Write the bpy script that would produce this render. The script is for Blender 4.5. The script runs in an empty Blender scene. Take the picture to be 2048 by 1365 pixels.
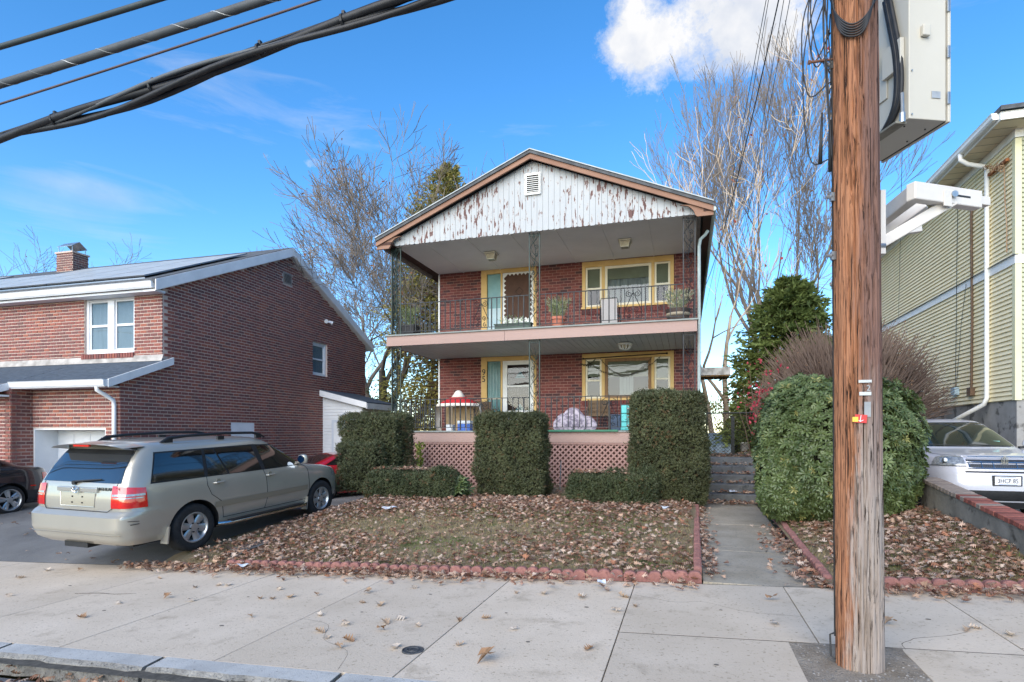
import bpy, bmesh, math, random
import numpy as np
from mathutils import Vector, Matrix
PI = math.pi
rnd = random.Random(7)
nrg = np.random.default_rng(11)
scene = bpy.context.scene
COL = scene.collection

# ------------------------------------------------------------------ camera
TH = math.radians(16.84)          # the street runs along X, the houses face -Y
F_PX, HOR, CX = 1150.0, 868.0, 1024.0
cam_d = bpy.data.cameras.new('camera')
cam = bpy.data.objects.new('camera', cam_d); COL.objects.link(cam)
cam.location = (0, 0, 1.6)
cam.rotation_euler = (PI / 2, 0, TH)
cam_d.sensor_width = 36.0
cam_d.lens = 36.0 * F_PX / 2048.0
cam_d.shift_y = (HOR - 682.5) / 2048.0
cam_d.clip_start = 0.05
cam_d.clip_end = 3000
scene.camera = cam

# ------------------------------------------------------------------ sky, sun, exposure
SUN_AZ = math.radians(190)        # direction TO the sun, measured from +Y towards +X
SUN_EL = math.radians(28)
SUN_STR, SUN_ANGLE = 2.25, 64
SKY_STR = 0.15
world = bpy.data.worlds.new('World'); scene.world = world
world.use_nodes = True
wn, wl = world.node_tree.nodes, world.node_tree.links
wn.clear()
w_out = wn.new('ShaderNodeOutputWorld'); w_bg = wn.new('ShaderNodeBackground')
w_sky = wn.new('ShaderNodeTexSky'); w_sky.sky_type = 'NISHITA'; w_sky.sun_disc = False
w_sky.sun_elevation = SUN_EL; w_sky.sun_rotation = SUN_AZ
w_sky.altitude = 900; w_sky.air_density = 1.0; w_sky.dust_density = 0.35; w_sky.ozone_density = 2.2
w_bg.inputs['Strength'].default_value = SKY_STR

def wdir(px, py):
    u, v = (px - CX) / F_PX, (HOR - py) / F_PX
    d = Vector((math.cos(TH) * u - math.sin(TH), math.sin(TH) * u + math.cos(TH), v))
    return d.normalized()

def wmath(op, a, b=None, clamp=False):
    n = wn.new('ShaderNodeMath'); n.operation = op; n.use_clamp = clamp
    for i, s in enumerate((a, b)):
        if s is None: continue
        if isinstance(s, (int, float)): n.inputs[i].default_value = s
        else: wl.new(s, n.inputs[i])
    return n.outputs[0]

w_tc = wn.new('ShaderNodeTexCoord')
def wnoise(scale, detail, rough, stretch=(1, 1, 1), off=(0, 0, 0), dist=0.0):
    mp = wn.new('ShaderNodeMapping'); mp.inputs['Scale'].default_value = stretch
    mp.inputs['Location'].default_value = off
    wl.new(w_tc.outputs['Generated'], mp.inputs['Vector'])
    n = wn.new('ShaderNodeTexNoise'); n.inputs['Scale'].default_value = scale
    n.inputs['Detail'].default_value = detail; n.inputs['Roughness'].default_value = rough
    n.inputs['Distortion'].default_value = dist
    wl.new(mp.outputs[0], n.inputs['Vector'])
    return n.outputs['Fac']

def wblob(px, py, ru, rv, gain):
    """soft cumulus seed around a direction, ru/rv = angular half sizes (sine units)"""
    d = wdir(px, py)
    side = d.cross(Vector((0, 0, 1))).normalized(); up = side.cross(d).normalized()
    def dot(v):
        n = wn.new('ShaderNodeVectorMath'); n.operation = 'DOT_PRODUCT'
        wl.new(w_tc.outputs['Generated'], n.inputs[0]); n.inputs[1].default_value = v
        return n.outputs['Value']
    a = wmath('DIVIDE', dot(side), ru); b = wmath('DIVIDE', dot(up), rv)
    r2 = wmath('ADD', wmath('MULTIPLY', a, a), wmath('MULTIPLY', b, b))
    front = wmath('GREATER_THAN', dot(d), 0.0)
    g = wmath('DIVIDE', 1.0, wmath('ADD', 1.0, wmath('MULTIPLY', r2, r2)))
    return wmath('MULTIPLY', wmath('MULTIPLY', g, front), gain)

blobs = [wblob(1420, 70, .125, .058, .60), wblob(1262, 88, .035, .028, .42), wblob(1250, 10, .035, .02, .32), wblob(1545, 40, .06, .06, .30),
         wblob(628, 326, .026, .011, .40), wblob(530, 313, .014, .006, .34)]
tot = blobs[0]
for b_ in blobs[1:]:
    tot = wmath('ADD', tot, b_)
puff = wmath('ADD', wmath('MULTIPLY', wnoise(7.5, 10, .68, off=(.3, .1, .7)), .85), wmath('MULTIPLY', wnoise(20, 10, .74), .85))
dens = wmath('ADD', puff, wmath('SUBTRACT', tot, 1.15))
cum = wmath('MULTIPLY', dens, 3.0, clamp=True)
# thin streaky ice cloud over the whole sky
str_n = wnoise(3.2, 8, .62, stretch=(1, 1, 5.5), off=(1.7, .4, .2), dist=.6)
wis_b = wmath('ADD', wblob(140, 395, .085, .032, .26), wmath('ADD', wblob(170, 375, .07, .012, .14), wblob(470, 190, .3, .05, .05)))
wis = wmath('MULTIPLY', wmath('SUBTRACT', wmath('ADD', str_n, wis_b), .60), 2.3, clamp=True)
wis = wmath('MULTIPLY', wis, .5)
cov = wmath('MAXIMUM', cum, wis)
shade_n = wnoise(11, 5, .55, off=(.31, .12, .74))
c_ramp = wn.new('ShaderNodeValToRGB')
c_ramp.color_ramp.elements[0].position = .33; c_ramp.color_ramp.elements[0].color = (.66, .72, .84, 1)
c_ramp.color_ramp.elements[1].position = .56; c_ramp.color_ramp.elements[1].color = (.97, .97, .98, 1)
wl.new(shade_n, c_ramp.inputs['Fac'])
c_mul = wn.new('ShaderNodeVectorMath'); c_mul.operation = 'SCALE'
wl.new(c_ramp.outputs['Color'], c_mul.inputs[0]); c_mul.inputs['Scale'].default_value = .41 / SKY_STR
s_hsv = wn.new('ShaderNodeHueSaturation'); s_hsv.inputs['Saturation'].default_value = 1.3; s_hsv.inputs['Value'].default_value = .86
wl.new(w_sky.outputs['Color'], s_hsv.inputs['Color'])
w_mix = wn.new('ShaderNodeMix'); w_mix.data_type = 'RGBA'
wl.new(cov, w_mix.inputs['Factor']); wl.new(s_hsv.outputs['Color'], w_mix.inputs['A']); wl.new(c_mul.outputs[0], w_mix.inputs['B'])
wl.new(w_mix.outputs['Result'], w_bg.inputs['Color']); wl.new(w_bg.outputs[0], w_out.inputs[0])

sun_d = bpy.data.lights.new('sun', 'SUN'); sun_d.energy = SUN_STR; sun_d.angle = math.radians(SUN_ANGLE); sun_d.color = (1.0, .915, .79)
sun = bpy.data.objects.new('sun', sun_d); COL.objects.link(sun)
sdir = Vector((math.sin(SUN_AZ) * math.cos(SUN_EL), math.cos(SUN_AZ) * math.cos(SUN_EL), math.sin(SUN_EL)))
sun.rotation_euler = (-sdir).to_track_quat('-Z', 'Y').to_euler()
sun.location = (0, 0, 30)
scene.view_settings.view_transform = 'Standard'
scene.view_settings.look = 'None'
scene.view_settings.gamma = 1.0
scene.view_settings.exposure = 1.32
scene.render.engine = 'CYCLES'
scene.cycles.max_bounces = 8
scene.cycles.diffuse_bounces = 6
scene.cycles.transparent_max_bounces = 8

# ------------------------------------------------------------------ helpers
def lin(h):
    h = h.lstrip('#'); o = []
    for i in (0, 2, 4):
        c = int(h[i:i + 2], 16) / 255
        o.append(c / 12.92 if c <= .04045 else ((c + .055) / 1.055) ** 2.4)
    return tuple(o)

def pt(px, py, Y=None, X=None, Z=None, t=None):
    """world point seen at photo pixel (px,py) on a plane of the place"""
    u, v = (px - CX) / F_PX, (HOR - py) / F_PX
    dx, dy = math.cos(TH) * u - math.sin(TH), math.sin(TH) * u + math.cos(TH)
    if t is None:
        t = Y / dy if Y is not None else (X / dx if X is not None else (Z - 1.6) / v)
    return Vector((dx * t, dy * t, 1.6 + v * t))

class MB:
    def __init__(s): s.v = []; s.f = []; s.t = []; s.cur = (1, 1, 1)
    def add(s, vs, fs):
        o = len(s.v); s.v += [tuple(p) for p in vs]
        for f in fs: s.f.append(tuple(i + o for i in f)); s.t.append(s.cur)
        return s
    def box(s, a, b):
        x0, y0, z0 = a; x1, y1, z1 = b
        return s.add([(x0, y0, z0), (x1, y0, z0), (x1, y1, z0), (x0, y1, z0), (x0, y0, z1), (x1, y0, z1), (x1, y1, z1), (x0, y1, z1)],
                     [(0, 3, 2, 1), (4, 5, 6, 7), (0, 1, 5, 4), (1, 2, 6, 5), (2, 3, 7, 6), (3, 0, 4, 7)])
    def obox(s, c, ax, ay, az):
        c, ax, ay, az = Vector(c), Vector(ax), Vector(ay), Vector(az)
        vs = [c + ax * i + ay * j + az * k for k in (-1, 1) for (i, j) in ((-1, -1), (1, -1), (1, 1), (-1, 1))]
        return s.add(vs, [(0, 3, 2, 1), (4, 5, 6, 7), (0, 1, 5, 4), (1, 2, 6, 5), (2, 3, 7, 6), (3, 0, 4, 7)])
    def bar(s, a, b, w, h, up=(0, 0, 1)):
        a, b = Vector(a), Vector(b); d = b - a; L = d.length; d.normalize()
        up = Vector(up)
        if abs(d.dot(up)) > .98: up = Vector((0, 1, 0))
        sd = d.cross(up).normalized(); u2 = sd.cross(d).normalized()
        return s.obox((a + b) / 2, d * (L / 2), sd * (w / 2), u2 * (h / 2))
    def tube(s, pts, r, n=6, cap=True):
        pts = [Vector(p) for p in pts]; m = len(pts)
        rs = r if hasattr(r, '__len__') else [r] * m
        o = len(s.v); prev = None
        for i, p in enumerate(pts):
            d = (pts[min(i + 1, m - 1)] - pts[max(i - 1, 0)])
            d = d.normalized() if d.length > 1e-9 else Vector((0, 0, 1))
            if prev is None:
                a = Vector((0, 0, 1)) if abs(d.z) < .9 else Vector((1, 0, 0))
                n1 = d.cross(a).normalized()
            else:
                n1 = (prev - d * prev.dot(d))
                n1 = n1.normalized() if n1.length > 1e-6 else d.orthogonal().normalized()
            prev = n1; n2 = d.cross(n1)
            for k in range(n):
                an = 2 * PI * k / n
                s.v.append(tuple(p + (n1 * math.cos(an) + n2 * math.sin(an)) * rs[i]))
        for i in range(m - 1):
            for k in range(n):
                s.f.append((o + i * n + k, o + i * n + (k + 1) % n, o + (i + 1) * n + (k + 1) % n, o + (i + 1) * n + k)); s.t.append(s.cur)
        if cap:
            s.f.append(tuple(o + k for k in range(n))[::-1]); s.t.append(s.cur)
            s.f.append(tuple(o + (m - 1) * n + k for k in range(n))); s.t.append(s.cur)
        return s
    def cyl(s, c, axis, r, h, n=24, r2=None):
        c, axis = Vector(c), Vector(axis).normalized()
        return s.tube([c - axis * h / 2, c + axis * h / 2], [r, r if r2 is None else r2], n)
    def lathe(s, c, prof, n=24, sx=1, sy=1):
        o = len(s.v); c = Vector(c)
        for (r, z) in prof:
            for k in range(n):
                a = 2 * PI * k / n
                s.v.append((c.x + r * math.cos(a) * sx, c.y + r * math.sin(a) * sy, c.z + z))
        for i in range(len(prof) - 1):
            for k in range(n):
                s.f.append((o + i * n + k, o + i * n + (k + 1) % n, o + (i + 1) * n + (k + 1) % n, o + (i + 1) * n + k)); s.t.append(s.cur)
        s.f.append(tuple(o + k for k in range(n))[::-1]); s.t.append(s.cur)
        s.f.append(tuple(o + (len(prof) - 1) * n + k for k in range(n))); s.t.append(s.cur)
        return s
    def prism(s, poly, d):
        """closed polygon extruded along d"""
        n = len(poly); d = Vector(d); P = [Vector(p) for p in poly]
        return s.add(P + [p + d for p in P], [tuple(range(n))[::-1], tuple(range(n, 2 * n))] +
                     [(i, (i + 1) % n, n + (i + 1) % n, n + i) for i in range(n)])
    def grid(s, fn, nu, nv, flip=False):
        vs = [fn(i / nu, j / nv) for j in range(nv + 1) for i in range(nu + 1)]
        fs = []
        for j in range(nv):
            for i in range(nu):
                q = (j * (nu + 1) + i, j * (nu + 1) + i + 1, (j + 1) * (nu + 1) + i + 1, (j + 1) * (nu + 1) + i)
                fs.append(q[::-1] if flip else q)
        return s.add(vs, fs)
    def mesh(s, name, off=(0, 0, 0), tint=False):
        v = np.array(s.v, dtype=np.float64).reshape(-1, 3) - np.array(off)
        me = bpy.data.meshes.new(name); me.from_pydata(v.tolist(), [], s.f)
        if tint:
            at = me.color_attributes.new('tint', 'FLOAT_COLOR', 'CORNER')
            arr = np.ones((len(me.loops), 4), dtype=np.float32)
            reps = np.array([len(f) for f in s.f])
            arr[:, :3] = np.repeat(np.array(s.t, dtype=np.float32), reps, axis=0)
            at.data.foreach_set('color', arr.ravel())
        me.update()
        return me
    def build(s, name, m, parent=None, smooth=False, tint=False, bevel=0, kind=None, auto=None, local=False):
        off = (0, 0, 0) if local else worg(parent)
        me = s.mesh(name, off, tint)
        return obj(name, me, m, parent, smooth, bevel, kind, auto)

def smooth_pts(P, n=6):
    P = [Vector(p) for p in P]; Q = [P[0] * 2 - P[1]] + P + [P[-1] * 2 - P[-2]]; o = []
    for i in range(1, len(Q) - 2):
        a, b, c, d = Q[i - 1:i + 3]
        for k in range(n):
            t = k / n; o.append(.5 * ((2 * b) + (c - a) * t + (2 * a - 5 * b + 4 * c - d) * t * t + (3 * b - a - 3 * c + d) * t ** 3))
    return o + [P[-1]]
ORG = {}
def worg(p):
    return ORG.get(p.name, (0, 0, 0)) if p is not None else (0, 0, 0)

def obj(name, me, m, parent=None, smooth=False, bevel=0, kind=None, auto=None):
    o = bpy.data.objects.new(name, me); COL.objects.link(o)
    if m is not None and not me.materials: me.materials.append(m)
    if smooth:
        me.polygons.foreach_set('use_smooth', [True] * len(me.polygons))
        if auto is not None:
            me.set_sharp_from_angle(angle=math.radians(auto))
    if bevel:
        md = o.modifiers.new('bevel', 'BEVEL'); md.width = bevel; md.segments = 2; md.limit_method = 'ANGLE'; md.angle_limit = math.radians(40)
    if parent is not None:
        o.parent = parent; ORG[o.name] = ORG.get(parent.name, (0, 0, 0))
    if kind: o['kind'] = kind
    return o

def thing(name, label, cat, loc=(0, 0, 0), rotz=0, group=None):
    o = bpy.data.objects.new(name, None); COL.objects.link(o)
    o.empty_display_size = .2
    o.location = loc; o.rotation_euler = (0, 0, rotz); o['label'] = label; o['category'] = cat
    if group: o['group'] = group
    ORG[o.name] = tuple(loc)
    return o

def tag(o, label, cat, group=None, kind=None):
    o['label'] = label; o['category'] = cat
    if group: o['group'] = group
    if kind: o['kind'] = kind
    return o

def struct(o, label=None, cat=None):
    o['kind'] = 'structure'
    if label: o['label'] = label; o['category'] = cat
    return o

def fast_mesh(name, verts, faces_n, idx, tint=None):
    """numpy mesh: idx is (nf, k) with constant k"""
    me = bpy.data.meshes.new(name)
    nf, k = idx.shape
    me.vertices.add(len(verts)); me.vertices.foreach_set('co', np.ascontiguousarray(verts, dtype=np.float32).ravel())
    me.loops.add(nf * k); me.loops.foreach_set('vertex_index', np.ascontiguousarray(idx, dtype=np.int32).ravel())
    me.polygons.add(nf); me.polygons.foreach_set('loop_start', np.arange(0, nf * k, k, dtype=np.int32))
    me.update(calc_edges=True)
    if tint is not None:
        at = me.color_attributes.new('tint', 'FLOAT_COLOR', 'POINT')
        arr = np.ones((len(verts), 4), dtype=np.float32); arr[:, :3] = tint
        at.data.foreach_set('color', arr.ravel())
    return me

def scatter(name, tv, tf, pos, rot, scl, tint):
    """instances of template (tv, tf tris) as real geometry. rot (n,3,3)"""
    n = len(pos); tv = np.asarray(tv, float); tf = np.asarray(tf, int)
    v = np.einsum('nij,kj->nki', rot, tv) * np.asarray(scl).reshape(n, 1, 1) + np.asarray(pos)[:, None, :]
    idx = (tf[None] + (np.arange(n) * len(tv))[:, None, None]).reshape(-1, tf.shape[1])
    return fast_mesh(name, v.reshape(-1, 3), None, idx, np.repeat(np.asarray(tint), len(tv), axis=0))

def join_np(name, meshes_data):
    pass

def rotz_m(a):
    c, s = np.cos(a), np.sin(a); z = np.zeros_like(a); o = np.ones_like(a)
    return np.stack([np.stack([c, -s, z], -1), np.stack([s, c, z], -1), np.stack([z, z, o], -1)], -2)
def rotx_m(a):
    c, s = np.cos(a), np.sin(a); z = np.zeros_like(a); o = np.ones_like(a)
    return np.stack([np.stack([o, z, z], -1), np.stack([z, c, -s], -1), np.stack([z, s, c], -1)], -2)
def roty_m(a):
    c, s = np.cos(a), np.sin(a); z = np.zeros_like(a); o = np.ones_like(a)
    return np.stack([np.stack([c, z, s], -1), np.stack([z, o, z], -1), np.stack([-s, z, c], -1)], -2)
def align_m(nrm, spin):
    """rotation whose local Z is nrm and which spins about it"""
    n = nrm / np.linalg.norm(nrm, axis=1, keepdims=True)
    a = np.where(np.abs(n[:, 2:3]) < .9, np.array([[0, 0, 1.]]), np.array([[1., 0, 0]]))
    x = np.cross(a, n); x /= np.linalg.norm(x, axis=1, keepdims=True); y = np.cross(n, x)
    c, s = np.cos(spin)[:, None], np.sin(spin)[:, None]
    return np.stack([x * c + y * s, -x * s + y * c, n], -1)

def vnoise(p, seed=0):
    """vectorised value noise, p (n,3) -> 0..1"""
    p = np.asarray(p, float); i = np.floor(p).astype(np.int64); f = p - i; f = f * f * (3 - 2 * f)
    def h(a):
        n = a[:, 0] * 374761393 + a[:, 1] * 668265263 + a[:, 2] * 2147483647 + seed * 1274126177
        n = (n ^ (n >> 13)) * 1274126177; n = n ^ (n >> 16)
        return (n & 0xFFFF) / 65535.0
    r = 0
    for dx in (0, 1):
        for dy in (0, 1):
            for dz in (0, 1):
                w = (f[:, 0] if dx else 1 - f[:, 0]) * (f[:, 1] if dy else 1 - f[:, 1]) * (f[:, 2] if dz else 1 - f[:, 2])
                r = r + w * h(i + np.array([dx, dy, dz]))
    return r
def fbm(p, seed=0, oct=4):
    r = 0; a = .5; p = np.asarray(p, float)
    for k in range(oct):
        r = r + a * vnoise(p * 2 ** k, seed + k); a *= .5
    return r / (1 - .5 ** oct)
def sstep(x, a, b):
    t = np.clip((x - a) / (b - a), 0, 1); return t * t * (3 - 2 * t)

# ------------------------------------------------------------------ materials
MATS = {}
def N(t, k): return t.nodes.new(k)
def M(name, base, var=None, scale=5, detail=4, rough=.75, metal=0, bump=0, bscale=60, stretch=(1, 1, 1), spec=.4, tint=False,
      coat=0, lo=.35, hi=.65, third=None, tscale=40, tlo=.6, thi=.72, world_co=False, bdist=.01, rvar=0, orand=0, stain=None):
    if name in MATS: return MATS[name]
    m = bpy.data.materials.new(name); m.use_nodes = True; MATS[name] = m
    t = m.node_tree; b = t.nodes['Principled BSDF']
    b.inputs['Roughness'].default_value = rough; b.inputs['Metallic'].default_value = metal
    b.inputs['Specular IOR Level'].default_value = spec
    if coat: b.inputs['Coat Weight'].default_value = coat; b.inputs['Coat Roughness'].default_value = .05
    tc = N(t, 'ShaderNodeTexCoord'); co = tc.outputs['Object']
    if world_co:
        g = N(t, 'ShaderNodeNewGeometry'); co = g.outputs['Position']
    mp = N(t, 'ShaderNodeMapping'); mp.inputs['Scale'].default_value = stretch; t.links.new(co, mp.inputs['Vector'])
    def noise(sc, det=4, r=.6):
        n = N(t, 'ShaderNodeTexNoise'); n.inputs['Scale'].default_value = sc; n.inputs['Detail'].default_value = det
        n.inputs['Roughness'].default_value = r; t.links.new(mp.outputs[0], n.inputs['Vector']); return n.outputs['Fac']
    def ramp(f, lo, hi):
        r = N(t, 'ShaderNodeMapRange'); r.inputs['From Min'].default_value = lo; r.inputs['From Max'].default_value = hi
        t.links.new(f, r.inputs['Value']); return r.outputs[0]
    def mix(f, a, c, mode='MIX'):
        x = N(t, 'ShaderNodeMix'); x.data_type = 'RGBA'; x.blend_type = mode
        for s, q in (('Factor', f), ('A', a), ('B', c)):
            if hasattr(q, 'is_linked'): t.links.new(q, x.inputs[s])
            elif s == 'Factor': x.inputs[s].default_value = q
            else: x.inputs[s].default_value = (*q[:3], 1)
        return x.outputs['Result']
    c = None
    if var is not None:
        c = mix(ramp(noise(scale, detail), lo, hi), base, var)
    if third is not None:
        c = mix(ramp(noise(tscale, 5), tlo, thi), c if c is not None else base, third)
    if stain is not None:
        c = mix(ramp(noise(stain[1], 8, .7), stain[2], stain[3]), c if c is not None else base, stain[0])
    if orand:
        oi = N(t, 'ShaderNodeObjectInfo'); mr = N(t, 'ShaderNodeMapRange'); mr.inputs['To Min'].default_value = 1 - orand; mr.inputs['To Max'].default_value = 1 + orand * .6
        t.links.new(oi.outputs['Random'], mr.inputs['Value']); vm = N(t, 'ShaderNodeVectorMath'); vm.operation = 'SCALE'; t.links.new(c, vm.inputs[0]); t.links.new(mr.outputs[0], vm.inputs['Scale']); c = vm.outputs[0]
    if tint:
        a = N(t, 'ShaderNodeAttribute'); a.attribute_name = 'tint'
        c = mix(1.0, c if c is not None else base, a.outputs['Color'], 'MULTIPLY')
    if c is not None: t.links.new(c, b.inputs['Base Color'])
    else: b.inputs['Base Color'].default_value = (*base[:3], 1)
    if bump:
        bn = N(t, 'ShaderNodeBump'); bn.inputs['Strength'].default_value = bump; bn.inputs['Distance'].default_value = bdist
        t.links.new(noise(bscale, 5), bn.inputs['Height']); t.links.new(bn.outputs[0], b.inputs['Normal'])
    if rvar:
        rr = N(t, 'ShaderNodeMapRange'); rr.inputs['To Min'].default_value = rough - rvar; rr.inputs['To Max'].default_value = rough + rvar
        t.links.new(noise(scale * 2, 4), rr.inputs['Value']); t.links.new(rr.outputs[0], b.inputs['Roughness'])
    return m

def leaf_mat(name, base, rough=.55, trans=.25, spec=.35):
    m = M(name, base, tint=True, rough=rough, spec=spec)
    t = m.node_tree; b = t.nodes['Principled BSDF']; out = t.nodes['Material Output']
    if trans:
        tr = N(t, 'ShaderNodeBsdfTranslucent'); mx = N(t, 'ShaderNodeMixShader'); mx.inputs[0].default_value = trans
        src = b.inputs['Base Color'].links[0].from_socket
        t.links.new(src, tr.inputs['Color']); t.links.new(b.outputs[0], mx.inputs[1]); t.links.new(tr.outputs[0], mx.inputs[2])
        t.links.new(mx.outputs[0], out.inputs['Surface'])
    return m

def glass_mat(name, tint=(.75, .8, .82), refl=.9, rough=.02, alpha=.75):
    """window pane: mostly clear, mirror-like at grazing angles"""
    m = bpy.data.materials.new(name); m.use_nodes = True; MATS[name] = m
    t = m.node_tree; t.nodes.remove(t.nodes['Principled BSDF']); out = t.nodes['Material Output']
    tr = N(t, 'ShaderNodeBsdfTransparent'); tr.inputs['Color'].default_value = (*[c * alpha for c in tint], 1)
    gl = N(t, 'ShaderNodeBsdfGlossy'); gl.inputs['Roughness'].default_value = rough; gl.inputs['Color'].default_value = (refl, refl, refl, 1)
    fr = N(t, 'ShaderNodeFresnel'); fr.inputs['IOR'].default_value = 1.5
    nz = N(t, 'ShaderNodeTexNoise'); nz.inputs['Scale'].default_value = 1.6; nz.inputs['Detail'].default_value = 2
    tc = N(t, 'ShaderNodeTexCoord'); t.links.new(tc.outputs['Object'], nz.inputs['Vector'])
    bm = N(t, 'ShaderNodeBump'); bm.inputs['Strength'].default_value = .05; bm.inputs['Distance'].default_value = .05
    t.links.new(nz.outputs['Fac'], bm.inputs['Height']); t.links.new(bm.outputs[0], gl.inputs['Normal'])
    ge = N(t, 'ShaderNodeNewGeometry'); sb = N(t, 'ShaderNodeMath'); sb.operation = 'SUBTRACT'; sb.inputs[0].default_value = 1.0; t.links.new(ge.outputs['Backfacing'], sb.inputs[1])
    ml = N(t, 'ShaderNodeMath'); ml.operation = 'MULTIPLY'; t.links.new(fr.outputs[0], ml.inputs[0]); t.links.new(sb.outputs[0], ml.inputs[1])
    mx = N(t, 'ShaderNodeMixShader'); t.links.new(ml.outputs[0], mx.inputs[0]); t.links.new(tr.outputs[0], mx.inputs[1]); t.links.new(gl.outputs[0], mx.inputs[2])
    t.links.new(mx.outputs[0], out.inputs['Surface'])
    return m
# ================================================================== ground, road, pavement
SL = .0415
def zroad(x): return SL * x
def zdrive(x, y):
    x = np.asarray(x, float); y = np.asarray(y, float)
    k = sstep(y, 6.4, 8.2)
    return SL * (x * (1 - k) + np.maximum(x, -9.0) * k) + .085 * sstep(y, 6.4, 6.85) + .06 * np.clip(y - 6.5, 0, 3.7) - .085 * np.clip(y - 10.8, 0, 3.0)
def zlawn(x, y):
    x = np.asarray(x, float); y = np.asarray(y, float)
    b = SL * x + .035
    z0 = b + (.20 - SL * x) * sstep(y, 6.3, 11.0)
    z0 = z0 + .03 * (fbm(np.stack([x * .9, y * .9, x * 0], -1).reshape(-1, 3), 5).reshape(x.shape) - .5)
    d = zdrive(x, y) + .01
    k = sstep(x, -6.95, -6.15)
    return d + (z0 - d) * k
def zlawn_r(x, y):
    x = np.asarray(x, float); y = np.asarray(y, float)
    return SL * x + .04 + .16 * sstep(y, 6.4, 12.5) + .20 * sstep(x, 1.7, 3.3) * sstep(y, 6.5, 7.9)
def zwalk(y): return .03 + .135 * np.clip((y - 6.4) / 6.4, 0, 1)

concrete = M('sidewalk_concrete', lin('#b8aa97'), lin('#c9bba9'), scale=1.1, detail=9, rough=.9, bump=.6, bscale=60, bdist=.006,
             third=lin('#8f826f'), tscale=34, tlo=.585, thi=.70, lo=.3, hi=.7, orand=.09, stain=(lin('#9b8e7c'), 2.3, .56, .74))
concrete2 = M('walk_concrete', lin('#8b8272'), lin('#a2998a'), scale=1.8, detail=9, rough=.92, bump=.6, bscale=140, bdist=.005, third=lin('#5f605e'), tscale=36, tlo=.56, thi=.72)
granite = M('curb_granite', lin('#9c9c9a'), lin('#b0b0ad'), scale=3, rough=.8, bump=.5, bscale=90, third=lin('#777775'), tscale=40, tlo=.58, thi=.7)
granite_rough = M('curb_granite_rough', lin('#6d6b67'), lin('#8f8c86'), scale=7, rough=.95, bump=1.0, bscale=40, bdist=.02, third=lin('#3e3d3a'), tscale=30, tlo=.55, thi=.68)
asphalt = M('asphalt', lin('#5f5f5f'), lin('#757574'), scale=.9, rough=.9, bump=1.0, bscale=170, bdist=.008, third=lin('#8f8d88'), tscale=70, tlo=.60, thi=.72)
asphalt_old = M('asphalt_road', lin('#5a5c62'), lin('#6e7178'), scale=2, rough=.9, bump=.8, bscale=150, third=lin('#8c8f95'), tscale=160, tlo=.6, thi=.72)
dirt = M('dirt', lin('#7d7264'), lin('#978d80'), scale=6, rough=1, bump=1, bscale=60, bdist=.02, third=lin('#47403a'), tscale=50)
soil = M('lawn_soil', lin('#756850'), lin('#907f64'), scale=3, rough=1, bump=1, bscale=70, bdist=.02, third=lin('#4f5a2e'), tscale=2.6, tlo=.55, thi=.68)
joint_m = M('joint_dirt', lin('#3d3a35'), lin('#57534c'), scale=20, rough=1)

def sheet(name, x0, x1, y0, y1, fn, m, nx=40, ny=40, skirt=0):
    b = MB(); b.grid(lambda u, v: (x0 + (x1 - x0) * u, y0 + (y1 - y0) * v, float(fn(x0 + (x1 - x0) * u, y0 + (y1 - y0) * v))), nx, ny)
    return struct(b.build(name, m, smooth=True))

far_ground = M('far_ground', lin('#6b6544'), lin('#7d7250'), scale=.3, rough=1)
sheet('ground', -900, 900, -300, 1500, lambda x, y: -2.2 if abs(x) > 60 or y > 70 or y < -30 else -1.9, far_ground, 4, 4)
sheet('road', -60, 60, -14, 3.25, lambda x, y: zroad(x) - .15, asphalt_old, 30, 6)
# sidewalk bed (dark joints show it) and its slabs
bed = MB(); bed.grid(lambda u, v: (-40 + 80 * u, 3.24 + 3.2 * v, zroad(-40 + 80 * u) - .03), 20, 2)
sidewalk = struct(bed.build('sidewalk', joint_m))
JX = [-14.7, -13.1, -11.5, -9.9, -8.3, -6.72, -5.10, -3.47, -1.94, -.53, .95, 2.25, 3.8, 5.3, 6.9, 8.4]
def slab(x0, x1, y0, y1, parent, m=concrete, nm='slab', g=.0045, zf=None, th=.07):
    zf = zf or (lambda x, y: zroad(x))
    b = MB(); x0 += g; x1 -= g; y0 += g; y1 -= g
    dz = rnd.uniform(-.0015, .0015)
    c = [(x0, y0), (x1, y0), (x1, y1), (x0, y1)]
    b.add([(x, y, float(zf(x, y)) + dz - th) for x, y in c] + [(x, y, float(zf(x, y)) + dz) for x, y in c],
          [(0, 3, 2, 1), (4, 5, 6, 7), (0, 1, 5, 4), (1, 2, 6, 5), (2, 3, 7, 6), (3, 0, 4, 7)])
    return b.build(nm, m, parent, bevel=.004)
for a, c in zip(JX[:-1], JX[1:]):
    if a == .95:
        slab(a, c, 4.76, 6.42, sidewalk); slab(1.47, c, 3.56, 4.76, sidewalk)
    elif a == -.53:
        slab(a, c, 4.76, 6.42, sidewalk); slab(a, .745, 3.56, 4.76, sidewalk)
    elif a == 2.25:
        slab(a, c, 4.9, 6.42, sidewalk); slab(a, c, 3.56, 4.9, sidewalk)
    else:
        slab(a, c, 3.56, 6.42, sidewalk)
for (a, c, y) in ((-.53, 2.25, 4.76), (2.25, 3.8, 4.9), (-14, 8, 6.425)):
    b = MB(); b.add([(x, yy, zroad(x) - .001) for x, yy in ((a, y - .006), (c, y - .006), (c, y + .006), (a, y + .006))], [(0, 1, 2, 3)]); b.build('joint_filler', joint_m, sidewalk)
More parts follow.
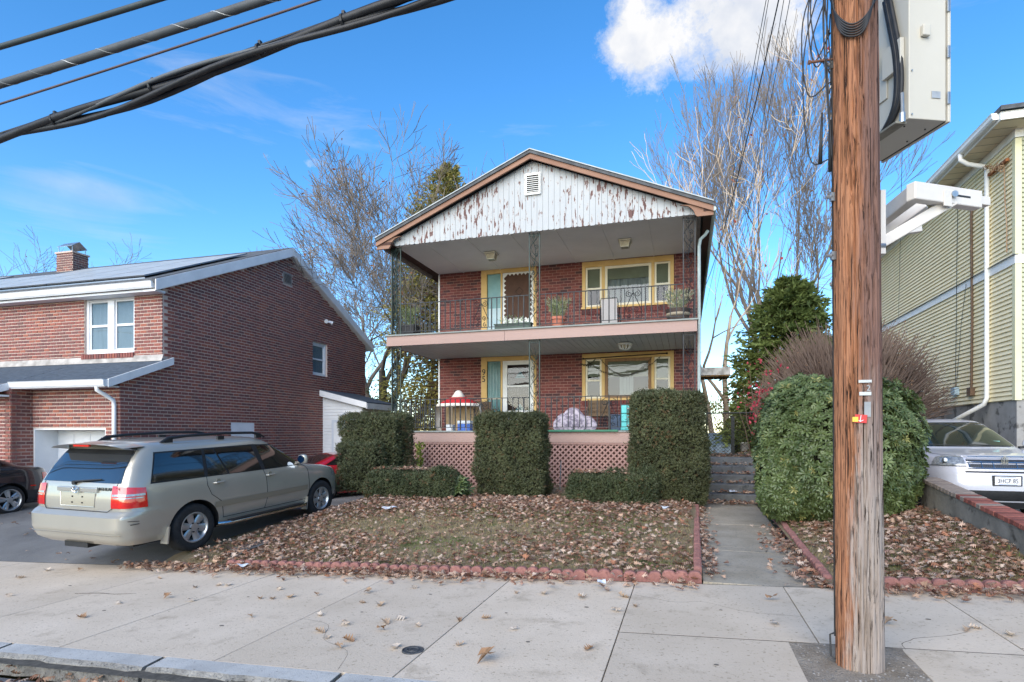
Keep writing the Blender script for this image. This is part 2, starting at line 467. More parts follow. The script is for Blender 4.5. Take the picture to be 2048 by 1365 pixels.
# square of bare dirt round the pole
b = MB(); b.grid(lambda u, v: (.74 + .74 * u, 3.56 + 1.2 * v, zroad(.74 + .74 * u) - .012 + .016 * float(fbm(np.array([[u * 6, v * 8, .3]]), 4, 3)[0])), 16, 18)
dirt_o = struct(b.build('dirt', dirt, smooth=True))
g_ = np.random.default_rng(6); n_ = 420; px_, py_ = g_.uniform(.76, 1.46, n_), g_.uniform(3.58, 4.74, n_); k_ = g_.uniform(.35, 1.0, n_)[:, None]
tv_ = np.array([(-1, -.7, 0), (1, -.6, .1), (.8, .8, 0), (-.7, .9, .1), (0, 0, .9)]) * .5; tf_ = np.array([(0, 1, 4), (1, 2, 4), (2, 3, 4), (3, 0, 4)])
obj('gravel', scatter('gravel', tv_, tf_, np.stack([px_, py_, SL * px_ - .004], -1), rotz_m(g_.uniform(0, 6, n_)), g_.uniform(.006, .022, n_), np.array([lin('#a09a92')]) * k_), M('gravel', (1, 1, 1), tint=True, rough=.95), dirt_o, kind='stuff')
# thin crack in the concrete, right of the pole
ck = [(1.49, 4.73), (1.52, 4.86), (1.60, 4.95), (1.66, 5.0), (1.80, 5.07), (1.93, 5.12), (2.05, 5.22)]
b = MB(); b.tube(smooth_pts([(x + .015 * math.sin(40 * y), y, zroad(x) - .0012) for x, y in ck], 4), .0019, 5)
b.build('crack', joint_m, sidewalk)
for (gx, gy, gr) in ((-5.8, 4.5, .018), (-4.6, 5.2, .014), (-4.1, 4.3, .02), (-3.0, 4.9, .015), (-2.6, 5.6, .018), (-1.2, 4.4, .016), (-.9, 5.4, .02), (.2, 4.2, .016), (.3, 5.5, .014), (1.9, 5.5, .018), (-1.6, 5.1, .013), (-7.4, 5.3, .02)):
    b = MB(); b.lathe((gx, gy, zroad(gx) + .0005), [(gr, 0), (gr * .8, .0022), (gr * .3, .003)], 9, 1.2, .85); b.build('gum_spot', M('gum', lin('#5b564f'), lin('#6c665e'), scale=30, rough=.9), sidewalk)
for ck in ([(-2.4, 3.6), (-2.55, 3.95), (-2.9, 4.15), (-3.1, 4.5), (-3.44, 4.62)], [(-.5, 5.9), (-.1, 5.7), (.15, 5.75), (.5, 5.5), (.93, 5.42)]):
    b = MB(); b.tube(smooth_pts([(x, y, zroad(x) - .001) for x, y in ck], 4), .0020, 5); b.build('crack', joint_m, sidewalk)
ck = [(-6.9, 5.0), (-6.6, 5.06), (-6.35, 5.05), (-6.1, 5.12)]
b = MB(); b.tube([(x, y, zroad(x) + .002) for x, y in ck], [.003, .004, .003, .001], 4); b.build('crack', joint_m, sidewalk)
# granite curb stones
curb = struct(bpy.data.objects.new('curb', None)); COL.objects.link(curb)
CJ = [-14.2, -12.4, -10.6, -8.9, -7.3, -5.62, -3.93, -2.32, -.55, 1.2, 3.0, 4.8]
for a, c in zip(CJ[:-1], CJ[1:]):
    b = MB(); n = 14; jit = [rnd.uniform(-.018, .018) for _ in range(n + 1)]
    def prof(x, k):
        f = jit[k]; z = zroad(x) + .006
        e = .03 if k in (0, n) else 0
        return [(x, 3.555, z - .05), (x, 3.545, z), (x, 3.37 + f * .5, z - .004 - e * .3), (x, 3.335 + f, z - .03 - e), (x, 3.325 + f * 1.4, z - .17)]
    xs = [a + .02 + (c - a - .04) * k / n for k in range(n + 1)]
    P = [prof(x, k) for k, x in enumerate(xs)]
    vs = [q for p in P for q in p]
    top = [(5 * k + j, 5 * (k + 1) + j, 5 * (k + 1) + j + 1, 5 * k + j + 1) for k in range(n) for j in (0, 1)]
    fr = [(5 * k + j, 5 * (k + 1) + j, 5 * (k + 1) + j + 1, 5 * k + j + 1) for k in range(n) for j in (2, 3)]
    ends = [(0, 1, 2, 3, 4), tuple(5 * n + q for q in (4, 3, 2, 1, 0))]
    me = bpy.data.meshes.new('curb_stone'); me.from_pydata(vs, [], [f[::-1] for f in top + fr + ends])
    me.materials.append(granite); me.materials.append(granite_rough)
    for i, p in enumerate(me.polygons): p.material_index = 0 if i < len(top) else 1
    me.update(); obj('curb_stone', me, None, curb, smooth=False)

# driveways, lawns, walk
sheet('driveway', -34, -6.3, 6.43, 30, lambda x, y: zdrive(x, y) - .004, asphalt, 30, 30)
sheet('driveway', 3.5, 12, 6.43, 30, lambda x, y: SL * x + .004 * min(y - 6.4, 8), asphalt, 12, 20)
sheet('lawn', -7.3, .17, 6.44, 17.4, lambda x, y: zlawn(x, y), soil, 60, 70)
sheet('lawn', 1.36, 3.42, 6.44, 16, lambda x, y: zlawn_r(x, y), soil, 20, 40)
sheet('yard', .36, 5.6, 14.35, 40, lambda x, y: 1.03 - .035 * max(0, y - 22), M('yard_soil', lin('#5a4a38'), lin('#7c6a4c'), scale=4, rough=1, bump=1), 10, 12)
sheet('yard', -34, 6, 30, 75, lambda x, y: .1 - .03 * (y - 30), M('back_grass', lin('#77703f'), lin('#8f7f55'), scale=1, rough=1), 14, 14)
b = MB(); b.grid(lambda u, v: (.16 + 1.2 * u, 6.43 + 6.3 * v, float(zwalk(6.43 + 6.3 * v)) - .03), 2, 10)
walk = struct(b.build('walkway', joint_m))
for a, c in ((6.43, 8.05), (8.05, 8.32), (8.32, 10.1), (10.1, 11.85), (11.85, 12.75)):
    slab(.17, 1.36, a, c, walk, concrete2, zf=lambda x, y: float(zwalk(y)), g=.005)

# ------------------------------------------------------------------ scalloped edging blocks
edge_m = M('edging_block', lin('#7d5650'), lin('#946860'), scale=9, rough=.95, bump=.8, bscale=90, third=lin('#6a4743'), tscale=20, tlo=.55, thi=.7)
def edging_mesh(L, bumps):
    """brick-red block with a scalloped top, local x along its length"""
    b = MB(); n = bumps * 8; vs = []
    for k in range(n + 1):
        x = L * k / n
        ph = (k % 8) / 8 if k < n else 1
        h = .062 + .034 * math.sqrt(max(0, 1 - (2 * ((k / 8) % 1 if k < n else 1) - 1) ** 2)) if 0 < k < n else .062
        for (y, z) in ((-.042, 0), (-.042, h - .012), (-.028, h), (.028, h), (.042, h - .012), (.042, 0)):
            vs.append((x, y, z - .03 if z == 0 else z))
    fs = [(6 * k + j, 6 * k + j + 1, 6 * (k + 1) + j + 1, 6 * (k + 1) + j) for k in range(n) for j in range(5)]
    fs += [(5, 4, 3, 2, 1, 0), tuple(6 * n + q for q in range(6))]
    b.add(vs, fs); return b.mesh('edging_block')
em = edging_mesh(.405, 3); em.materials.append(edge_m)
def edging_run(label, a, c, zf, start=0):
    a, c = Vector(a), Vector(c); d = (c - a); L = d.length; d.normalize(); ang = math.atan2(d.y, d.x)
    root = thing('lawn_edging', label, 'edging', (a.x, a.y, float(zf(a.x, a.y))), group='brick red scalloped lawn edging')
    n = int(L / .415)
    for k in range(n):
        p = a + d * (k * .415); q = p + d * .4
        o = bpy.data.objects.new('edging_block', em); COL.objects.link(o); o.parent = root
        z0, z1 = float(zf(p.x, p.y)), float(zf(q.x, q.y))
        o.location = Vector((p.x, p.y, z0 + rnd.uniform(-.008, .008))) - root.location
        o.rotation_euler = (rnd.uniform(-.06, .06), -math.atan2(z1 - z0, .4) + rnd.uniform(-.02, .02), ang + rnd.uniform(-.025, .025))
    return root
edging_run('brick red scalloped block edging along the sidewalk in front of the leaf covered main lawn', (.16, 6.48, 0), (-6.35, 6.48, 0), lambda x, y: zroad(x) + .02)
edging_run('brick red edging between the main lawn and the left side of the walkway', (.12, 6.62, 0), (.20, 12.3, 0), lambda x, y: zwalk(y) + .02)
edging_run('brick red edging along the right side of the walkway', (1.40, 6.62, 0), (1.50, 12.4, 0), lambda x, y: zwalk(y) + .02)
edging_run('brick red edging in front of the small right lawn, behind the utility pole', (1.44, 6.48, 0), (3.9, 6.48, 0), lambda x, y: zroad(x) + .02)

# ------------------------------------------------------------------ entry steps
step_m = M('step_concrete', lin('#525354'), lin('#6c6e6d'), scale=3, rough=.9, bump=.6, bscale=70, third=lin('#3d3f3f'), tscale=9, tlo=.55, thi=.7)
steps = thing('entry_steps', 'weathered grey concrete steps at the end of the walkway beside the tall clipped hedge', 'steps', (1.0, 12.8, .1))
for k in range(5):
    z1 = .165 + .178 * (k + 1); y0 = 12.75 + .33 * k
    b = MB(); b.box((.32, y0, .0), (1.62, 14.6, z1)) if k == 4 else b.box((.32, y0, .0), (1.62, y0 + .36, z1))
    b.build('step', step_m, steps, bevel=.02)
blockm = M('cheek_block', lin('#7f8a92'), lin('#98a2a8'), scale=4, rough=.9, bump=.5, third=lin('#4d555b'), tscale=10, tlo=.58, thi=.7)
for k in range(4):
    for j in range(k + 1):
        b = MB(); b.box((1.63, 12.9 + .36 * k, .16 + .2 * j), (1.86, 13.25 + .36 * k, .35 + .2 * j)); b.build('cheek_block', blockm, steps, bevel=.012)

# ------------------------------------------------------------------ retaining wall with brick cap
rw = thing('retaining_wall', 'low concrete retaining wall with a red brick cap beside the right driveway', 'wall', (3.45, 6.5, .2))
rwm = M('retaining_concrete', lin('#6e6a63'), lin('#8a857d'), scale=3, rough=.95, bump=.8, bscale=30, third=lin('#45423d'), tscale=7, tlo=.56, thi=.7)
def rtop(y): return .575 + .105 * (min(y, 10.0) - 7.3)
b = MB(); n = 10
for k in range(n):
    y0, y1 = 6.5 + .36 * k, 6.86 + .36 * k; b.prism([(3.40, y0, -.1), (3.40, y1, -.1), (3.40, y1, rtop(y1) + .02), (3.40, y0, rtop(y0) + .02)], (.18, 0, 0))
b.build('wall_body', rwm, rw)
capm = M('cap_brick', (.36, .36, .36), tint=True, var=(.5, .5, .5), scale=14, rough=.95, bump=.7, bscale=70)
cap_mesh = []
for k, c in enumerate((('#965a4e'), ('#8a5046'), ('#7a463e'), ('#8a7d74'), ('#7b6f68'))):
    b = MB(); b.cur = tuple(2.0 * q for q in lin(c)); b.box((-.13, -.05, -.028), (.13, .05, .03)); me = b.mesh('brick', tint=True); me.materials.append(capm); cap_mesh.append(me)
y = 6.52; k = 0
while y < 10.1:
    far = y > 8.5 + rnd.uniform(-.4, .4)
    o = bpy.data.objects.new('brick', rnd.choice(cap_mesh[3:] if far else cap_mesh[:3])); COL.objects.link(o); o.parent = rw
    o.location = Vector((3.49, y, rtop(y) + .05)) - Vector(rw.location); o.rotation_euler = (.105, rnd.uniform(-.03, .03), rnd.uniform(-.03, .03))
    m_ = o.modifiers.new('bevel', 'BEVEL'); m_.width = .006; m_.segments = 1
    y += .108
# ================================================================== brickwork
def mapper(org, ang):
    c, s = math.cos(ang), math.sin(ang); org = Vector(org)
    return lambda u, o, z: (org.x + c * u - s * o, org.y + s * u + c * o, org.z + z)   # o>0 is into the wall

def wall_panel(mb, mp, W, z0, z1, openings, th=.2, top=None):
    """wall slab with rectangular holes; top(u) cuts a gable"""
    us = sorted({0, W, *[q for o in openings for q in (o[0], o[1])]})
    if top: us = sorted(set(us) | {W * k / 40 for k in range(41)})
    for a, c in zip(us[:-1], us[1:]):
        m = (a + c) / 2; zs = [(z0, None)]
        holes = sorted([(o[2], o[3]) for o in openings if o[0] <= m <= o[1]])
        lo = z0; segs = []
        for h0, h1 in holes: segs.append((lo, h0)); lo = h1
        segs.append((lo, 'T'))
        for s0, s1 in segs:
            ta, tc = (top(a), top(c)) if (s1 == 'T' and top) else ((z1, z1) if s1 == 'T' else (s1, s1))
            if max(ta, tc) - s0 < .002: continue
            mb.add([mp(a, 0, s0), mp(c, 0, s0), mp(c, th, s0), mp(a, th, s0), mp(a, 0, ta), mp(c, 0, tc), mp(c, th, tc), mp(a, th, ta)],
                   [(0, 3, 2, 1), (4, 5, 6, 7), (0, 1, 5, 4), (1, 2, 6, 5), (2, 3, 7, 6), (3, 0, 4, 7)])

def brick_mats(name, cols, mortar_c):
    bm = M(name, (.42, .42, .42), (.6, .6, .6), scale=22, rough=.92, bump=.7, bscale=120, bdist=.004, tint=True, lo=.3, hi=.75)
    mm = M(name + '_mortar', mortar_c, tuple(q * .8 for q in mortar_c), scale=10, rough=1, bump=.5, bscale=200)
    ts = [tuple(2.0 * q for q in lin(c)) for c in cols]
    return bm, mm, ts

def lay_bricks(parent, mp, ang, W, z0, z1, openings, bm, tints, course=.088, blen=.235, joint=.016, top=None, single=0, score=None, zone=None, proud=.012):
    """bricks in running bond: the `single` best ones are objects, the rest one mesh of real bricks"""
    rest = MB(); cand = []
    n = int((z1 - z0) / course) + 1
    cm = {}
    h = course - joint
    for k in range(n):
        zb = z0 + k * course + joint / 2; zt = zb + h
        if zt > z1 + .01 and not top: continue
        u = -blen * (.5 if k % 2 else 0)
        while u < W:
            a, c = max(u + joint / 2, 0.0), min(u + blen - joint / 2, W); u += blen
            for o in openings:
                if o[2] - .01 < (zb + zt) / 2 < o[3] + .01 and c > o[0] and a < o[1]:
                    if a < o[0] and c <= o[1]: c = o[0] - .004
                    elif c > o[1] and a >= o[0]: a = o[1] + .004
                    else: c = a
            if c - a < .03: continue
            if top and (zt > top(a) - .01 or zt > top(c) - .01): continue
            cand.append((a, c, zb, c - a > blen - joint - .004))
    if single:
        full = [i for i, q in enumerate(cand) if q[3] and (zone is None or zone(q[0], q[2]))]
        full.sort(key=lambda i: -score(mp((cand[i][0] + cand[i][1]) / 2, 0, cand[i][2])))
        pick = set(full[:single])
    else: pick = set()
    L = blen - joint
    for t in tints:
        b = MB(); b.cur = t; b.box((0, -proud, 0), (L, .02, h)); me = b.mesh('brick', tint=True); me.materials.append(bm); cm[t] = me
    base = Vector(worg(parent))
    for i, (a, c, zb, f) in enumerate(cand):
        t = rnd.choice(tints)
        if i in pick:
            o = bpy.data.objects.new('brick', cm[t]); COL.objects.link(o); o.parent = parent
            o.location = Vector(mp(a, rnd.uniform(-.003, .003), zb)) - base; o.rotation_euler = (0, 0, ang)
        else:
            rest.cur = t; pr = -proud + rnd.uniform(-.003, .003)
            vs = [mp(x, y, z) for z in (zb, zb + h) for (x, y) in ((a, pr), (c, pr), (c, .01), (a, .01))]
            rest.add(vs, [(0, 3, 2, 1), (4, 5, 6, 7), (0, 1, 5, 4), (1, 2, 6, 5), (3, 0, 4, 7)])
    if rest.v: rest.build('brickwork', bm, parent, tint=True, kind='stuff')

def cam_score(p): return -math.hypot(p[0], p[1])

def text_mesh(s, size, ext=.004, align='CENTER', shear=0):
    cu = bpy.data.curves.new('t', 'FONT'); cu.body = s; cu.size = size; cu.extrude = ext; cu.align_x = align; cu.align_y = 'CENTER'; cu.shear = shear
    cu.resolution_u = 3
    o = bpy.data.objects.new('t', cu); COL.objects.link(o)
    dg = bpy.context.evaluated_depsgraph_get()
    me = bpy.data.meshes.new_from_object(o.evaluated_get(dg)); bpy.data.objects.remove(o); bpy.data.curves.remove(cu)
    return me

# ================================================================== the two-family brick house, number 95
H95 = thing('brick_house', 'two storey brick two-family house with peeling white gable and double front porches', 'house', (-3.7, 17.3, .2))
yellow = M('trim_yellow', lin('#cba562'), lin('#d5b274'), scale=2.5, rough=.6, bump=.25, bscale=30)
cream = M('trim_cream', lin('#d9cfb4'), lin('#e4dcc6'), scale=3, rough=.55)
white_p = M('white_paint', lin('#d8d8d4'), lin('#e6e6e2'), scale=3, rough=.5)
pink = M('pink_paint', lin('#9a8077'), lin('#a2887f'), scale=1.2, rough=.65, bump=.3, bscale=18, third=lin('#9d837c'), tscale=9, tlo=.66, thi=.70, stretch=(.35, 1, 3))
pink_lat = M('pink_lattice', lin('#977770'), lin('#a3827a'), scale=4, rough=.75, third=lin('#957068'), tscale=12, tlo=.6, thi=.75)
dark_in = M('dark_interior', lin('#231f1d'), rough=.9)
iron = M('wrought_iron', lin('#1f2224'), lin('#33373a'), scale=9, rough=.55, metal=.2, bump=.3)
iron_g = M('wrought_iron_green', lin('#24332f'), lin('#33413d'), scale=6, rough=.55, metal=.2, bump=.3)
pane = glass_mat('window_glass', alpha=.92)
teal = M('teal_glass', lin('#3f6d6f'), lin('#4f8080'), scale=3, rough=.25, spec=.6)
teal2 = M('teal_panel', lin('#5f8f93'), lin('#78a3a6'), scale=2, rough=.4)
shade_m = M('window_shade', lin('#b5aa88'), lin('#c2b795'), scale=2, rough=.85)
curtain_m = M('curtain', lin('#b0aaa0'), lin('#d6d2ca'), scale=3, stretch=(14, 1, .3), rough=.9)
ceil_m = M('porch_ceiling', lin('#dad5cf'), lin('#e2ddd7'), scale=1.2, rough=.75)
plank_m = M('porch_planks', lin('#bcc2bd'), lin('#c5cbc6'), scale=2, rough=.6)
deckm = M('deck_paint', lin('#7d827e'), lin('#8f948f'), scale=4, rough=.8)

def peeling():
    m = bpy.data.materials.new('peeling_paint'); m.use_nodes = True
    t = m.node_tree; b = t.nodes['Principled BSDF']; b.inputs['Roughness'].default_value = .75
    tc = N(t, 'ShaderNodeTexCoord')
    def ns(scale, st, det=5, loc=(0, 0, 0), r=.6):
        mp = N(t, 'ShaderNodeMapping'); mp.inputs['Scale'].default_value = st; mp.inputs['Location'].default_value = loc
        t.links.new(tc.outputs['Object'], mp.inputs['Vector'])
        n = N(t, 'ShaderNodeTexNoise'); n.inputs['Scale'].default_value = scale; n.inputs['Detail'].default_value = det; n.inputs['Roughness'].default_value = r
        t.links.new(mp.outputs[0], n.inputs['Vector']); return n.outputs['Fac']
    def mth(op, a, c, clamp=False):
        n = N(t, 'ShaderNodeMath'); n.operation = op; n.use_clamp = clamp
        for i, q in enumerate((a, c)):
            if isinstance(q, (int, float)): n.inputs[i].default_value = q
            else: t.links.new(q, n.inputs[i])
        return n.outputs[0]
    flakes = mth('ADD', mth('MULTIPLY', ns(3.4, (5.2, 1, 1.15), 4), .8), mth('MULTIPLY', ns(9, (3.0, 1, .7), 4, (3, 1, 2)), .36))
    zone = mth('MULTIPLY', ns(.55, (1.4, 1, 1.0), 2, (4.4, 0, 1.3)), .42)
    s = mth('ADD', flakes, zone)
    f = mth('MULTIPLY', mth('SUBTRACT', s, .866), 40, True)
    g = mth('MULTIPLY', mth('SUBTRACT', s, .838), 24, True)
    def mix(f, a, c):
        x = N(t, 'ShaderNodeMix'); x.data_type = 'RGBA'
        t.links.new(f, x.inputs['Factor'])
        for k, q in (('A', a), ('B', c)):
            if hasattr(q, 'is_linked'): t.links.new(q, x.inputs[k])
            else: x.inputs[k].default_value = (*q, 1)
        return x.outputs['Result']
    paint = mix(ns(1.5, (1, 1, .5)), lin('#9da1a4'), lin('#b0b3b4'))
    old = mix(ns(9, (3, 1, .5)), lin('#4f3937'), lin('#6e4e49'))
    c = mix(g, paint, lin('#b9b2ac')); c = mix(f, c, old)
    t.links.new(c, b.inputs['Base Color'])
    bp = N(t, 'ShaderNodeBump'); bp.inputs['Strength'].default_value = .5; bp.inputs['Distance'].default_value = .006; bp.invert = True
    t.links.new(f, bp.inputs['Height']); t.links.new(bp.outputs[0], b.inputs['Normal'])
    return m
peel = peeling()

WX0, WX1, WY = -7.69, .36, 17.3
mp95 = mapper((WX0, WY, 0), 0)
def R(x0, x1, z0, z1): return (x0 - WX0, x1 - WX0, z0, z1)
OP95 = [R(-6.254, -4.442, 4.33, 6.80), R(-6.254, -4.442, 1.67, 4.03), R(-3.004, -.334, 5.36, 6.78), R(-3.02, -.34, 2.62, 4.01)]
bm95, mm95, t95 = brick_mats('brick_house95', ['#713f3b', '#7a443f', '#683836', '#5f3838', '#804b44', '#713f3b', '#503738'], lin('#b08a7e'))
b = MB(); wall_panel(b, mp95, WX1 - WX0, .1, 6.84, OP95, .22)
wall95 = b.build('wall', mm95, H95)
lay_bricks(wall95, mp95, 0, WX1 - WX0, 1.7, 6.82, OP95, bm95, t95, single=300, score=cam_score, zone=lambda u, z: z > 2.6)
# soldier course sills under the windows
for (x0, x1, z) in ((-3.02, -.33, 5.20), (-3.02, -.34, 2.46)):
    x = x0
    while x < x1 - .05:
        b = MB(); b.cur = rnd.choice(t95); b.box((x, WY - .04, z), (x + .068, WY + .01, z + .15)); b.build('sill_brick', bm95, wall95, tint=True)
        x += .084
b = MB(); b.box((WX0, WY + .23, .1), (WX0 + .2, 28, 6.84)); b.box((WX1 - .2, WY + .23, .1), (WX1, 28, 6.84)); b.box((WX0 + .2, 27.8, .1), (WX1 - .2, 28, 6.84))
b.build('side_wall', bm95, H95)
b = MB(); b.box((WX0 + .21, WY + .9, .3), (WX1 - .21, WY + 1.0, 6.8)); b.build('interior_wall', dark_in, H95)
b = MB(); b.box((WX0 - .05, WY - .03, .3), (WX0 - .003, WY + .05, 6.82)); b.build('corner_board', white_p, H95)

# --- windows
def sash(par, x0, x1, z0, z1, y, meeting=None, fr=.055, m=None):
    b = MB(); m = m or cream
    b.box((x0, y, z0), (x0 + fr, y + .06, z1)); b.box((x1 - fr, y, z0), (x1, y + .06, z1))
    b.box((x0 + fr, y + .003, z0), (x1 - fr, y + .057, z0 + fr)); b.box((x0 + fr, y + .003, z1 - fr), (x1 - fr, y + .057, z1))
    if meeting: b.box((x0 + fr, y + .005, meeting - .025), (x1 - fr, y + .055, meeting + .025))
    w = b.build('window', m, par)
    b = MB(); b.box((x0 + fr, y + .03, z0 + fr), (x1 - fr, y + .036, z1 - fr)); b.build('pane', pane, w)
    return w
def shade(par, x0, x1, z0, z1, y, m=None, nm='shade'):
    b = MB(); b.box((x0, y, z0), (x1, y + .008, z1)); return b.build(nm, m or shade_m, par)
def drape(par, x0, x1, z0, z1, y):
    b = MB(); b.grid(lambda u, v: (x0 + (x1 - x0) * u, y + .02 * math.sin(u * 60) + .01 * math.sin(u * 23), z0 + (z1 - z0) * v), 90, 2)
    return b.build('curtain', curtain_m, par, smooth=True)
def triple(z0, z1, lower):
    x0, x1 = -3.01, -.337; y = WY - .03
    b = MB(); T = .10
    b.box((x0, y, z0), (x0 + T, y + .12, z1)); b.box((x1 - T, y, z0), (x1, y + .12, z1))
    b.box((x0 + T, y + .002, z1 - .16), (x1 - T, y + .118, z1)); b.box((x0 - .02, y - .03, z0 - .06), (x1 + .02, y + .1, z0))
    b.box((-2.42, y + .004, z0), (-2.33, y + .116, z1 - .16)); b.box((-.97, y + .004, z0), (-.885, y + .116, z1 - .16))
    fr = b.build('window_frame', yellow, H95)
    zt = z1 - .165; zm = z0 + (zt - z0) * .46
    a = sash(fr, x0 + T + .003, -2.423, z0 + .003, zt, y + .03, zm); c = sash(fr, -2.327, -.973, z0 + .003, zt, y + .03, None, .075 if not lower else .09, m=cream if not lower else M('bare_wood', lin('#7d5f42'), lin('#94724f'), scale=4, stretch=(6, 6, .6), rough=.7))
    d = sash(fr, -.882, x1 - T - .003, z0 + .003, zt, y + .03, zm)
    yy = WY + .045
    if not lower:
        shade(a, -2.85, -2.47, zm + .05, zt - .05, yy); shade(d, -.84, -.47, zm - .02, zt - .05, yy)
        shade(c, -2.26, -1.04, zt - .40, zt - .05, yy); drape(c, -2.26, -1.05, z0 + .05, zt - .1, yy + .05)
    else:
        shade(a, -2.85, -2.47, zm + .12, zt - .05, yy); shade(d, -.84, -.47, zm + .02, zt - .05, yy)
        shade(c, -2.24, -1.07, zt - .55, zt - .07, yy); shade(c, -1.9, -1.5, z0 + .1, zt - .5, yy + .06, curtain_m, 'curtain')
triple(5.42, 6.78, False); triple(2.66, 4.01, True)

# --- entrance doors with side lights
def entrance(z0, z1, upper):
    y = WY - .03; b = MB()
    b.box((-6.254, y, z0), (-6.065, y + .12, z1)); b.box((-4.535, y, z0), (-4.442, y + .12, z1))
    b.box((-6.065, y + .002, z1 - .13), (-4.535, y + .118, z1)); b.box((-5.605, y + .004, z0), (-5.545, y + .116, z1 - .13))
    fr = b.build('door_surround', yellow, H95)
    sl = MB(); sl.box((-6.06, y + .07, z0), (-5.608, y + .085, z1 - .133)); s_o = sl.build('side_light', teal if not upper else teal2, fr)
    if not upper:
        for k in range(9):
            b = MB(); b.tube([(-6.04 + .05 * k, y + .07, z0 + .02), (-6.04 + .05 * k, y + .07, z1 - .16)], .016, 6); b.build('reed', teal, s_o)
        b = MB(); b.box((-6.06, y + .03, z0 + 1.03), (-5.608, y + .1, z0 + 1.075)); b.build('rail', cream, s_o)
    else:
        b = MB(); b.box((-6.058, y + .05, z0 + .0), (-5.61, y + .069, z0 + 1.25)); b.build('lower_panel', M('pale_blue_panel', lin('#a9c2c8'), lin('#b7cdd2'), scale=2, rough=.5), s_o)
    dx0, dx1, dt = -5.54, -4.54, z1 - .135
    b = MB(); b.box((dx0, y + .02, z0), (dx0 + .15, y + .08, dt)); b.box((dx1 - .15, y + .02, z0), (dx1, y + .08, dt))
    b.box((dx0 + .15, y + .022, dt - .13), (dx1 - .15, y + .078, dt))
    if upper:
        b.box((dx0 + .15, y + .022, z0), (dx1 - .15, y + .078, z0 + .95)); d = b.build('door', white_p, fr)
        pts = []
        xa, xb, za, zb = dx0 + .12, dx1 - .12, z0 + .93, dt - .11
        def sc(p, q, nrm, n):
            p, q, nrm = Vector(p), Vector(q), Vector(nrm); L = (q - p).length / n
            for i in range(n):
                for k in range(6):
                    t = (i + k / 6) / n
                    pts.append(p.lerp(q, t) - nrm * (.5 * L * math.sin(PI * k / 6)) * -1)
        sc((xa, za), (xb, za), (0, -1), 6); sc((xb, za), (xb, zb), (1, 0), 9); sc((xb, zb), (xa, zb), (0, 1), 6); sc((xa, zb), (xa, za), (-1, 0), 9)
        b = MB(); b.prism([(p.x, y + .005, p.y) for p in pts], (0, .015, 0)); b.build('screen', M('screen_brown', lin('#4b3327'), lin('#563b2d'), scale=4, rough=.75), d)
        b = MB(); q = .13; cx, cz = (xa + xb) / 2 + .05, zb - .5
        for (p, r_) in (((cx - q, cz), (cx, cz + q)), ((cx, cz + q), (cx + q, cz)), ((cx + q, cz), (cx, cz - q)), ((cx, cz - q), (cx - q, cz))):
            b.bar((p[0], y + .002, p[1]), (r_[0], y + .002, r_[1]), .008, .016)
        b.build('diamond', M('screen_dark', lin('#33241c'), rough=.8), d)
    else:
        b.box((dx0 + .15, y + .022, z0), (dx1 - .15, y + .078, z0 + .66)); b.box((dx0 + .15, y + .022, z0 + 1.40), (dx1 - .15, y + .078, z0 + 1.45)); d = b.build('door', white_p, fr)
        b = MB(); b.box((dx0 + .15, y + .05, z0 + .66), (dx1 - .15, y + .055, dt - .13)); b.build('pane', pane, d)
        b = MB(); b.box((dx0 + .1, y + .13, z0 + .1), (dx1 - .1, y + .16, dt - .03)); i_d = b.build('inner_door', M('inner_door_wood', lin('#4d2e22'), lin('#5e3a2a'), scale=3, stretch=(8, 8, .6), rough=.5), d)
        for cz in (dt - .42, z0 + .78):
            b = MB(); b.prism([(-5.0 - .17, y + .125, cz - .12), (-5.0 + .17, y + .125, cz - .12), (-5.0, y + .125, cz + .1)], (0, .006, 0)); b.build('light', teal2, i_d)
    b = MB(); b.cyl((dx0 + .17, y - .01, z0 + .93), (0, 1, 0), .022, .05, 12); b.build('handle', M('brass', lin('#7b6a4a'), rough=.35, metal=.8), d)
entrance(4.33, 6.80, True); entrance(1.67, 4.03, False)
for s_, z in (('9', 3.55), ('5', 3.33)):
    me = text_mesh(s_, .27, .006); me.transform(Matrix.Translation((-6.165, WY - .038, z)) @ Matrix.Rotation(PI / 2, 4, 'X')); me.transform(Matrix.Translation(-Vector(H95.location)))
    obj('house_number', me, M('black_paint', lin('#15140f'), rough=.5), H95)

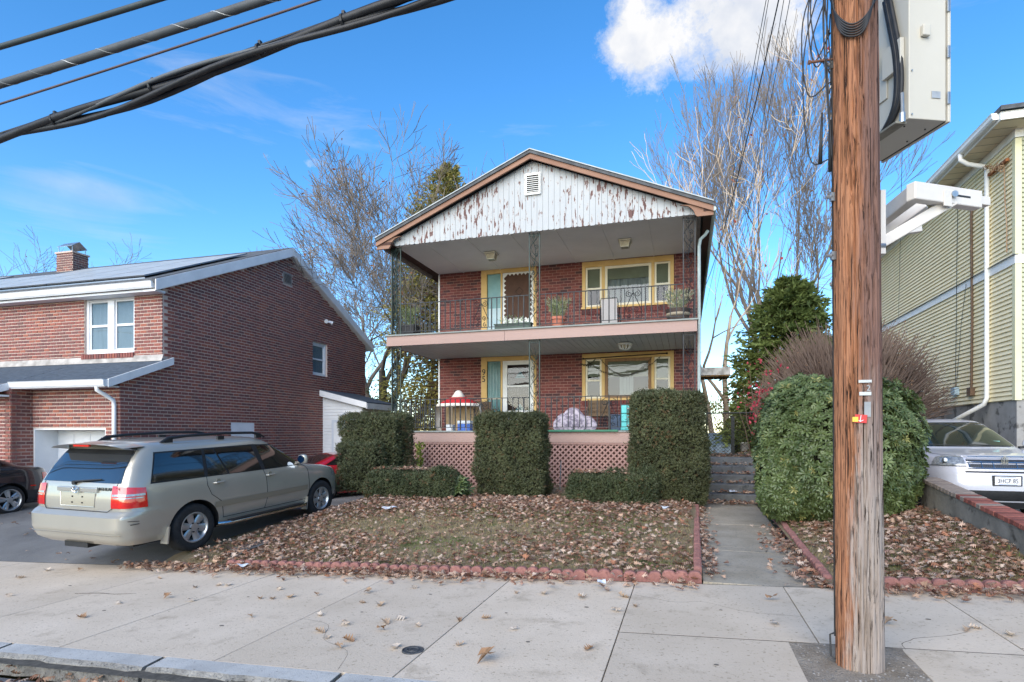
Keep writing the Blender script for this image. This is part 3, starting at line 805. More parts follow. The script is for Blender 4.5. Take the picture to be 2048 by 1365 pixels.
# --- gable, roof
RX0, RX1, AX, AZ, EZ = -8.17, .61, -3.78, 8.80, 6.98
def roofz(x): return EZ + (AZ - EZ) * (1 - abs(x - AX) / (AX - RX0))
shingle = M('roof_shingle', lin('#4a4c4f'), lin('#5d6063'), scale=6, rough=.95, bump=.8, bscale=30)
rake_m = M('rake_board', lin('#846352'), lin('#93715e'), scale=1.5, rough=.8, bump=.4, bscale=25, third=lin('#7e5a48'), tscale=7, tlo=.62, thi=.7, stretch=(.5, 1, 2))
drip = M('drip_edge', lin('#8d9496'), lin('#a0a6a8'), scale=3, rough=.5, metal=.2)
for sgn, ex in ((-1, RX0), (1, RX1)):
    b = MB(); b.prism([(AX, 14.02, AZ - .1), (ex, 14.02, EZ - .1), (ex, 14.02, EZ), (AX, 14.02, AZ)], (0, 14.4, 0)); b.build('roof', shingle, H95)
    b = MB(); b.prism([(AX, 14.06, AZ - .225), (ex, 14.06, EZ - .225), (ex, 14.06, EZ - .035), (AX, 14.06, AZ - .035)], (0, .05, 0)); b.build('rake_board', rake_m, H95)
    b = MB(); b.prism([(AX, 13.995, AZ - .02), (ex, 13.995, EZ - .02), (ex, 13.995, EZ + .006), (AX, 13.995, AZ + .006)], (0, .03, 0)); b.build('drip_edge', drip, H95)
    b = MB(); xa, xb = sorted((ex, -7.72 if sgn < 0 else .37)); b.box((xa + .02, 14.1, EZ - .20), (xb, 28.2, EZ - .13)); b.build('soffit', M('soffit_brown', lin('#3b2620'), lin('#4d342c'), scale=3, rough=.8), H95)
    # cornice returns with a hollow curve
    cx = ex; P = [(cx, 14.112, EZ - .30)]; s_ = -sgn
    P += [(cx, 14.112, EZ - .06), (cx + s_ * .75, 14.112, roofz(cx + s_ * .75) - .3)]
    P += [(cx + s_ * (.75 - .35 * math.sin(a)), 14.112, EZ - .30 + .31 * (math.cos(a))) for a in (.5, .8, 1.1, 1.4)]
    P += [(cx + s_ * .36, 14.112, EZ - .30)]
    b = MB(); b.prism(P, (0, .06, 0)); b.build('cornice_return', rake_m, H95)
gx = -8.0
while gx < .42:
    w = .150; a, c = gx, min(gx + w - .006, .44)
    zb = 6.79 + rnd.uniform(-.006, .006)
    def tz(x): return roofz(x) - .2
    if min(tz(a), tz(c)) > zb + .02:
        b = MB(); top = [(a, tz(a)), (c, tz(c))] if not (a < AX < c) else [(a, tz(a)), (AX, tz(AX)), (c, tz(c))]
        pl = [(a, 14.28, zb + .02), (a + .03, 14.28, zb), (c - .03, 14.28, zb), (c, 14.28, zb + .02)] + [(x, 14.28, z) for x, z in top[::-1]]
        b.prism(pl, (0, .03 + rnd.uniform(0, .004), 0)); b.build('gable_board', peel, H95)
    gx += w
b = MB(); b.box((-3.96, 14.22, 7.72), (-3.55, 14.275, 8.27)); vf = b.build('gable_vent', white_p, H95)
b = MB(); b.box((-3.91, 14.213, 7.78), (-3.60, 14.219, 8.21)); b.build('vent_opening', dark_in, vf)
for k in range(8):
    z = 7.80 + .051 * k; b = MB(); b.obox((-3.755, 14.205, z), (.155, 0, 0), (0, .010, .006), (0, -.002, .007)); b.build('louver', white_p, vf)
b = MB(); b.prism([(RX0 + .12, 14.34, EZ - .17), (AX, 14.34, AZ - .17), (RX1 - .12, 14.34, EZ - .17)], (0, .03, 0)); b.build('gable_backing', dark_in, H95)
# upper porch ceiling panels and battens
xs = [-8.0, -6.85, -5.62, -4.4, -3.2, -2.05, -.9, .30]
for a, c in zip(xs[:-1], xs[1:]):
    b = MB(); b.box((a + .004, 14.32, 6.80), (c - .004, 17.27, 6.83)); b.build('ceiling_panel', ceil_m, H95)
    b = MB(); b.box((c - .022, 14.32, 6.786), (c + .022, 17.27, 6.797)); b.build('batten', ceil_m, H95)
beam = M('porch_beam', lin('#6d6661'), lin('#827a74'), scale=4, rough=.8)
for a, c in ((-8.06, -7.96), (.26, .34)):
    b = MB(); b.box((a, 14.3, 6.70), (c, 17.3, 6.86)); b.build('porch_beam', beam, H95)
# --- porch decks
for a, c in ((-7.97, -4.53), (-4.522, .25)):
    b = MB(); b.box((a, 14.29, 4.03), (c, 14.33, 4.30)); b.build('fascia_board', pink, H95)
    b = MB(); b.box((a, 14.285, 1.375), (c, 14.33, 1.645)); b.build('fascia_board', pink, H95)
for a, c in ((-7.97, -7.93), (.21, .25)):
    b = MB(); b.box((a, 14.33, 4.03), (c, 17.28, 4.30)); b.build('side_fascia', pink, H95)
b = MB(); b.box((-8.0, 14.25, 4.30), (.28, 17.29, 4.335)); b.build('upper_deck', deckm, H95)
b = MB(); b.box((-8.0, 14.25, 1.645), (.28, 17.29, 1.68)); b.build('lower_deck', deckm, H95)
x = -7.92
while x < .2:
    b = MB(); b.box((x + .004, 14.335, 4.04 + rnd.uniform(0, .002)), (min(x + .166, .208), 17.28, 4.06)); b.build('ceiling_plank', plank_m, H95); x += .17
b = MB(); b.box((-3.4, 14.2, 1.655), (-1.6, 14.26, 1.70)); b.build('deck_edge_strip', M('green_strip', lin('#2f6a52'), lin('#3b7a60'), scale=5, rough=.6), H95)
# --- lattice skirt
b = MB(); b.box((-7.93, 14.5, .1), (.2, 14.54, 1.36)); lat = b.build('lattice_skirt', M('skirt_backing', lin('#5a3f3a'), lin('#6b4c45'), scale=3, rough=.9), H95)
b = MB(); b.box((-7.97, 14.30, 1.33), (.25, 14.35, 1.373)); b.box((-7.97, 14.30, .12), (.25, 14.345, .2)); b.build('lattice_rail', pink_lat, lat)
z0, z1, x0, x1 = .2, 1.33, -7.95, .23
sp = .142
for dirn, yy in ((1, 14.325), (-1, 14.338)):
    k = -int((z1 - z0) / sp) - 1
    while True:
        xa = x0 + k * sp; xb = xa + (z1 - z0); k += 1
        if xa > x1: break
        a0, b0 = max(xa, x0), min(xb, x1)
        if b0 - a0 < .05: continue
        za, zb = z0 + (a0 - xa), z0 + (b0 - xa)
        if dirn < 0: za, zb = z0 + z1 - za, z0 + z1 - zb
        b = MB(); b.bar((a0, yy, za), (b0, yy, zb), .008, .042, up=(0, 0, 1)); b.build('slat', pink_lat, lat)
# --- wrought iron posts
def spiral(c, r0, turns, start, sg, axis_x, n=22):
    pts = []
    for k in range(n + 1):
        f = k / n; r = r0 * (1 - .82 * f); a = start + sg * turns * 2 * PI * f
        pts.append((c[0] + axis_x[0] * r * math.cos(a), c[1] + axis_x[1] * r * math.cos(a), c[2] + r * math.sin(a)))
    return pts
def iron_panel(par, p, ax, w, z0, z1, m, vine=True):
    """flat wrought iron column panel: two uprights, cross bars, scroll work"""
    p = Vector(p); ax = Vector(ax)
    root = None
    for s in (0, 1):
        b = MB(); q = p + ax * (w * s); b.box((q.x - .014, q.y - .014, z0), (q.x + .014, q.y + .014, z1)); u_ = b.build('porch_post' if root is None else 'upright', m, par if root is None else root)
        if root is None: root = u_
    for z in (z0 + .03, z1 - .03, z1 - .07):
        b = MB(); b.bar(p + Vector((0, 0, z)), p + ax * w + Vector((0, 0, z)), .016, .016); b.build('cross_bar', m, root)
    z = z0 + .12; k = 0; r = .0075
    while z < z1 - .42:
        sg = 1 if k % 2 else -1; b = MB()
        off = lambda f, zz: (p.x + ax.x * w * f, p.y + ax.y * w * f, zz)
        b.tube(spiral(off(.36 if sg > 0 else .64, z + .10), .062, 1.4, PI / 2 * sg - .4, -sg, ax), r, 4)
        b.tube([off(.5 - .42 * sg * math.sin(PI * (f - .5)), z + .06 + .36 * f) for f in [i / 10 for i in range(11)]], r, 4)
        b.tube(spiral(off(.62 if sg > 0 else .38, z + .36), .055, 1.3, -PI / 2 * sg, sg, ax), r, 4)
        b.tube([off(.5 + .1 * sg * math.sin(3 * f), z + .12 + .5 * f) for f in [i / 8 for i in range(9)]], r * .8, 4)
        for q in range(3): b.tube([off(.5, z + .15 + .1 * q), off(.5 + .22 * (1 if q % 2 else -1), z + .24 + .1 * q), off(.5 + .34 * (1 if q % 2 else -1), z + .36 + .1 * q)], r * .8, 4)
        b.build('scroll', m, root); z += .47; k += 1
    return root
for (z0, z1) in ((4.335, 6.79), (1.68, 4.03)):
    iron_panel(H95, (-7.86, 14.4, 0), (1, 0, 0), .27, z0, z1, iron_g)
    iron_panel(H95, (-7.86, 14.43, 0), (0, 1, 0), .25, z0, z1, iron_g)
    iron_panel(H95, (-3.885, 14.4, 0), (1, 0, 0), .27, z0, z1, iron_g)
    iron_panel(H95, (-.06, 14.4, 0), (1, 0, 0), .265, z0, z1, iron)
    iron_panel(H95, (.205, 14.43, 0), (0, 1, 0), .25, z0, z1, iron)
# --- railings
def railing(a, c, zd, scroll_at=()):
    a, c = Vector(a), Vector(c); d = c - a; L = d.length; d.normalize()
    zt, zb = zd + .86, zd + .09
    up = Vector((0, 0, 1))
    b = MB(); b.bar(a + up * zt, c + up * zt, .034, .02); b.bar(a + up * zb, c + up * zb, .022, .016); rl = b.build('railing', iron, H95)
    n = max(2, int(L / .142)); sc = [s_ * n for s_ in scroll_at]
    for k in range(1, n):
        if any(abs(k - s_) < 1.6 for s_ in sc) and not any(abs(k - s_) < .5 for s_ in sc): continue
        q = a + d * (L * k / n); w = .0105 if k % 6 else .014
        b = MB(); b.box((q.x - w, q.y - w, zd + .02 if k % 6 == 0 else zb), (q.x + w, q.y + w, zt)); b.build('baluster', iron, rl)
    for s_ in scroll_at:
        q = a + d * (L * round(s_ * n) / n); b = MB()
        for sg in (-1, 1):
            o = lambda x, z: (q.x + d.x * x * sg, q.y + d.y * x * sg, zb + z)
            b.tube(spiral(o(.10, .62), .085, 1.5, PI / 2, -sg, d), .009, 4); b.tube(spiral(o(.075, .24), .06, 1.5, -PI / 2, sg, d), .009, 4)
            b.tube(spiral(o(.11, .07), .055, 1.2, PI / 2, sg, d), .009, 4)
            b.tube([o(.20 - .19 * f, .22 + .42 * f) for f in (0, .25, .5, .75, 1)], .009, 4); b.tube([o(.215, 0), o(.205, .2), o(.2, .5), o(.205, .77)], .009, 4)
        b.build('scroll', iron, rl)
for zd in (4.335, 1.68):
    railing((-7.58, 14.4, 0), (-3.89, 14.4, 0), zd, (.64,)); railing((-3.60, 14.4, 0), (-.07, 14.4, 0), zd, (.5,) if zd < 3 else (.66,))
    railing((-7.86, 14.7, 0), (-7.86, 17.25, 0), zd); railing((.205, 14.7, 0), (.205, 17.25, 0), zd)
# --- porch ceiling lights
lit = M('lantern_frame', lin('#cfc9b8'), lin('#b8b19d'), scale=6, rough=.5); lglass = M('lantern_glass', lin('#8d8471'), lin('#a89f88'), scale=8, rough=.2)
for (px, py) in ((983, 513), (1250, 488)):
    p = pt(px, py, Z=6.7); b = MB(); b.box((p.x - .17, p.y - .17, 6.75), (p.x + .17, p.y + .17, 6.785)); l_ = b.build('ceiling_light', lit, H95)
    b = MB(); b.add([(p.x - .13, p.y - .13, 6.75), (p.x + .13, p.y - .13, 6.75), (p.x + .13, p.y + .13, 6.75), (p.x - .13, p.y + .13, 6.75), (p.x - .10, p.y - .10, 6.6), (p.x + .10, p.y - .10, 6.6), (p.x + .10, p.y + .10, 6.6), (p.x - .10, p.y + .10, 6.6)],
                    [(0, 1, 5, 4), (1, 2, 6, 5), (2, 3, 7, 6), (3, 0, 4, 7), (4, 5, 6, 7)]); b.build('shade', lglass, l_)
    b = MB()
    for sx in (-1, 1):
        for sy in (-1, 1): b.tube([(p.x + .132 * sx, p.y + .132 * sy, 6.75), (p.x + .102 * sx, p.y + .102 * sy, 6.6)], .012, 4)
    for s in (-1, 1): b.bar((p.x - .11, p.y + .102 * s, 6.6), (p.x + .11, p.y + .102 * s, 6.6), .02, .02); b.bar((p.x + .102 * s, p.y - .11, 6.6), (p.x + .102 * s, p.y + .11, 6.6), .02, .02)
    b.build('cage', lit, l_)
p = pt(1250, 690, Z=3.98); b = MB(); b.lathe((p.x, p.y, 3.93), [(.16, .1), (.2, .07), (.2, .05), (.1, .04)], 20); l_ = b.build('ceiling_light', white_p, H95)
b = MB()
for k in range(10):
    a = 2 * PI * k / 10; b.tube([(p.x + .17 * math.cos(a), p.y + .17 * math.sin(a), 3.98), (p.x + .13 * math.cos(a), p.y + .13 * math.sin(a), 3.88), (p.x + .05 * math.cos(a), p.y + .05 * math.sin(a), 3.85)], .012, 4)
b.build('cage', white_p, l_)
b = MB(); b.lathe((p.x, p.y, 3.87), [(.03, 0), (.09, .03), (.11, .1)], 14); b.build('bulb_glass', lglass, l_)
# side door hood and downspout
hd = MB(); hd.box((.38, 17.9, 3.33), (1.24, 19.1, 3.55)); hood = hd.build('door_hood', M('hood_paint', lin('#b9b7b2'), lin('#8f8c86'), scale=5, rough=.8, lo=.45, hi=.6), H95)
for k in range(6):
    b = MB(); b.box((.42 + .135 * k, 17.95, 3.295), (.42 + .135 * k + .12, 19.05, 3.326)); b.build('plank', M('hood_planks', lin('#a8875c'), lin('#8e6f4b'), scale=3, rough=.8), hood)
dsp = M('downspout_paint', lin('#a9b7b3'), lin('#bcc8c4'), scale=3, rough=.5)
b = MB(); b.tube([(.52, 15.0, 6.62), (.45, 15.0, 6.52), (.34, 15.0, 6.42), (.31, 15.0, 6.25), (.31, 15.0, .4)], .04, 8); b.build('downspout', dsp, H95)
b = MB(); b.tube([(.62, 14.1, 6.82), (.62, 28.2, 6.82)], .055, 8); b.build('gutter', dsp, H95)
# ================================================================== left brick house
LROT = math.radians(1.5)
LH = thing('brick_house', 'dark red brick house with rooftop solar panels and white garage door', 'house', (-13.0, 11.65, 0), LROT)
ORG[LH.name] = (0, 0, 0)
LMW = Matrix.Translation((-13.0, 11.65, 0)) @ Matrix.Rotation(LROT, 4, 'Z')
bmL, mmL, tL = brick_mats('brick_left', ['#83504a', '#88544d', '#794c47', '#734c49', '#8d564b', '#6e4b48', '#80504a', '#935a4b'], lin('#c9b5a9'))
lscore = lambda p: cam_score(LMW @ Vector(p))
def rl_top(ly):      # underside of the roof along the gable wall
    return 5.46 + 2.28 * (1 - abs(ly - 5.15) / 5.15)
def shed_z(ly): return 3.50 + .40 * ly
# side wall (gable end), u=0 at the garage front
Wside = 11.5
def top_side(u):
    ly = u - 1.2
    return shed_z(ly) - .06 if ly < 0 else rl_top(ly)
opS = [(1.2 + 4.80, 1.2 + 5.28, 6.74, 7.14), (1.2 + 6.5, 1.2 + 7.43, 3.77, 5.02), (1.2 + 2.41, 1.2 + 3.41, 1.1, 1.94)]
mpS = mapper((0, -1.2, 0), PI / 2)
b = MB(); wall_panel(b, mpS, 1.2, -.8, 8, [], .25, lambda u: shed_z(u - 1.2) - .06)
mpS2 = mapper((0, 0, 0), PI / 2); wall_panel(b, mpS2, 10.3, -.8, 8, [(q[0] - 1.2, q[1] - 1.2, q[2], q[3]) for q in opS], .25, rl_top); wS = b.build('side_wall', mmL, LH, local=True)
def lay(*a, **k): lay_bricks(*a, **k)
lay(wS, mpS, PI / 2, Wside, -.7, 8.0, opS, bmL, tL, blen=.225, top=top_side, single=170, score=lscore, zone=lambda u, z: z > 1.95, joint=.025)
# upper front wall
mpF = mapper((-14, 0, 0), 0); opF = [(14 - 2.635, 14 - .913, 3.75, 5.28), (14 - 8.2, 14 - 6.05, 3.75, 5.28)]
b = MB(); wall_panel(b, mpF, 13.75, 2.5, 5.46, opF, .25); wF = b.build('front_wall', mmL, LH, local=True)
lay(wF, mpF, 0, 14.0, 3.35, 5.46, opF, bmL, tL, blen=.225, single=70, score=lscore, joint=.025)
# garage front and entry bay
mpG = mapper((-2.8, -1.2, 0), 0); opG = [(.02, 2.38, -.8, 1.74)]
b = MB(); wall_panel(b, mpG, 2.55, -.8, 3.0, opG, .2); wG = b.build('garage_wall', mmL, LH, local=True)
lay(wG, mpG, 0, 2.8, -.7, 3.0, opG, bmL, tL, blen=.225, single=60, score=lscore, zone=lambda u, z: z > 1.8, joint=.025)
mpE = mapper((-9.5, -1.7, 0), 0); b = MB(); wall_panel(b, mpE, 6.7, -.8, 2.83, [], .2)
mpE2 = mapper((-2.8, -1.7, 0), PI / 2); wall_panel(b, mpE2, .5, -.8, 2.83, [], .2); wE = b.build('entry_wall', mmL, LH, local=True)
lay(wE, mpE, 0, 6.7, -.7, 2.83, [], bmL, tL, blen=.225, joint=.025); lay(wE, mpE2, PI / 2, .5, -.7, 2.83, [], bmL, tL, blen=.225, joint=.025)
b = MB(); b.box((-14, 10.05, -.8), (-.26, 10.3, 5.46)); b.box((-14.2, 0.26, -.8), (-14, 10.3, 5.46)); b.box((-13.9, 1.2, -.6), (-.3, 1.3, 5.4)); b.build('rear_wall', dark_in, LH, local=True)
# trim, roof
whiteL = M('white_trim', lin('#d5d7da'), lin('#e3e4e6'), scale=2, rough=.5)
def roofL(ly): return 5.70 + 2.33 * (1 - abs(ly - 5.15) / 5.15)
for sg in (-1, 1):
    e = -.38 if sg < 0 else 10.68
    za, ze = roofL(5.15), roofL(5.15) - 2.33 / 5.15 * abs(e - 5.15)
    b = MB(); b.prism([(.16, 5.15, za - .1), (.16, e, ze - .1), (.16, e, ze), (.16, 5.15, za)], (-16, 0, 0)); b.build('roof', shingle, LH, local=True)
    b = MB(); b.prism([(.17, 5.15, za - .30), (.17, e, ze - .30), (.17, e, ze - .02), (.17, 5.15, za - .02)], (.03, 0, 0)); b.build('rake_board', whiteL, LH, local=True)
    b = MB(); b.prism([(-.2, 5.15, za - .32), (-.2, e, ze - .32), (-.2, e, ze - .29), (-.2, 5.15, za - .29)], (.37, 0, 0)); b.build('rake_soffit', whiteL, LH, local=True)
ze = roofL(5.15) - 2.33 / 5.15 * 5.53
prof = [(-.02, 0), (-.10, -.02), (-.135, .03), (-.135, .12), (-.155, .15), (-.02, .15)]
b = MB(); b.prism([(.1, -.30 + y, ze - .22 + z) for y, z in prof], (-16, 0, 0)); b.build('gutter', whiteL, LH, local=True)
b = MB(); b.box((-14, -.32, ze - .30), (.1, -.005, ze - .24)); b.build('eave_board', whiteL, LH, local=True)
# leaves caught in the gutter are loose litter, left as a fringe of the gutter
# solar panels
solar = M('solar_glass_glare', lin('#a3a49f'), lin('#b0b0aa'), scale=2, rough=.38, spec=1.0)  # pale base colour carries the bright sky glare on the panels
sframe = M('solar_frame', lin('#8d9196'), rough=.35, metal=.9)
sl = math.atan(2.33 / 5.15); cs, sn = math.cos(sl), math.sin(sl)
pm = MB(); pm.box((-.83, -.5, 0), (.83, .5, .035)); pmesh = pm.mesh('solar_panel'); pmesh.materials.append(sframe)
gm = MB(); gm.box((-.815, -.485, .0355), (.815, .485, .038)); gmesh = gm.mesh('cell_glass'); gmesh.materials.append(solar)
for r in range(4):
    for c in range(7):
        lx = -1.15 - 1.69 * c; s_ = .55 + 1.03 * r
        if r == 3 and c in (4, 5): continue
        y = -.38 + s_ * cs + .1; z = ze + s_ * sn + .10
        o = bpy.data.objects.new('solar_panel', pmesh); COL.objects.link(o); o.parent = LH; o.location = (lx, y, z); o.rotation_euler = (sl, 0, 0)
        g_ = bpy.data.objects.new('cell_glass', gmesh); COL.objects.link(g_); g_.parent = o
b = MB(); b.bar((-.3, -.24, ze + .03), (-12.2, -.24, ze + .03), .02, .12, up=(0, 0, 1)); b.build('panel_skirt', sframe, LH, local=True)
# chimney
ch0 = (-9.95, 4.35)
b = MB(); b.box((-9.7, 4.45, 7.0), (-8.9, 5.05, 8.40)); chm = b.build('chimney', mmL, LH, local=True)
for mpc, W, an in ((mapper((-9.7, 4.45, 0), 0), .8, 0), (mapper((-8.9, 4.45, 0), PI / 2), .6, PI / 2)):
    lay(chm, mpc, an, W, 7.2, 8.42, [], bmL, [tuple(.75 * q + .06 for q in c_) for c_ in tL[2:6]], blen=.225, joint=.025)
b = MB(); b.box((-9.74, 4.41, 8.40), (-8.86, 5.09, 8.46)); b.build('chimney_crown', mmL, chm, local=True)
steel = M('galvanized', lin('#9aa0a4'), lin('#b3b8bb'), scale=5, rough=.35, metal=.8)
b = MB(); b.prism([(-9.7, 4.45, 8.66), (-8.95, 4.45, 8.66), (-8.95, 4.75, 8.88), (-9.7, 4.75, 8.88)], (0, 0, .012)); b.prism([(-9.7, 5.05, 8.66), (-8.95, 5.05, 8.66), (-8.95, 4.75, 8.88), (-9.7, 4.75, 8.88)], (0, 0, .012))
for x in (-9.65, -8.98):
    for y in (4.5, 5.0): b.tube([(x, y, 8.45), (x, y, 8.68)], .014, 5)
b.build('chimney_cap', steel, chm, local=True)
b = MB(); b.prism([(-9.8, 4.3, 7.50), (-8.8, 4.3, 7.50), (-8.8, 4.445, 7.66), (-9.8, 4.445, 7.66)], (0, 0, .05)); b.build('flashing', steel, chm, local=True)
# lean-to roof of garage and entry: shingle courses
shing_b = M('shingle_blue', lin('#3c4651'), lin('#4f5a66'), scale=9, rough=.9, bump=.8, bscale=35)
for k in range(11):
    y0 = -1.6 + .148 * k; y1 = y0 + .17
    b = MB(); b.prism([(.12, y0, shed_z(y0) - .02), (.12, y1, shed_z(y1) - .005), (.12, y1, shed_z(y1) + .005), (.12, y0, shed_z(y0) + .012)], (-3.0, 0, 0)); b.build('shingle_course', shing_b, LH, local=True)
for k in range(14):
    y0 = -2.1 + .152 * k; y1 = y0 + .17
    b = MB(); b.prism([(-2.9, y0, shed_z(y0) - .02), (-2.9, y1, shed_z(y1) - .005), (-2.9, y1, shed_z(y1) + .005), (-2.9, y0, shed_z(y0) + .012)], (-7.2, 0, 0)); b.build('shingle_course', shing_b, LH, local=True)
b = MB(); b.prism([(-10, -.08, shed_z(-.08) + .02), (.05, -.08, shed_z(-.08) + .02), (.05, -.02, shed_z(0) + .16), (-10, -.02, shed_z(0) + .16)], (0, .012, 0)); b.build('flashing', M('lead_flashing', lin('#b9b4ae'), lin('#8e8983'), scale=4, rough=.7), LH, local=True)
b = MB(); b.prism([(.13, -1.62, shed_z(-1.62) - .17), (.13, .2, shed_z(.2) - .17), (.13, .2, shed_z(.2) + .02), (.13, -1.62, shed_z(-1.62) + .02)], (.035, 0, 0)); b.prism([(.005, -1.6, shed_z(-1.6) - .14), (.005, 0, shed_z(0) - .14), (.005, 0, shed_z(0) - .04), (.005, -1.6, shed_z(-1.6) - .04)], (.12, 0, 0)); b.build('rake_board', whiteL, LH, local=True)
zg = shed_z(-1.6)
b = MB(); b.prism([(.14, -1.60 + y, zg - .15 + z) for y, z in prof], (-2.98, 0, 0)); b.build('gutter', whiteL, LH, local=True)
b = MB(); b.prism([(-2.84, -2.10 + y, shed_z(-2.1) - .15 + z) for y, z in prof], (-7, 0, 0)); b.prism([(-2.86, -2.2, shed_z(-2.1) - .15), (-2.86, -1.6, zg - .15), (-2.86, -1.6, zg + .02), (-2.86, -2.2, shed_z(-2.1) + .02)], (.03, 0, 0)); b.build('gutter', whiteL, LH, local=True)
b = MB(); b.box((-2.8, -1.58, 2.70), (.0, -1.21, 2.74)); b.box((-9.5, -2.08, 2.50), (-2.82, -1.72, 2.54)); b.build('eave_board', whiteL, LH, local=True)
b = MB(); b.tube([(-.14, -1.66, zg - .14), (-.14, -1.66, zg - .24), (-.10, -1.5, zg - .34), (-.08, -1.3, zg - .46), (-.08, -1.28, zg - .6), (-.08, -1.28, -.35)], .048, 10); b.build('downspout', whiteL, LH, smooth=True, local=True)
# garage door in a deep white reveal
b = MB(); b.box((-2.78, -1.19, -.8), (-2.74, -.62, 1.735)); b.box((-.46, -1.19, -.8), (-.425, -.62, 1.735)); b.box((-2.74, -1.19, 1.70), (-.46, -.62, 1.735)); gj = b.build('garage_reveal', whiteL, LH, local=True)
b = MB(); b.box((-2.74, -.62, -.8), (-.46, -.58, 1.70)); gd = b.build('garage_door', whiteL, LH, local=True)
for r in range(4):
    for c in range(4):
        x0 = -2.66 + .55 * c; z0 = 1.17 - .56 * r; b = MB(); b.prism([(x0, -.622, z0), (x0 + .47, -.622, z0), (x0 + .47, -.622, z0 + .42), (x0, -.622, z0 + .42)], (0, -.012, 0)); b.build('door_panel', whiteL, gd, local=True, bevel=.01)
# windows
def lwin(par, mpw, x0, x1, z0, z1, double, fr=.09):
    b = MB()
    def bx(a0, a1, o0, o1, c0, c1):
        vs = [mpw(x, o, z) for z in (c0, c1) for (x, o) in ((a0, o0), (a1, o0), (a1, o1), (a0, o1))]
        b.add(vs, [(0, 3, 2, 1), (4, 5, 6, 7), (0, 1, 5, 4), (1, 2, 6, 5), (2, 3, 7, 6), (3, 0, 4, 7)])
    bx(x0, x0 + fr, .06, .16, z0, z1); bx(x1 - fr, x1, .06, .16, z0, z1); bx(x0 + fr, x1 - fr, .062, .158, z1 - fr, z1); bx(x0 + fr, x1 - fr, .04, .16, z0, z0 + fr)
    xm = (x0 + x1) / 2; cells = [(x0 + fr, x1 - fr)]
    if double: bx(xm - .11, xm + .11, .05, .158, z0 + fr, z1 - fr); cells = [(x0 + fr, xm - .11), (xm + .11, x1 - fr)]
    w = b.build('window', whiteL, par, local=True)
    zm = (z0 + z1) / 2
    for a, c in cells:
        b = MB(); e = .045
        bx(a, a + e, .09, .13, z0 + fr, z1 - fr); bx(c - e, c, .09, .13, z0 + fr, z1 - fr); bx(a + e, c - e, .088, .132, zm - .03, zm + .03); bx(a + e, c - e, .092, .128, z1 - fr - e, z1 - fr); bx(a + e, c - e, .092, .128, z0 + fr, z0 + fr + e)
        b.build('sash', whiteL, w, local=True)
        b = MB(); bx(a + e, c - e, .105, .11, z0 + fr + e, z1 - fr - e); b.build('pane', pane, w, local=True)
        b = MB(); bx(a + .04, c - .01, .125, .13, z0 + .1, zm + .5 if not double else z1 - .1); b.build('curtain', M('white_curtain', lin('#d3d6d9'), lin('#c2c7cb'), scale=3, stretch=(9, 9, .5), rough=.9), w, local=True)
        b = MB(); bx(a - .02, c + .02, .245, .25, z0 + .05, z1 - .05); b.build('backing', dark_in, w, local=True)
lwin(LH, mpF, *opF[0], True); lwin(LH, mpF, *opF[1], True); lwin(LH, mpS, *opS[1], False)
for o_ in opF:    # brick sills and heads
    u = o_[0] - .06
    while u < o_[1]:
        b = MB(); b.cur = rnd.choice(tL)
        b.add([mpF(x, y, z) for z in (o_[2] - .14, o_[2] - .005) for (x, y) in ((u, -.05), (u + .07, -.05), (u + .07, .05), (u, .05))], [(0, 3, 2, 1), (4, 5, 6, 7), (0, 1, 5, 4), (1, 2, 6, 5), (2, 3, 7, 6), (3, 0, 4, 7)]); b.build('sill_brick', bmL, wF, tint=True, local=True); u += .09
b = MB(); o_ = opS[0]
b.box((-.02, o_[0] - 1.2, 6.74), (.015, o_[1] - 1.2, 7.14)); vt = b.build('gable_vent', M('vent_grey', lin('#8a7f78'), lin('#9a9088'), scale=4, rough=.8), LH, local=True)
b = MB(); b.box((.016, 4.86, 6.80), (.018, 5.22, 7.09)); b.build('vent_opening', dark_in, vt, local=True)
for k in range(7):
    z = 6.82 + .041 * k; b = MB(); b.obox((.028, 5.04, z), (.012, 0, -.008), (0, .18, 0), (.004, 0, .007)); b.build('louver', vt.data.materials[0], vt, local=True)
b = MB(); b.box((-.05, 2.41, 1.1), (.0, 3.41, 1.94)); b.build('window_cover', whiteL, LH, local=True)
b = MB(); b.lathe((.04, 7.28, 5.86), [(.05, -.03), (.06, 0), (.05, .03)], 12); fl = b.build('flood_light', whiteL, LH, local=True)
for dy in (-.12, .12):
    b = MB(); b.tube([(.05, 7.28 + dy * .3, 5.86), (.12, 7.28 + dy, 5.88), (.2, 7.28 + dy * 1.7, 5.84)], [.03, .05, .075], 12); b.build('lamp_head', whiteL, fl, local=True, smooth=True, auto=50)
# rear side porch with white clapboards
sp_ = thing('side_porch', 'small white clapboard entry shed behind the left brick house with dark sloping roof', 'shed', (-13.0, 11.65, 0), LROT); ORG[sp_.name] = (0, 0, 0)
b = MB(); b.prism([(.0, 7.14, -.1), (1.66, 7.14, -.1), (1.66, 7.14, 2.72), (0, 7.14, 3.12)], (0, 2.2, 0)); b.build('shed_body', whiteL, sp_, local=True)
for k in range(25):
    z = .0 + .12 * k; xr = 1.66 if z + .12 < 2.72 else 1.66 * (3.12 - z - .12) / .4
    if xr < .2: continue
    b = MB(); b.prism([(.02, 7.138, z), (.02, 7.136, z + .12), (.02, 7.120, z + .005)], (xr - .03, 0, 0)); b.build('clapboard', whiteL, sp_, local=True)
for k in range(22):
    z = .0 + .12 * k; b = MB(); b.prism([(1.662, 7.16, z), (1.664, 7.16, z + .12), (1.68, 7.16, z + .005)], (0, 2.1, 0)); b.build('clapboard', M('cream_clapboard', lin('#d8d3c0'), lin('#e2dece'), scale=2, rough=.6), sp_, local=True)
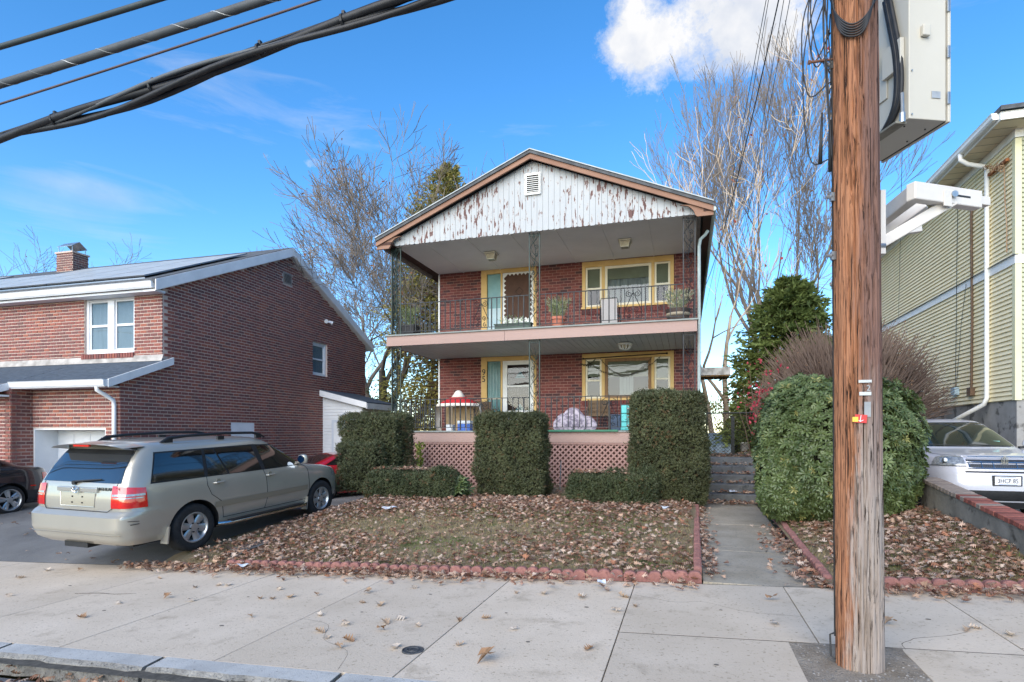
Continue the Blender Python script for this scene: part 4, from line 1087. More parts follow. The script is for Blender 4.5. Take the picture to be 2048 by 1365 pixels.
b = MB(); b.prism([(-.0, 6.95, 3.18), (1.95, 6.95, 2.70), (1.95, 6.95, 2.78), (-.0, 6.95, 3.27)], (0, 2.5, 0)); b.build('roof', shing_b, sp_, local=True)
b = MB(); b.prism([(-.0, 6.92, 3.02), (1.97, 6.92, 2.54), (1.97, 6.92, 2.75), (-.0, 6.92, 3.24)], (0, .03, 0)); b.box((1.955, 6.95, 2.52), (1.985, 9.4, 2.73)); b.build('fascia_board', whiteL, sp_, local=True)
b = MB(); b.box((.52, 7.07, -.1), (1.42, 7.115, 2.02)); dr = b.build('door', whiteL, sp_, local=True)
b = MB(); b.box((.42, 7.08, -.1), (.515, 7.112, 2.12)); b.box((1.425, 7.08, -.1), (1.52, 7.112, 2.12)); b.box((.42, 7.082, 2.025), (1.52, 7.11, 2.12)); b.build('door_frame', M('pale_trim', lin('#c6ccd6'), rough=.5), sp_, local=True)
b = MB(); b.cyl((.6, 7.05, .92), (0, 1, 0), .03, .06, 12); b.build('door_knob', steel, dr, local=True)
b = MB(); b.lathe((1.1, 7.06, 2.3), [(.05, -.03), (.06, 0), (.04, .04)], 10); f2 = b.build('flood_light', whiteL, sp_, local=True)
for dx in (-.14, .14):
    b = MB(); b.tube([(1.1, 7.06, 2.3), (1.1 + dx * .7, 6.98, 2.32), (1.1 + dx * 1.5, 6.9, 2.28)], [.03, .05, .075], 10); b.build('lamp_head', whiteL, f2, local=True, smooth=True, auto=50)

# ================================================================== right house, yellow clapboards
YH = thing('clapboard_house', 'tall pale yellow clapboard house with white gutters behind the white parked SUV', 'house', (6.85, 15.1, .2))
XW, Y0, Y1 = 6.85, 15.1, 29.0
sid = M('yellow_vinyl', lin('#e8dab2'), lin('#eee1bc'), scale=1.2, rough=.55)
sid_f = M('green_vinyl', lin('#a5a88d'), lin('#aeb196'), scale=1.2, rough=.55)
trimY = M('right_trim', lin('#dcdcd8'), lin('#e6e6e2'), scale=2, rough=.5)
found = M('foundation', lin('#7f7d7a'), lin('#979592'), scale=1.6, rough=.95, bump=.5, bscale=25, third=lin('#5c5a57'), tscale=2.2, tlo=.55, thi=.6)
b = MB(); b.box((XW + .02, Y0 + .02, .1), (16, Y1, 2.33)); b.build('foundation', found, YH)
b = MB(); b.box((XW + .012, Y0 + .012, 2.335), (16, Y1, 8.2)); wy = b.build('wall', sid, YH)
def board(x0z, z1, a): pass
zs = []
z = 2.34
while z < 5.26: zs.append(z); z += .1016
z = 5.49
while z < 8.0: zs.append(z); z += .1016
for z in zs:
    b = MB(); b.prism([(XW + .012, Y0 + .10, z), (XW + .012, Y0 + .10, z + .1005), (XW + .006, Y0 + .10, z + .1005), (XW - .026, Y0 + .10, z + .012), (XW - .018, Y0 + .10, z + .006), (XW + .004, Y0 + .10, z + .006), (XW + .004, Y0 + .10, z)], (0, Y1 - Y0 - .15, 0)); b.build('clapboard', sid, wy)
    b = MB(); b.prism([(XW + .10, Y0 + .012, z), (XW + .10, Y0 + .012, z + .1005), (XW + .10, Y0 + .006, z + .1005), (XW + .10, Y0 - .026, z + .012), (XW + .10, Y0 - .018, z + .006), (XW + .10, Y0 + .004, z + .006), (XW + .10, Y0 + .004, z)], (9, 0, 0)); b.build('clapboard', sid_f, wy)
b = MB(); b.box((XW - .03, Y0 - .03, 2.33), (XW + .09, Y0 + .09, 8.0)); b.build('corner_board', M('yellow_corner', lin('#cfc9a0'), lin('#d6d0aa'), scale=2, rough=.55), YH)
b = MB(); b.box((XW - .04, Y0 - .04, 5.29), (16, Y1, 5.48)); b.build('belt_band', trimY, YH)
b = MB(); b.prism([(XW - .09, Y0 - .09, 5.482), (XW - .04, Y0 - .04, 5.50), (XW + .02, Y0 - .04, 5.50), (XW + .02, Y0 - .09, 5.482)], (0, 13, 0)); b.build('drip_cap', steel, YH)
b = MB(); b.box((XW - .035, Y0 - .035, 8.02), (16, Y1, 8.2)); b.build('frieze_board', trimY, YH)
b = MB(); b.box((XW - .5, Y0 - .55, 8.2), (16, Y1 + .3, 8.225)); b.build('soffit', M('soffit_cream', lin('#d8c7a6'), lin('#dfd0b2'), scale=2, rough=.6), YH)
for k in range(40):
    yy = Y0 - .5 + .37 * k; b = MB(); b.box((XW - .49, yy, 8.194), (XW - .04, yy + .008, 8.199)); b.build('soffit_seam', M('seam', lin('#8f8672'), rough=.8), YH)
b = MB(); b.box((XW - .53, Y0 - .58, 8.19), (XW - .505, Y1 + .3, 8.36)); b.box((XW - .5, Y0 - .58, 8.19), (16, Y0 - .555, 8.36)); b.build('fascia_board', trimY, YH)
profg = [(0, 0), (-.09, 0), (-.12, .04), (-.12, .10), (-.14, .14), (0, .14)]
b = MB(); b.prism([(XW - .532 + x, Y0 - .5, 8.24 + z) for x, z in profg], (0, 14.4, 0)); b.build('gutter', trimY, YH)
b = MB(); b.prism([(XW - .56, Y0 - .66, 8.365), (XW + 5, Y0 + 4.9, 10.6), (XW + 5, Y1 + .3, 10.6), (XW - .56, Y1 + .3, 8.365)], (0, 0, .09)); b.prism([(XW - .56, Y0 - .66, 8.366), (16, Y0 - .66, 8.366), (16, Y0 + 4.9, 10.6), (XW + 5, Y0 + 4.9, 10.6)], (0, 0, .09)); b.build('roof', shingle, YH)
p = Vector((XW - .06, 16.2, 0))
b = MB(); b.tube([(XW - .6, 16.2, 8.25), (XW - .6, 16.2, 8.12), (XW - .45, 16.2, 8.0), (XW - .12, 16.2, 7.9), (XW - .07, 16.2, 7.8), (XW - .07, 16.2, 2.45), (XW - .1, 16.25, 2.3), (XW - .32, 16.9, 2.02), (XW - .5, 17.4, 1.8)], .052, 8); b.build('downspout', trimY, YH, smooth=True)
b = MB(); b.tube([(XW - .04, 17.0, 7.5), (XW - .06, 17.0, 7.0), (XW - .05, 16.98, 4.5), (XW - .05, 17.02, 2.6)], .028, 6); b.build('conduit', M('conduit_brown', lin('#4f4033'), lin('#6b5340'), scale=5, rough=.7), YH)
b = MB(); b.box((XW - .12, 16.9, 2.55), (XW - .02, 17.1, 2.75)); b.build('conduit_box', M('conduit_brown', (0, 0, 0)), YH)
b = MB(); b.box((XW - .13, 17.75, 2.62), (XW - .02, 17.98, 2.82)); b.build('junction_box', M('box_grey', lin('#9db3c0'), lin('#8aa0ad'), scale=4, rough=.5), YH)
blk = M('black_cable', lin('#1d1e20'), lin('#2a2b2e'), scale=8, rough=.55)
b = MB(); b.tube([(XW - .05, 17.75, 8.0), (XW - .06, 17.8, 6.0), (XW - .06, 17.82, 4.6), (XW - .07, 17.86, 2.82)], .007, 4); b.tube([(XW - .05, 17.3, 5.4), (XW - .06, 17.55, 4.4), (XW - .07, 17.8, 2.82)], .006, 4); b.build('cable', blk, YH)
b = MB(); b.tube([(XW - .06, 15.45, 7.55), (XW - .07, 15.4, 6.8), (XW - .06, 15.35, 6.2), (XW - .08, 15.3, 5.6)], .012, 5)
rr = random.Random(3)
for k in range(14):
    a = Vector((XW - .12, 15.25 + .07 * k, 7.45 + .03 * k)); b.tube([a + Vector((rr.uniform(-.08, .04), rr.uniform(-.1, .1), rr.uniform(-.1, .1))) for _ in range(4)], .01, 4)
b.build('cable_bundle', M('pale_cable', lin('#a58f74'), lin('#8a6a4e'), scale=6, rough=.7), YH)
b = MB(); b.box((XW - .1, 15.3, 7.62), (XW - .03, 16.1, 7.68)); b.build('cable_bracket', M('rust_brown', lin('#9b6238'), lin('#84502f'), scale=6, rough=.8), YH)
# ================================================================== vehicles
class Car:
    def __init__(s, prof, nf=5.0, nr=9.0):
        a = np.array(prof, float); s.z, s.xr, s.xf, s.w = a.T; s.nf, s.nr = nf, nr
    def at(s, z):
        xr, xf, w = np.interp(z, s.z, s.xr), np.interp(z, s.z, s.xf), np.interp(z, s.z, s.w)
        return (xr + xf) / 2, (xf - xr) / 2, w
    def S(s, th, z):
        xc, a, w = s.at(z); c, q = math.cos(th), math.sin(th); n = s.nf if c > 0 else s.nr
        return Vector((xc + a * math.copysign(abs(c) ** (2 / n), c), w * math.copysign(abs(q) ** (2 / n), q), z))
    def side_y(s, x, z):
        xc, a, w = s.at(z); n = s.nf if x > xc else s.nr
        return w * max(1e-4, 1 - abs((x - xc) / a) ** n) ** (1 / n)
    def end_x(s, y, z, front):
        xc, a, w = s.at(z); n = s.nf if front else s.nr
        return xc + (1 if front else -1) * a * max(1e-4, 1 - abs(y / w) ** n) ** (1 / n)
    def th_y(s, y, z, front, right):
        xc, a, w = s.at(z); n = s.nf if front else s.nr; q = min(1, abs(y) / w) ** (n / 2); t = math.asin(q)
        t = t if front else PI - t
        return -t if right else t
    def th_x(s, x, z, right):
        xc, a, w = s.at(z); n = s.nf if x > xc else s.nr; c = min(1, abs(x - xc) / a) ** (n / 2); t = math.acos(c if x > xc else -c)
        return -t if right else t
    def side(s, q, right, off=.004, nu=8, nv=6):
        """bilinear patch on the flank; q = corners (x,z): bottom rear, bottom front, top front, top rear"""
        sg = -1 if right else 1
        def f(u, v):
            x = (q[0][0] * (1 - u) + q[1][0] * u) * (1 - v) + (q[3][0] * (1 - u) + q[2][0] * u) * v
            z = (q[0][1] * (1 - u) + q[1][1] * u) * (1 - v) + (q[3][1] * (1 - u) + q[2][1] * u) * v
            return (x, sg * (s.side_y(x, z) + off), z)
        b = MB(); b.grid(f, nu, nv, flip=not right); return b
    def end(s, q, front, off=.004, nu=12, nv=6):
        """patch on the nose or tail; q = corners (y,z): bottom a, bottom b, top b, top a"""
        def f(u, v):
            y = (q[0][0] * (1 - u) + q[1][0] * u) * (1 - v) + (q[3][0] * (1 - u) + q[2][0] * u) * v
            z = (q[0][1] * (1 - u) + q[1][1] * u) * (1 - v) + (q[3][1] * (1 - u) + q[2][1] * u) * v
            return (s.end_x(y, z, front) + (off if front else -off), y, z)
        b = MB(); b.grid(f, nu, nv, flip=(q[1][0] > q[0][0]) != front); return b
    def corner(s, ya, xb, z0, z1, front, right, off=.006, nu=14, nv=8, za=None, zb=None):
        """patch wrapping a corner from end position ya to side position xb"""
        def f(u, v):
            lo = z0 + ((za or z0) - z0) * (1 - u); hi = z1 + ((zb or z1) - z1) * u
            z = lo + (hi - lo) * v
            t0, t1 = s.th_y(ya, z, front, right), s.th_x(xb, z, right)
            t = t0 + (t1 - t0) * u
            p = s.S(t, z); d = Vector((p.x - s.at(z)[0] * 1.0, p.y, 0)); d = Vector((d.x * .25, d.y, 0)).normalized()
            e = s.S(t + .01, z) - s.S(t - .01, z); nrm = Vector((e.y, -e.x, 0)).normalized()
            if nrm.dot(p - Vector((s.at(z)[0], 0, z))) < 0: nrm = -nrm
            return p + nrm * off
        b = MB(); b.grid(f, nu, nv, flip=(front == right)); return b
    def line(s, pts, right, r=.005, off=.001):
        sg = -1 if right else 1; P = []
        for (a, c) in zip(pts[:-1], pts[1:]):
            for k in range(6):
                f = k / 6; x, z = a[0] + (c[0] - a[0]) * f, a[1] + (c[1] - a[1]) * f; P.append((x, sg * (s.side_y(x, z) + off), z))
        x, z = pts[-1]; P.append((x, sg * (s.side_y(x, z) + off), z))
        b = MB(); b.tube(P, r, 4); return b
    def body(s, root, paint, dark, axles, R, name='body', nth=128):
        zl = []
        for a, c in zip(s.z[:-1], s.z[1:]):
            n = max(1, int((c - a) / .035)); zl += [a + (c - a) * k / n for k in range(n)]
        zl.append(s.z[-1]); b = MB(); vs = []
        for z in zl:
            for k in range(nth): vs.append(s.S(2 * PI * (k + .5) / nth, z))
        fs = [(j * nth + k, j * nth + (k + 1) % nth, (j + 1) * nth + (k + 1) % nth, (j + 1) * nth + k) for j in range(len(zl) - 1) for k in range(nth)]
        fs += [tuple(range(nth))[::-1], tuple((len(zl) - 1) * nth + k for k in range(nth))]
        b.add(vs, fs); me = b.mesh(name); me.materials.append(paint); me.materials.append(dark)
        o = bpy.data.objects.new(name, me); COL.objects.link(o)
        c = MB()
        for ax in axles:
            for sg in (-1, 1): c.cyl((ax, sg * .92, R * .98), (0, 1, 0), R * 1.17, .62, 40)
        cm = c.mesh('cut'); cm.materials.append(paint); cm.materials.append(dark)
        for p in cm.polygons: p.material_index = 1
        co = bpy.data.objects.new('cut', cm); COL.objects.link(co)
        md = o.modifiers.new('b', 'BOOLEAN'); md.operation = 'DIFFERENCE'; md.object = co; md.solver = 'EXACT'
        dg = bpy.context.evaluated_depsgraph_get(); dg.update()
        m2 = bpy.data.meshes.new_from_object(o.evaluated_get(dg)); m2.name = name
        bpy.data.objects.remove(o); bpy.data.objects.remove(co)
        o = obj(name, m2, None, root, smooth=True, auto=38)
        return o

tyre_m = M('tyre_rubber', lin('#1c1c1d'), lin('#29292a'), scale=20, rough=.85, bump=.3, bscale=80)
alloy = M('alloy', lin('#a9adb0'), lin('#b8bcbf'), scale=6, rough=.32, metal=.75)
black_pl = M('black_plastic', lin('#1b1c1e'), lin('#242527'), scale=10, rough=.5)
car_glass = M('car_glass', lin('#0d1012'), rough=.04, spec=.9, coat=.6)
lamp_red = M('lamp_red', lin('#a5140f'), lin('#c41f14'), scale=8, rough=.1, coat=1, spec=.6)
lamp_clear = M('lamp_clear', lin('#6d7277'), lin('#a9adb0'), scale=24, rough=.12, coat=1, metal=.3)
lamp_amber = M('lamp_amber', lin('#c9521c'), lin('#b3431a'), scale=10, rough=.15, coat=1)
chrome = M('chrome', lin('#c8cacc'), rough=.12, metal=1.0)
WH = {}
def wheel(root, x, sg, R, W, spokes=6, rimR=.62, key='a', split=False, par_y=.78):
    """tyre and alloy rim; sg=-1 right side"""
    k = (key,)
    if k not in WH:
        b = MB(); prof = [(R * rimR, W / 2 - .012), (R * .80, W / 2), (R * .93, W / 2 - .008), (R * .985, W / 2 - .035), (R, 0), (R * .985, -W / 2 + .035), (R * .93, -W / 2 + .008), (R * .8, -W / 2), (R * rimR, -W / 2 + .012)]
        n = 48; vs = [(r * math.cos(2 * PI * i / n), y, r * math.sin(2 * PI * i / n)) for (r, y) in prof for i in range(n)]
        fs = [(j * n + i, j * n + (i + 1) % n, (j + 1) * n + (i + 1) % n, (j + 1) * n + i) for j in range(len(prof) - 1) for i in range(n)]
        b.add(vs, fs); tm = b.mesh('tyre'); tm.materials.append(tyre_m)
        b = MB(); r0 = R * rimR
        prof = [(r0 + .004, W / 2 - .006), (r0 - .012, W / 2 - .004), (r0 - .03, W / 2 - .03), (r0 - .05, -W / 2 + .03)]
        vs = [(r * math.cos(2 * PI * i / n), y, r * math.sin(2 * PI * i / n)) for (r, y) in prof for i in range(n)]
        fs = [(j * n + i, j * n + (i + 1) % n, (j + 1) * n + (i + 1) % n, (j + 1) * n + i) for j in range(len(prof) - 1) for i in range(n)]
        b.add(vs, fs)
        for q in range(spokes):
            a = 2 * PI * q / spokes + .3
            for da in ((-.11, .11) if split else (0,)):
                d = Vector((math.cos(a), 0, math.sin(a))); d2 = Vector((math.cos(a + da * 1.5), 0, math.sin(a + da * 1.5))); sd = Vector((-d2.z, 0, d2.x)); w0, w1 = (.035, .03) if split else (.045, .062)
                p0, p1 = d * .05, d2 * (r0 - .02); y0, y1 = W / 2 - .035, W / 2 - .02
                pts = []
                for (p, w_, yy) in ((p0, w0, y0 + .01), (d2 * (r0 * .55), (w0 + w1) / 2, y0 + .004), (p1, w1, y1)):
                    pts.append([p - sd * w_ + Vector((0, yy - .012, 0)), p - sd * w_ * .55 + Vector((0, yy, 0)), p + sd * w_ * .55 + Vector((0, yy, 0)), p + sd * w_ + Vector((0, yy - .012, 0))])
                vs = [v for r_ in pts for v in r_]
                b.add(vs, [(4 * i + j, 4 * i + j + 1, 4 * i + j + 5, 4 * i + j + 4) for i in range(2) for j in range(3)])
        b.lathe((0, 0, 0), [(.001, 0)], 3) if False else None
        b.cyl((0, W / 2 - .028, 0), (0, 1, 0), .062, .03, 20)
        rm = b.mesh('rim'); rm.materials.append(alloy); rm.polygons.foreach_set('use_smooth', [True] * len(rm.polygons)); rm.set_sharp_from_angle(angle=math.radians(40))
        tm.polygons.foreach_set('use_smooth', [True] * len(tm.polygons))
        b = MB(); b.cyl((0, -.02, 0), (0, 1, 0), r0 - .03, .02, 32); bm_ = b.mesh('brake_disc'); bm_.materials.append(black_pl)
        b = MB()
        for q in range(5): a = 2 * PI * q / 5; b.cyl((.055 * math.cos(a) * 1.25, W / 2 - .022, .055 * math.sin(a) * 1.25), (0, 1, 0), .011, .03, 8)
        lm = b.mesh('lug_nuts'); lm.materials.append(black_pl)
        WH[k] = (tm, rm, bm_, lm)
    tm, rm, bm_, lm = WH[k]
    t = bpy.data.objects.new('tyre', tm); COL.objects.link(t); t.parent = root; t.location = (x, sg * par_y, R); t.rotation_euler = (0, rnd.uniform(0, 1), 0 if sg > 0 else PI)
    for nm, me in (('rim', rm), ('brake_disc', bm_), ('lug_nuts', lm)):
        o = bpy.data.objects.new(nm, me); COL.objects.link(o); o.parent = t
    return t
def carthing(name, label, x, y, z, rotz, pitch=0, roll=0):
    t = thing(name, label, 'car', (x, y, z)); t.rotation_euler = (roll, pitch, rotz); ORG[t.name] = (0, 0, 0); return t
def L(b, name, m, par, smooth=True, auto=40, **k): return b.build(name, m, par, smooth=smooth, auto=auto, local=True, **k)

# ------------------------------------------------------------------ champagne SUV in the left driveway
champ = M('champagne_paint', lin('#a7a398'), lin('#aca89d'), scale=2, rough=.30, metal=.45, coat=.8, spec=.5)
champ2 = M('champagne_trim', lin('#8f8a7b'), rough=.4, metal=.4, coat=.4)
PR = [(.28, -2.28, 2.12, .83), (.36, -2.38, 2.25, .875), (.50, -2.425, 2.29, .900), (.68, -2.42, 2.28, .912), (.735, -2.36, 2.26, .914), (.76, -2.325, 2.25, .912), (.86, -2.325, 2.20, .908), (.93, -2.32, 2.12, .902),
      (.99, -2.31, 1.88, .895), (1.04, -2.30, 1.52, .885), (1.08, -2.295, 1.24, .875), (1.15, -2.265, 1.10, .855), (1.30, -2.19, .87, .81), (1.45, -2.09, .62, .762), (1.55, -2.01, .44, .722), (1.60, -1.96, .33, .685), (1.64, -1.88, .2, .60), (1.662, -1.7, -.05, .48), (1.675, -1.2, -.5, .25)]
suv = carthing('suv', 'champagne SUV parked nose in on the left driveway with roof rails and rear spoiler', 0, 0, 0, 0)
c = Car(PR, 5.0, 12.0)
HEAD = math.radians(88.6)
# right wheels at (-7.35,7.18) rear and (-6.76,9.86) front -> centre line
hd = Vector((math.cos(HEAD), math.sin(HEAD), 0)); lf = Vector((-hd.y, hd.x, 0))
mid = (Vector((-7.35, 7.18, 0)) + Vector((-6.74, 9.82, 0))) / 2 + lf * .90
suv.location = (-7.957, 8.38, -.095); suv.scale = (1.08, 1.06, 1.0); suv.rotation_euler = Matrix.Rotation(HEAD, 3, 'Z').to_euler()
suv.rotation_euler = (Matrix.Rotation(HEAD, 3, 'Z') @ Matrix.Rotation(-math.radians(2.2), 3, 'Y') @ Matrix.Rotation(math.radians(.6), 3, 'X')).to_euler()
AXS = (-1.357, 1.44)
bod = c.body(suv, champ, black_pl, AXS, .36)
b = MB(); b.box((-2.15, -.72, .24), (2.05, .72, .40)); b.box((-2.30, -.12, .22), (-2.1, .30, .29)); L(b, 'underbody', black_pl, suv, smooth=False)
for x in AXS:
    for sg in (-1, 1): wheel(suv, x, sg, .36, .225, key='suv')
for right in (True, False):
    win = [[(-1.98, 1.115), (-1.17, 1.105), (-1.10, 1.50), (-1.83, 1.50)], [(-1.10, 1.105), (-.74, 1.10), (-.90, 1.505), (-1.05, 1.50)], [(-.71, 1.10), (-.06, 1.10), (-.14, 1.51), (-.87, 1.505)], [(.03, 1.10), (1.0, 1.095), (.48, 1.47), (-.03, 1.51)]]
    b = c.side([(-2.0, 1.095), (-.0, 1.085), (-.06, 1.53), (-1.84, 1.52)], right, .0025, 20, 6); L(b, 'window_trim', black_pl, suv)
    b = c.side([(-.06, 1.085), (1.08, 1.08), (.46, 1.50), (-.12, 1.53)], right, .0022, 12, 6); L(b, 'window_trim', black_pl, suv)
    for w in win: L(c.side(w, right, .007), 'side_window', car_glass, suv)
    b = c.side([(-1.02, .60), (1.02, .60), (1.02, .69), (-1.02, .69)], right, .012, 24, 4); L(b, 'side_moulding', champ2, suv)
    for pts in ([(-1.13, 1.09), (-1.14, .97), (-1.08, .82), (-.90, .68), (-.86, .42)], [(-.02, 1.09), (.02, .95), (.03, .6), (-.02, .42)], [(1.02, 1.09), (1.06, .98), (1.08, .6), (1.03, .42)], [(-.86, .42), (1.03, .42)]):
        L(c.line(pts, right), 'door_gap', black_pl, bod, smooth=False)
    sg = -1 if right else 1
    for x, z in ((-.93, .985), (.12, .985)):
        b = MB(); y = sg * (c.side_y(x, z) + .03); b.tube([(x - .10, y - sg * .03, z), (x - .08, y, z), (x + .06, y, z + .004), (x + .085, y - sg * .03, z)], [.012, .016, .016, .012], 8); h_ = L(b, 'door_handle', champ, suv)
        b = MB(); b.cyl((x - .01, sg * (c.side_y(x, z) - .002), z + .012), (0, 1, 0), .045, .012, 16); L(b, 'handle_cup', champ2, h_)
    b = MB(); q = c.side_y(.95, 1.12); b.lathe((.93, sg * (q + .15), 1.10), [(.02, 0), (.085, .02), (.10, .09), (.085, .16), (.02, .18)], 16, .6, 1.0); mr = L(b, 'door_mirror', champ, suv)
    b = MB(); b.bar((.93, sg * q, 1.12), (.93, sg * (q + .12), 1.13), .07, .04); L(b, 'mirror_arm', champ, mr)
    b = MB(); b.cyl((.872, sg * (q + .15), 1.19), (1, 0, 0), .07, .006, 20); L(b, 'mirror_glass', M('mirror', lin('#aebdcc'), rough=.03, metal=1), mr)
    b = MB(); b.tube([(-.98, sg * .90, .34), (-.85, sg * .965, .33), (.85, sg * .965, .33), (.98, sg * .90, .34)], .033, 10); L(b, 'side_step', chrome, suv)
    b = MB(); b.box((-.8, sg * .955 - .05, .355), (.8, sg * .955 + .05, .372)); L(b, 'step_tread', black_pl, suv, smooth=False)
    for x, s2 in ((-1.78, -1), (1.02, -1)):
        b = MB(); y0, y1 = sg * .80, sg * .925; b.add([(x - .03, y0, .22), (x - .03, y1, .22), (x, y1, .46), (x, y0, .46), (x - .05, y0, .22), (x - .05, y1, .22), (x - .02, y1, .46), (x - .02, y0, .46)], [(0, 3, 2, 1), (4, 5, 6, 7), (0, 1, 5, 4), (1, 2, 6, 5), (2, 3, 7, 6), (3, 0, 4, 7)]); L(b, 'mud_flap', champ, suv, smooth=False)
    # roof rail
    b = MB(); y = sg * .595; b.tube([(-1.62, y, 1.635), (-1.5, y, 1.70), (-1.2, y, 1.722), (-.5, y, 1.735), (.05, y, 1.72), (.2, y, 1.69), (.32, y, 1.635)], [.018, .026, .022, .022, .022, .024, .016], 8)
    for x in (-1.5, -.6, .18): b.bar((x - .06, y, 1.66), (x + .06, y, 1.66), .035, .07)
    L(b, 'roof_rail', black_pl, suv)
    # tail lamp
    b = c.corner(-.60, -2.07, .795, 1.095, False, right, .012, 16, 10, zb=1.06); tl = L(b, 'tail_lamp', lamp_red, suv)
    b = c.corner(-.615, -2.09, .958, .985, False, right, .016, 16, 3); L(b, 'reverse_lens', lamp_clear, tl)
    b = c.corner(-.64, -2.12, .925, .938, False, right, .016, 16, 2); L(b, 'lens_stripe', lamp_clear, tl)
    b = c.corner(-.60, -1.93, .70, .735, False, right, .004, 18, 2); L(b, 'bumper_crease', champ, suv)
    # tailgate gap
    b = MB(); b.tube([(c.end_x(sg * y, z, False) - .002, sg * y, z) for (y, z) in ((.55, .745), (.62, .80), (.655, 1.1), (.66, 1.3), (.63, 1.5), (.60, 1.58))], .005, 4); L(b, 'tailgate_gap', black_pl, bod, smooth=False)
b = MB(); b.tube([(c.end_x(y, .745, False) - .002, y, .745) for y in np.linspace(-.55, .55, 12)], .007, 4); L(b, 'tailgate_gap', black_pl, bod, smooth=False)
rg = M('rear_glass', lin('#20262c'), rough=.03, spec=1.0, coat=1.0)
L(c.end([(-.70, 1.125), (.70, 1.125), (.615, 1.54), (-.615, 1.54)], False, .006), 'rear_window', rg, suv)
L(c.end([(-.615, 1.50), (.615, 1.50), (.60, 1.56), (-.60, 1.56)], False, .009), 'rear_window_band', black_pl, suv)
b = MB(); b.grid(lambda u, v: (-1.90 - .30 * v - .05 * v * math.cos((u - .5) * PI), (u - .5) * 1.32 * (1 - .02 * v), 1.655 - .012 * v - .05 * abs(2 * u - 1) ** 3), 24, 4)
b.grid(lambda u, v: (-1.92 - .28 * v - .05 * v * math.cos((u - .5) * PI), (u - .5) * 1.32, 1.60 + .043 * v - .06 * abs(2 * u - 1) ** 3), 24, 4, flip=True); spo = L(b, 'spoiler', champ, suv)
b = MB(); b.box((-2.262, -.14, 1.612), (-2.235, .14, 1.638)); L(b, 'brake_lamp', lamp_red, spo, smooth=False)
L(c.end([(-.30, .80), (.30, .80), (.315, .985), (-.315, .985)], False, .0045), 'plate_recess', M('champagne_shadow', lin('#a29d8d'), rough=.35, metal=.3), suv)
b = MB(); P = lambda y, z, o=.006: (c.end_x(y, z, False) - o, y, z)
b.tube([P(-.315, .985), P(-.30, .80), P(.30, .80), P(.315, .985)], .007, 5); L(b, 'plate_recess_rim', champ, suv)
b = c.end([(-.36, 1.0), (.36, 1.0), (.36, 1.06), (-.36, 1.06)], False, .03); b2 = MB(); b2.box((P(0, 1.03, .034)[0], -.36, .998), (P(0, 1.03, .0)[0] + .05, .36, 1.062)); L(b2, 'tailgate_garnish', M('garnish', lin('#b9b7ae'), rough=.25, metal=.6, coat=.6), suv, smooth=False, bevel=.01)
for y, z in ((-.09, .93), (.09, .93), (-.09, .85), (.09, .85)):
    b = MB(); b.cyl(P(y, z, .008), (1, 0, 0), .011, .008, 8); L(b, 'plate_screw', black_pl, suv)
em_x = P(0, 1.03, .048)[0]
b = MB()
for (ry, rz, cz) in ((.062, .042, 1.032), (.044, .018, 1.052), (.018, .040, 1.032)): b.tube([(em_x, ry * math.cos(a), cz + rz * math.sin(a)) for a in np.linspace(0, 2 * PI, 25)], .0055, 5, cap=False)
L(b, 'emblem', chrome, suv)
me = text_mesh('HIGHLANDER', .062, .003); me.transform(Matrix.Translation((P(-.50, 1.045, .008)[0], -.535, 1.045)) @ Matrix.Rotation(-PI / 2 + .05, 4, 'Z') @ Matrix.Rotation(PI / 2, 4, 'X')); obj('lettering', me, M('dark_chrome', lin('#4a4a48'), rough=.3, metal=.7), suv)
b = MB(); b.tube([P(.02, 1.13, .02), P(.06, 1.135, .035), P(-.38, 1.175, .025)], [.018, .014, .008], 6); b.cyl(P(.08, 1.115, .02), (1, 0, 0), .03, .04, 12); L(b, 'rear_wiper', black_pl, suv)
b = MB(); b.tube([(c.end_x(y, .50, False) - .003, y, .44 + .01 * math.cos(y)) for y in np.linspace(-.8, .8, 14)], .006, 4); L(b, 'bumper_line', champ2, suv)
for sg in (-1, 1):
    b = c.corner(-.50, 1.86, .78, .95, True, sg < 0, .008, 10, 5); L(b, 'headlamp', lamp_clear, suv)
L(c.end([(-.45, .78), (.45, .78), (.45, .92), (-.45, .92)], True, .01), 'grille', black_pl, suv)
L(c.end([(-.70, 1.13), (.70, 1.13), (.60, 1.52), (-.60, 1.52)], True, .006), 'windscreen', car_glass, suv)
b = MB(); b.tube([(c.end_x(-.82, .63, False) - .004, -.80, .63), (-2.26, -.895, .625), (-2.2, -.906, .62)], .004, 4); b.tube([(-2.3, -.88, .58), (-2.2, -.905, .585)], .006, 4); L(b, 'scratch', black_pl, suv)

# ------------------------------------------------------------------ white SUV facing the street at the right
whitep = M('white_car_paint', lin('#b9bbc6'), lin('#bec0ca'), scale=1.5, rough=.28, metal=.1, coat=.9)
PW = [(.24, -2.2, 2.16, .84), (.34, -2.33, 2.31, .90), (.46, -2.36, 2.36, .945), (.60, -2.37, 2.37, .960), (.78, -2.37, 2.35, .962), (.93, -2.36, 2.29, .955), (1.02, -2.35, 2.20, .945), (1.065, -2.34, 1.95, .938), (1.10, -2.33, 1.62, .93), (1.135, -2.32, 1.30, .92), (1.16, -2.31, 1.15, .908), (1.3, -2.25, .86, .862), (1.45, -2.15, .54, .805), (1.57, -2.05, .25, .745), (1.64, -1.95, .02, .68), (1.685, -1.75, -.3, .56), (1.705, -1.3, -.7, .3)]
ws = carthing('white_suv', 'white SUV with chrome grille facing the street on the right driveway', 4.72, 13.02, .20, -PI / 2, 0)
w = Car(PW, 4.6, 8)
wb = w.body(ws, whitep, black_pl, (-1.42, 1.40), .38)
b = MB(); b.box((-2.1, -.75, .22), (2.1, .75, .40)); L(b, 'underbody', black_pl, ws, smooth=False)
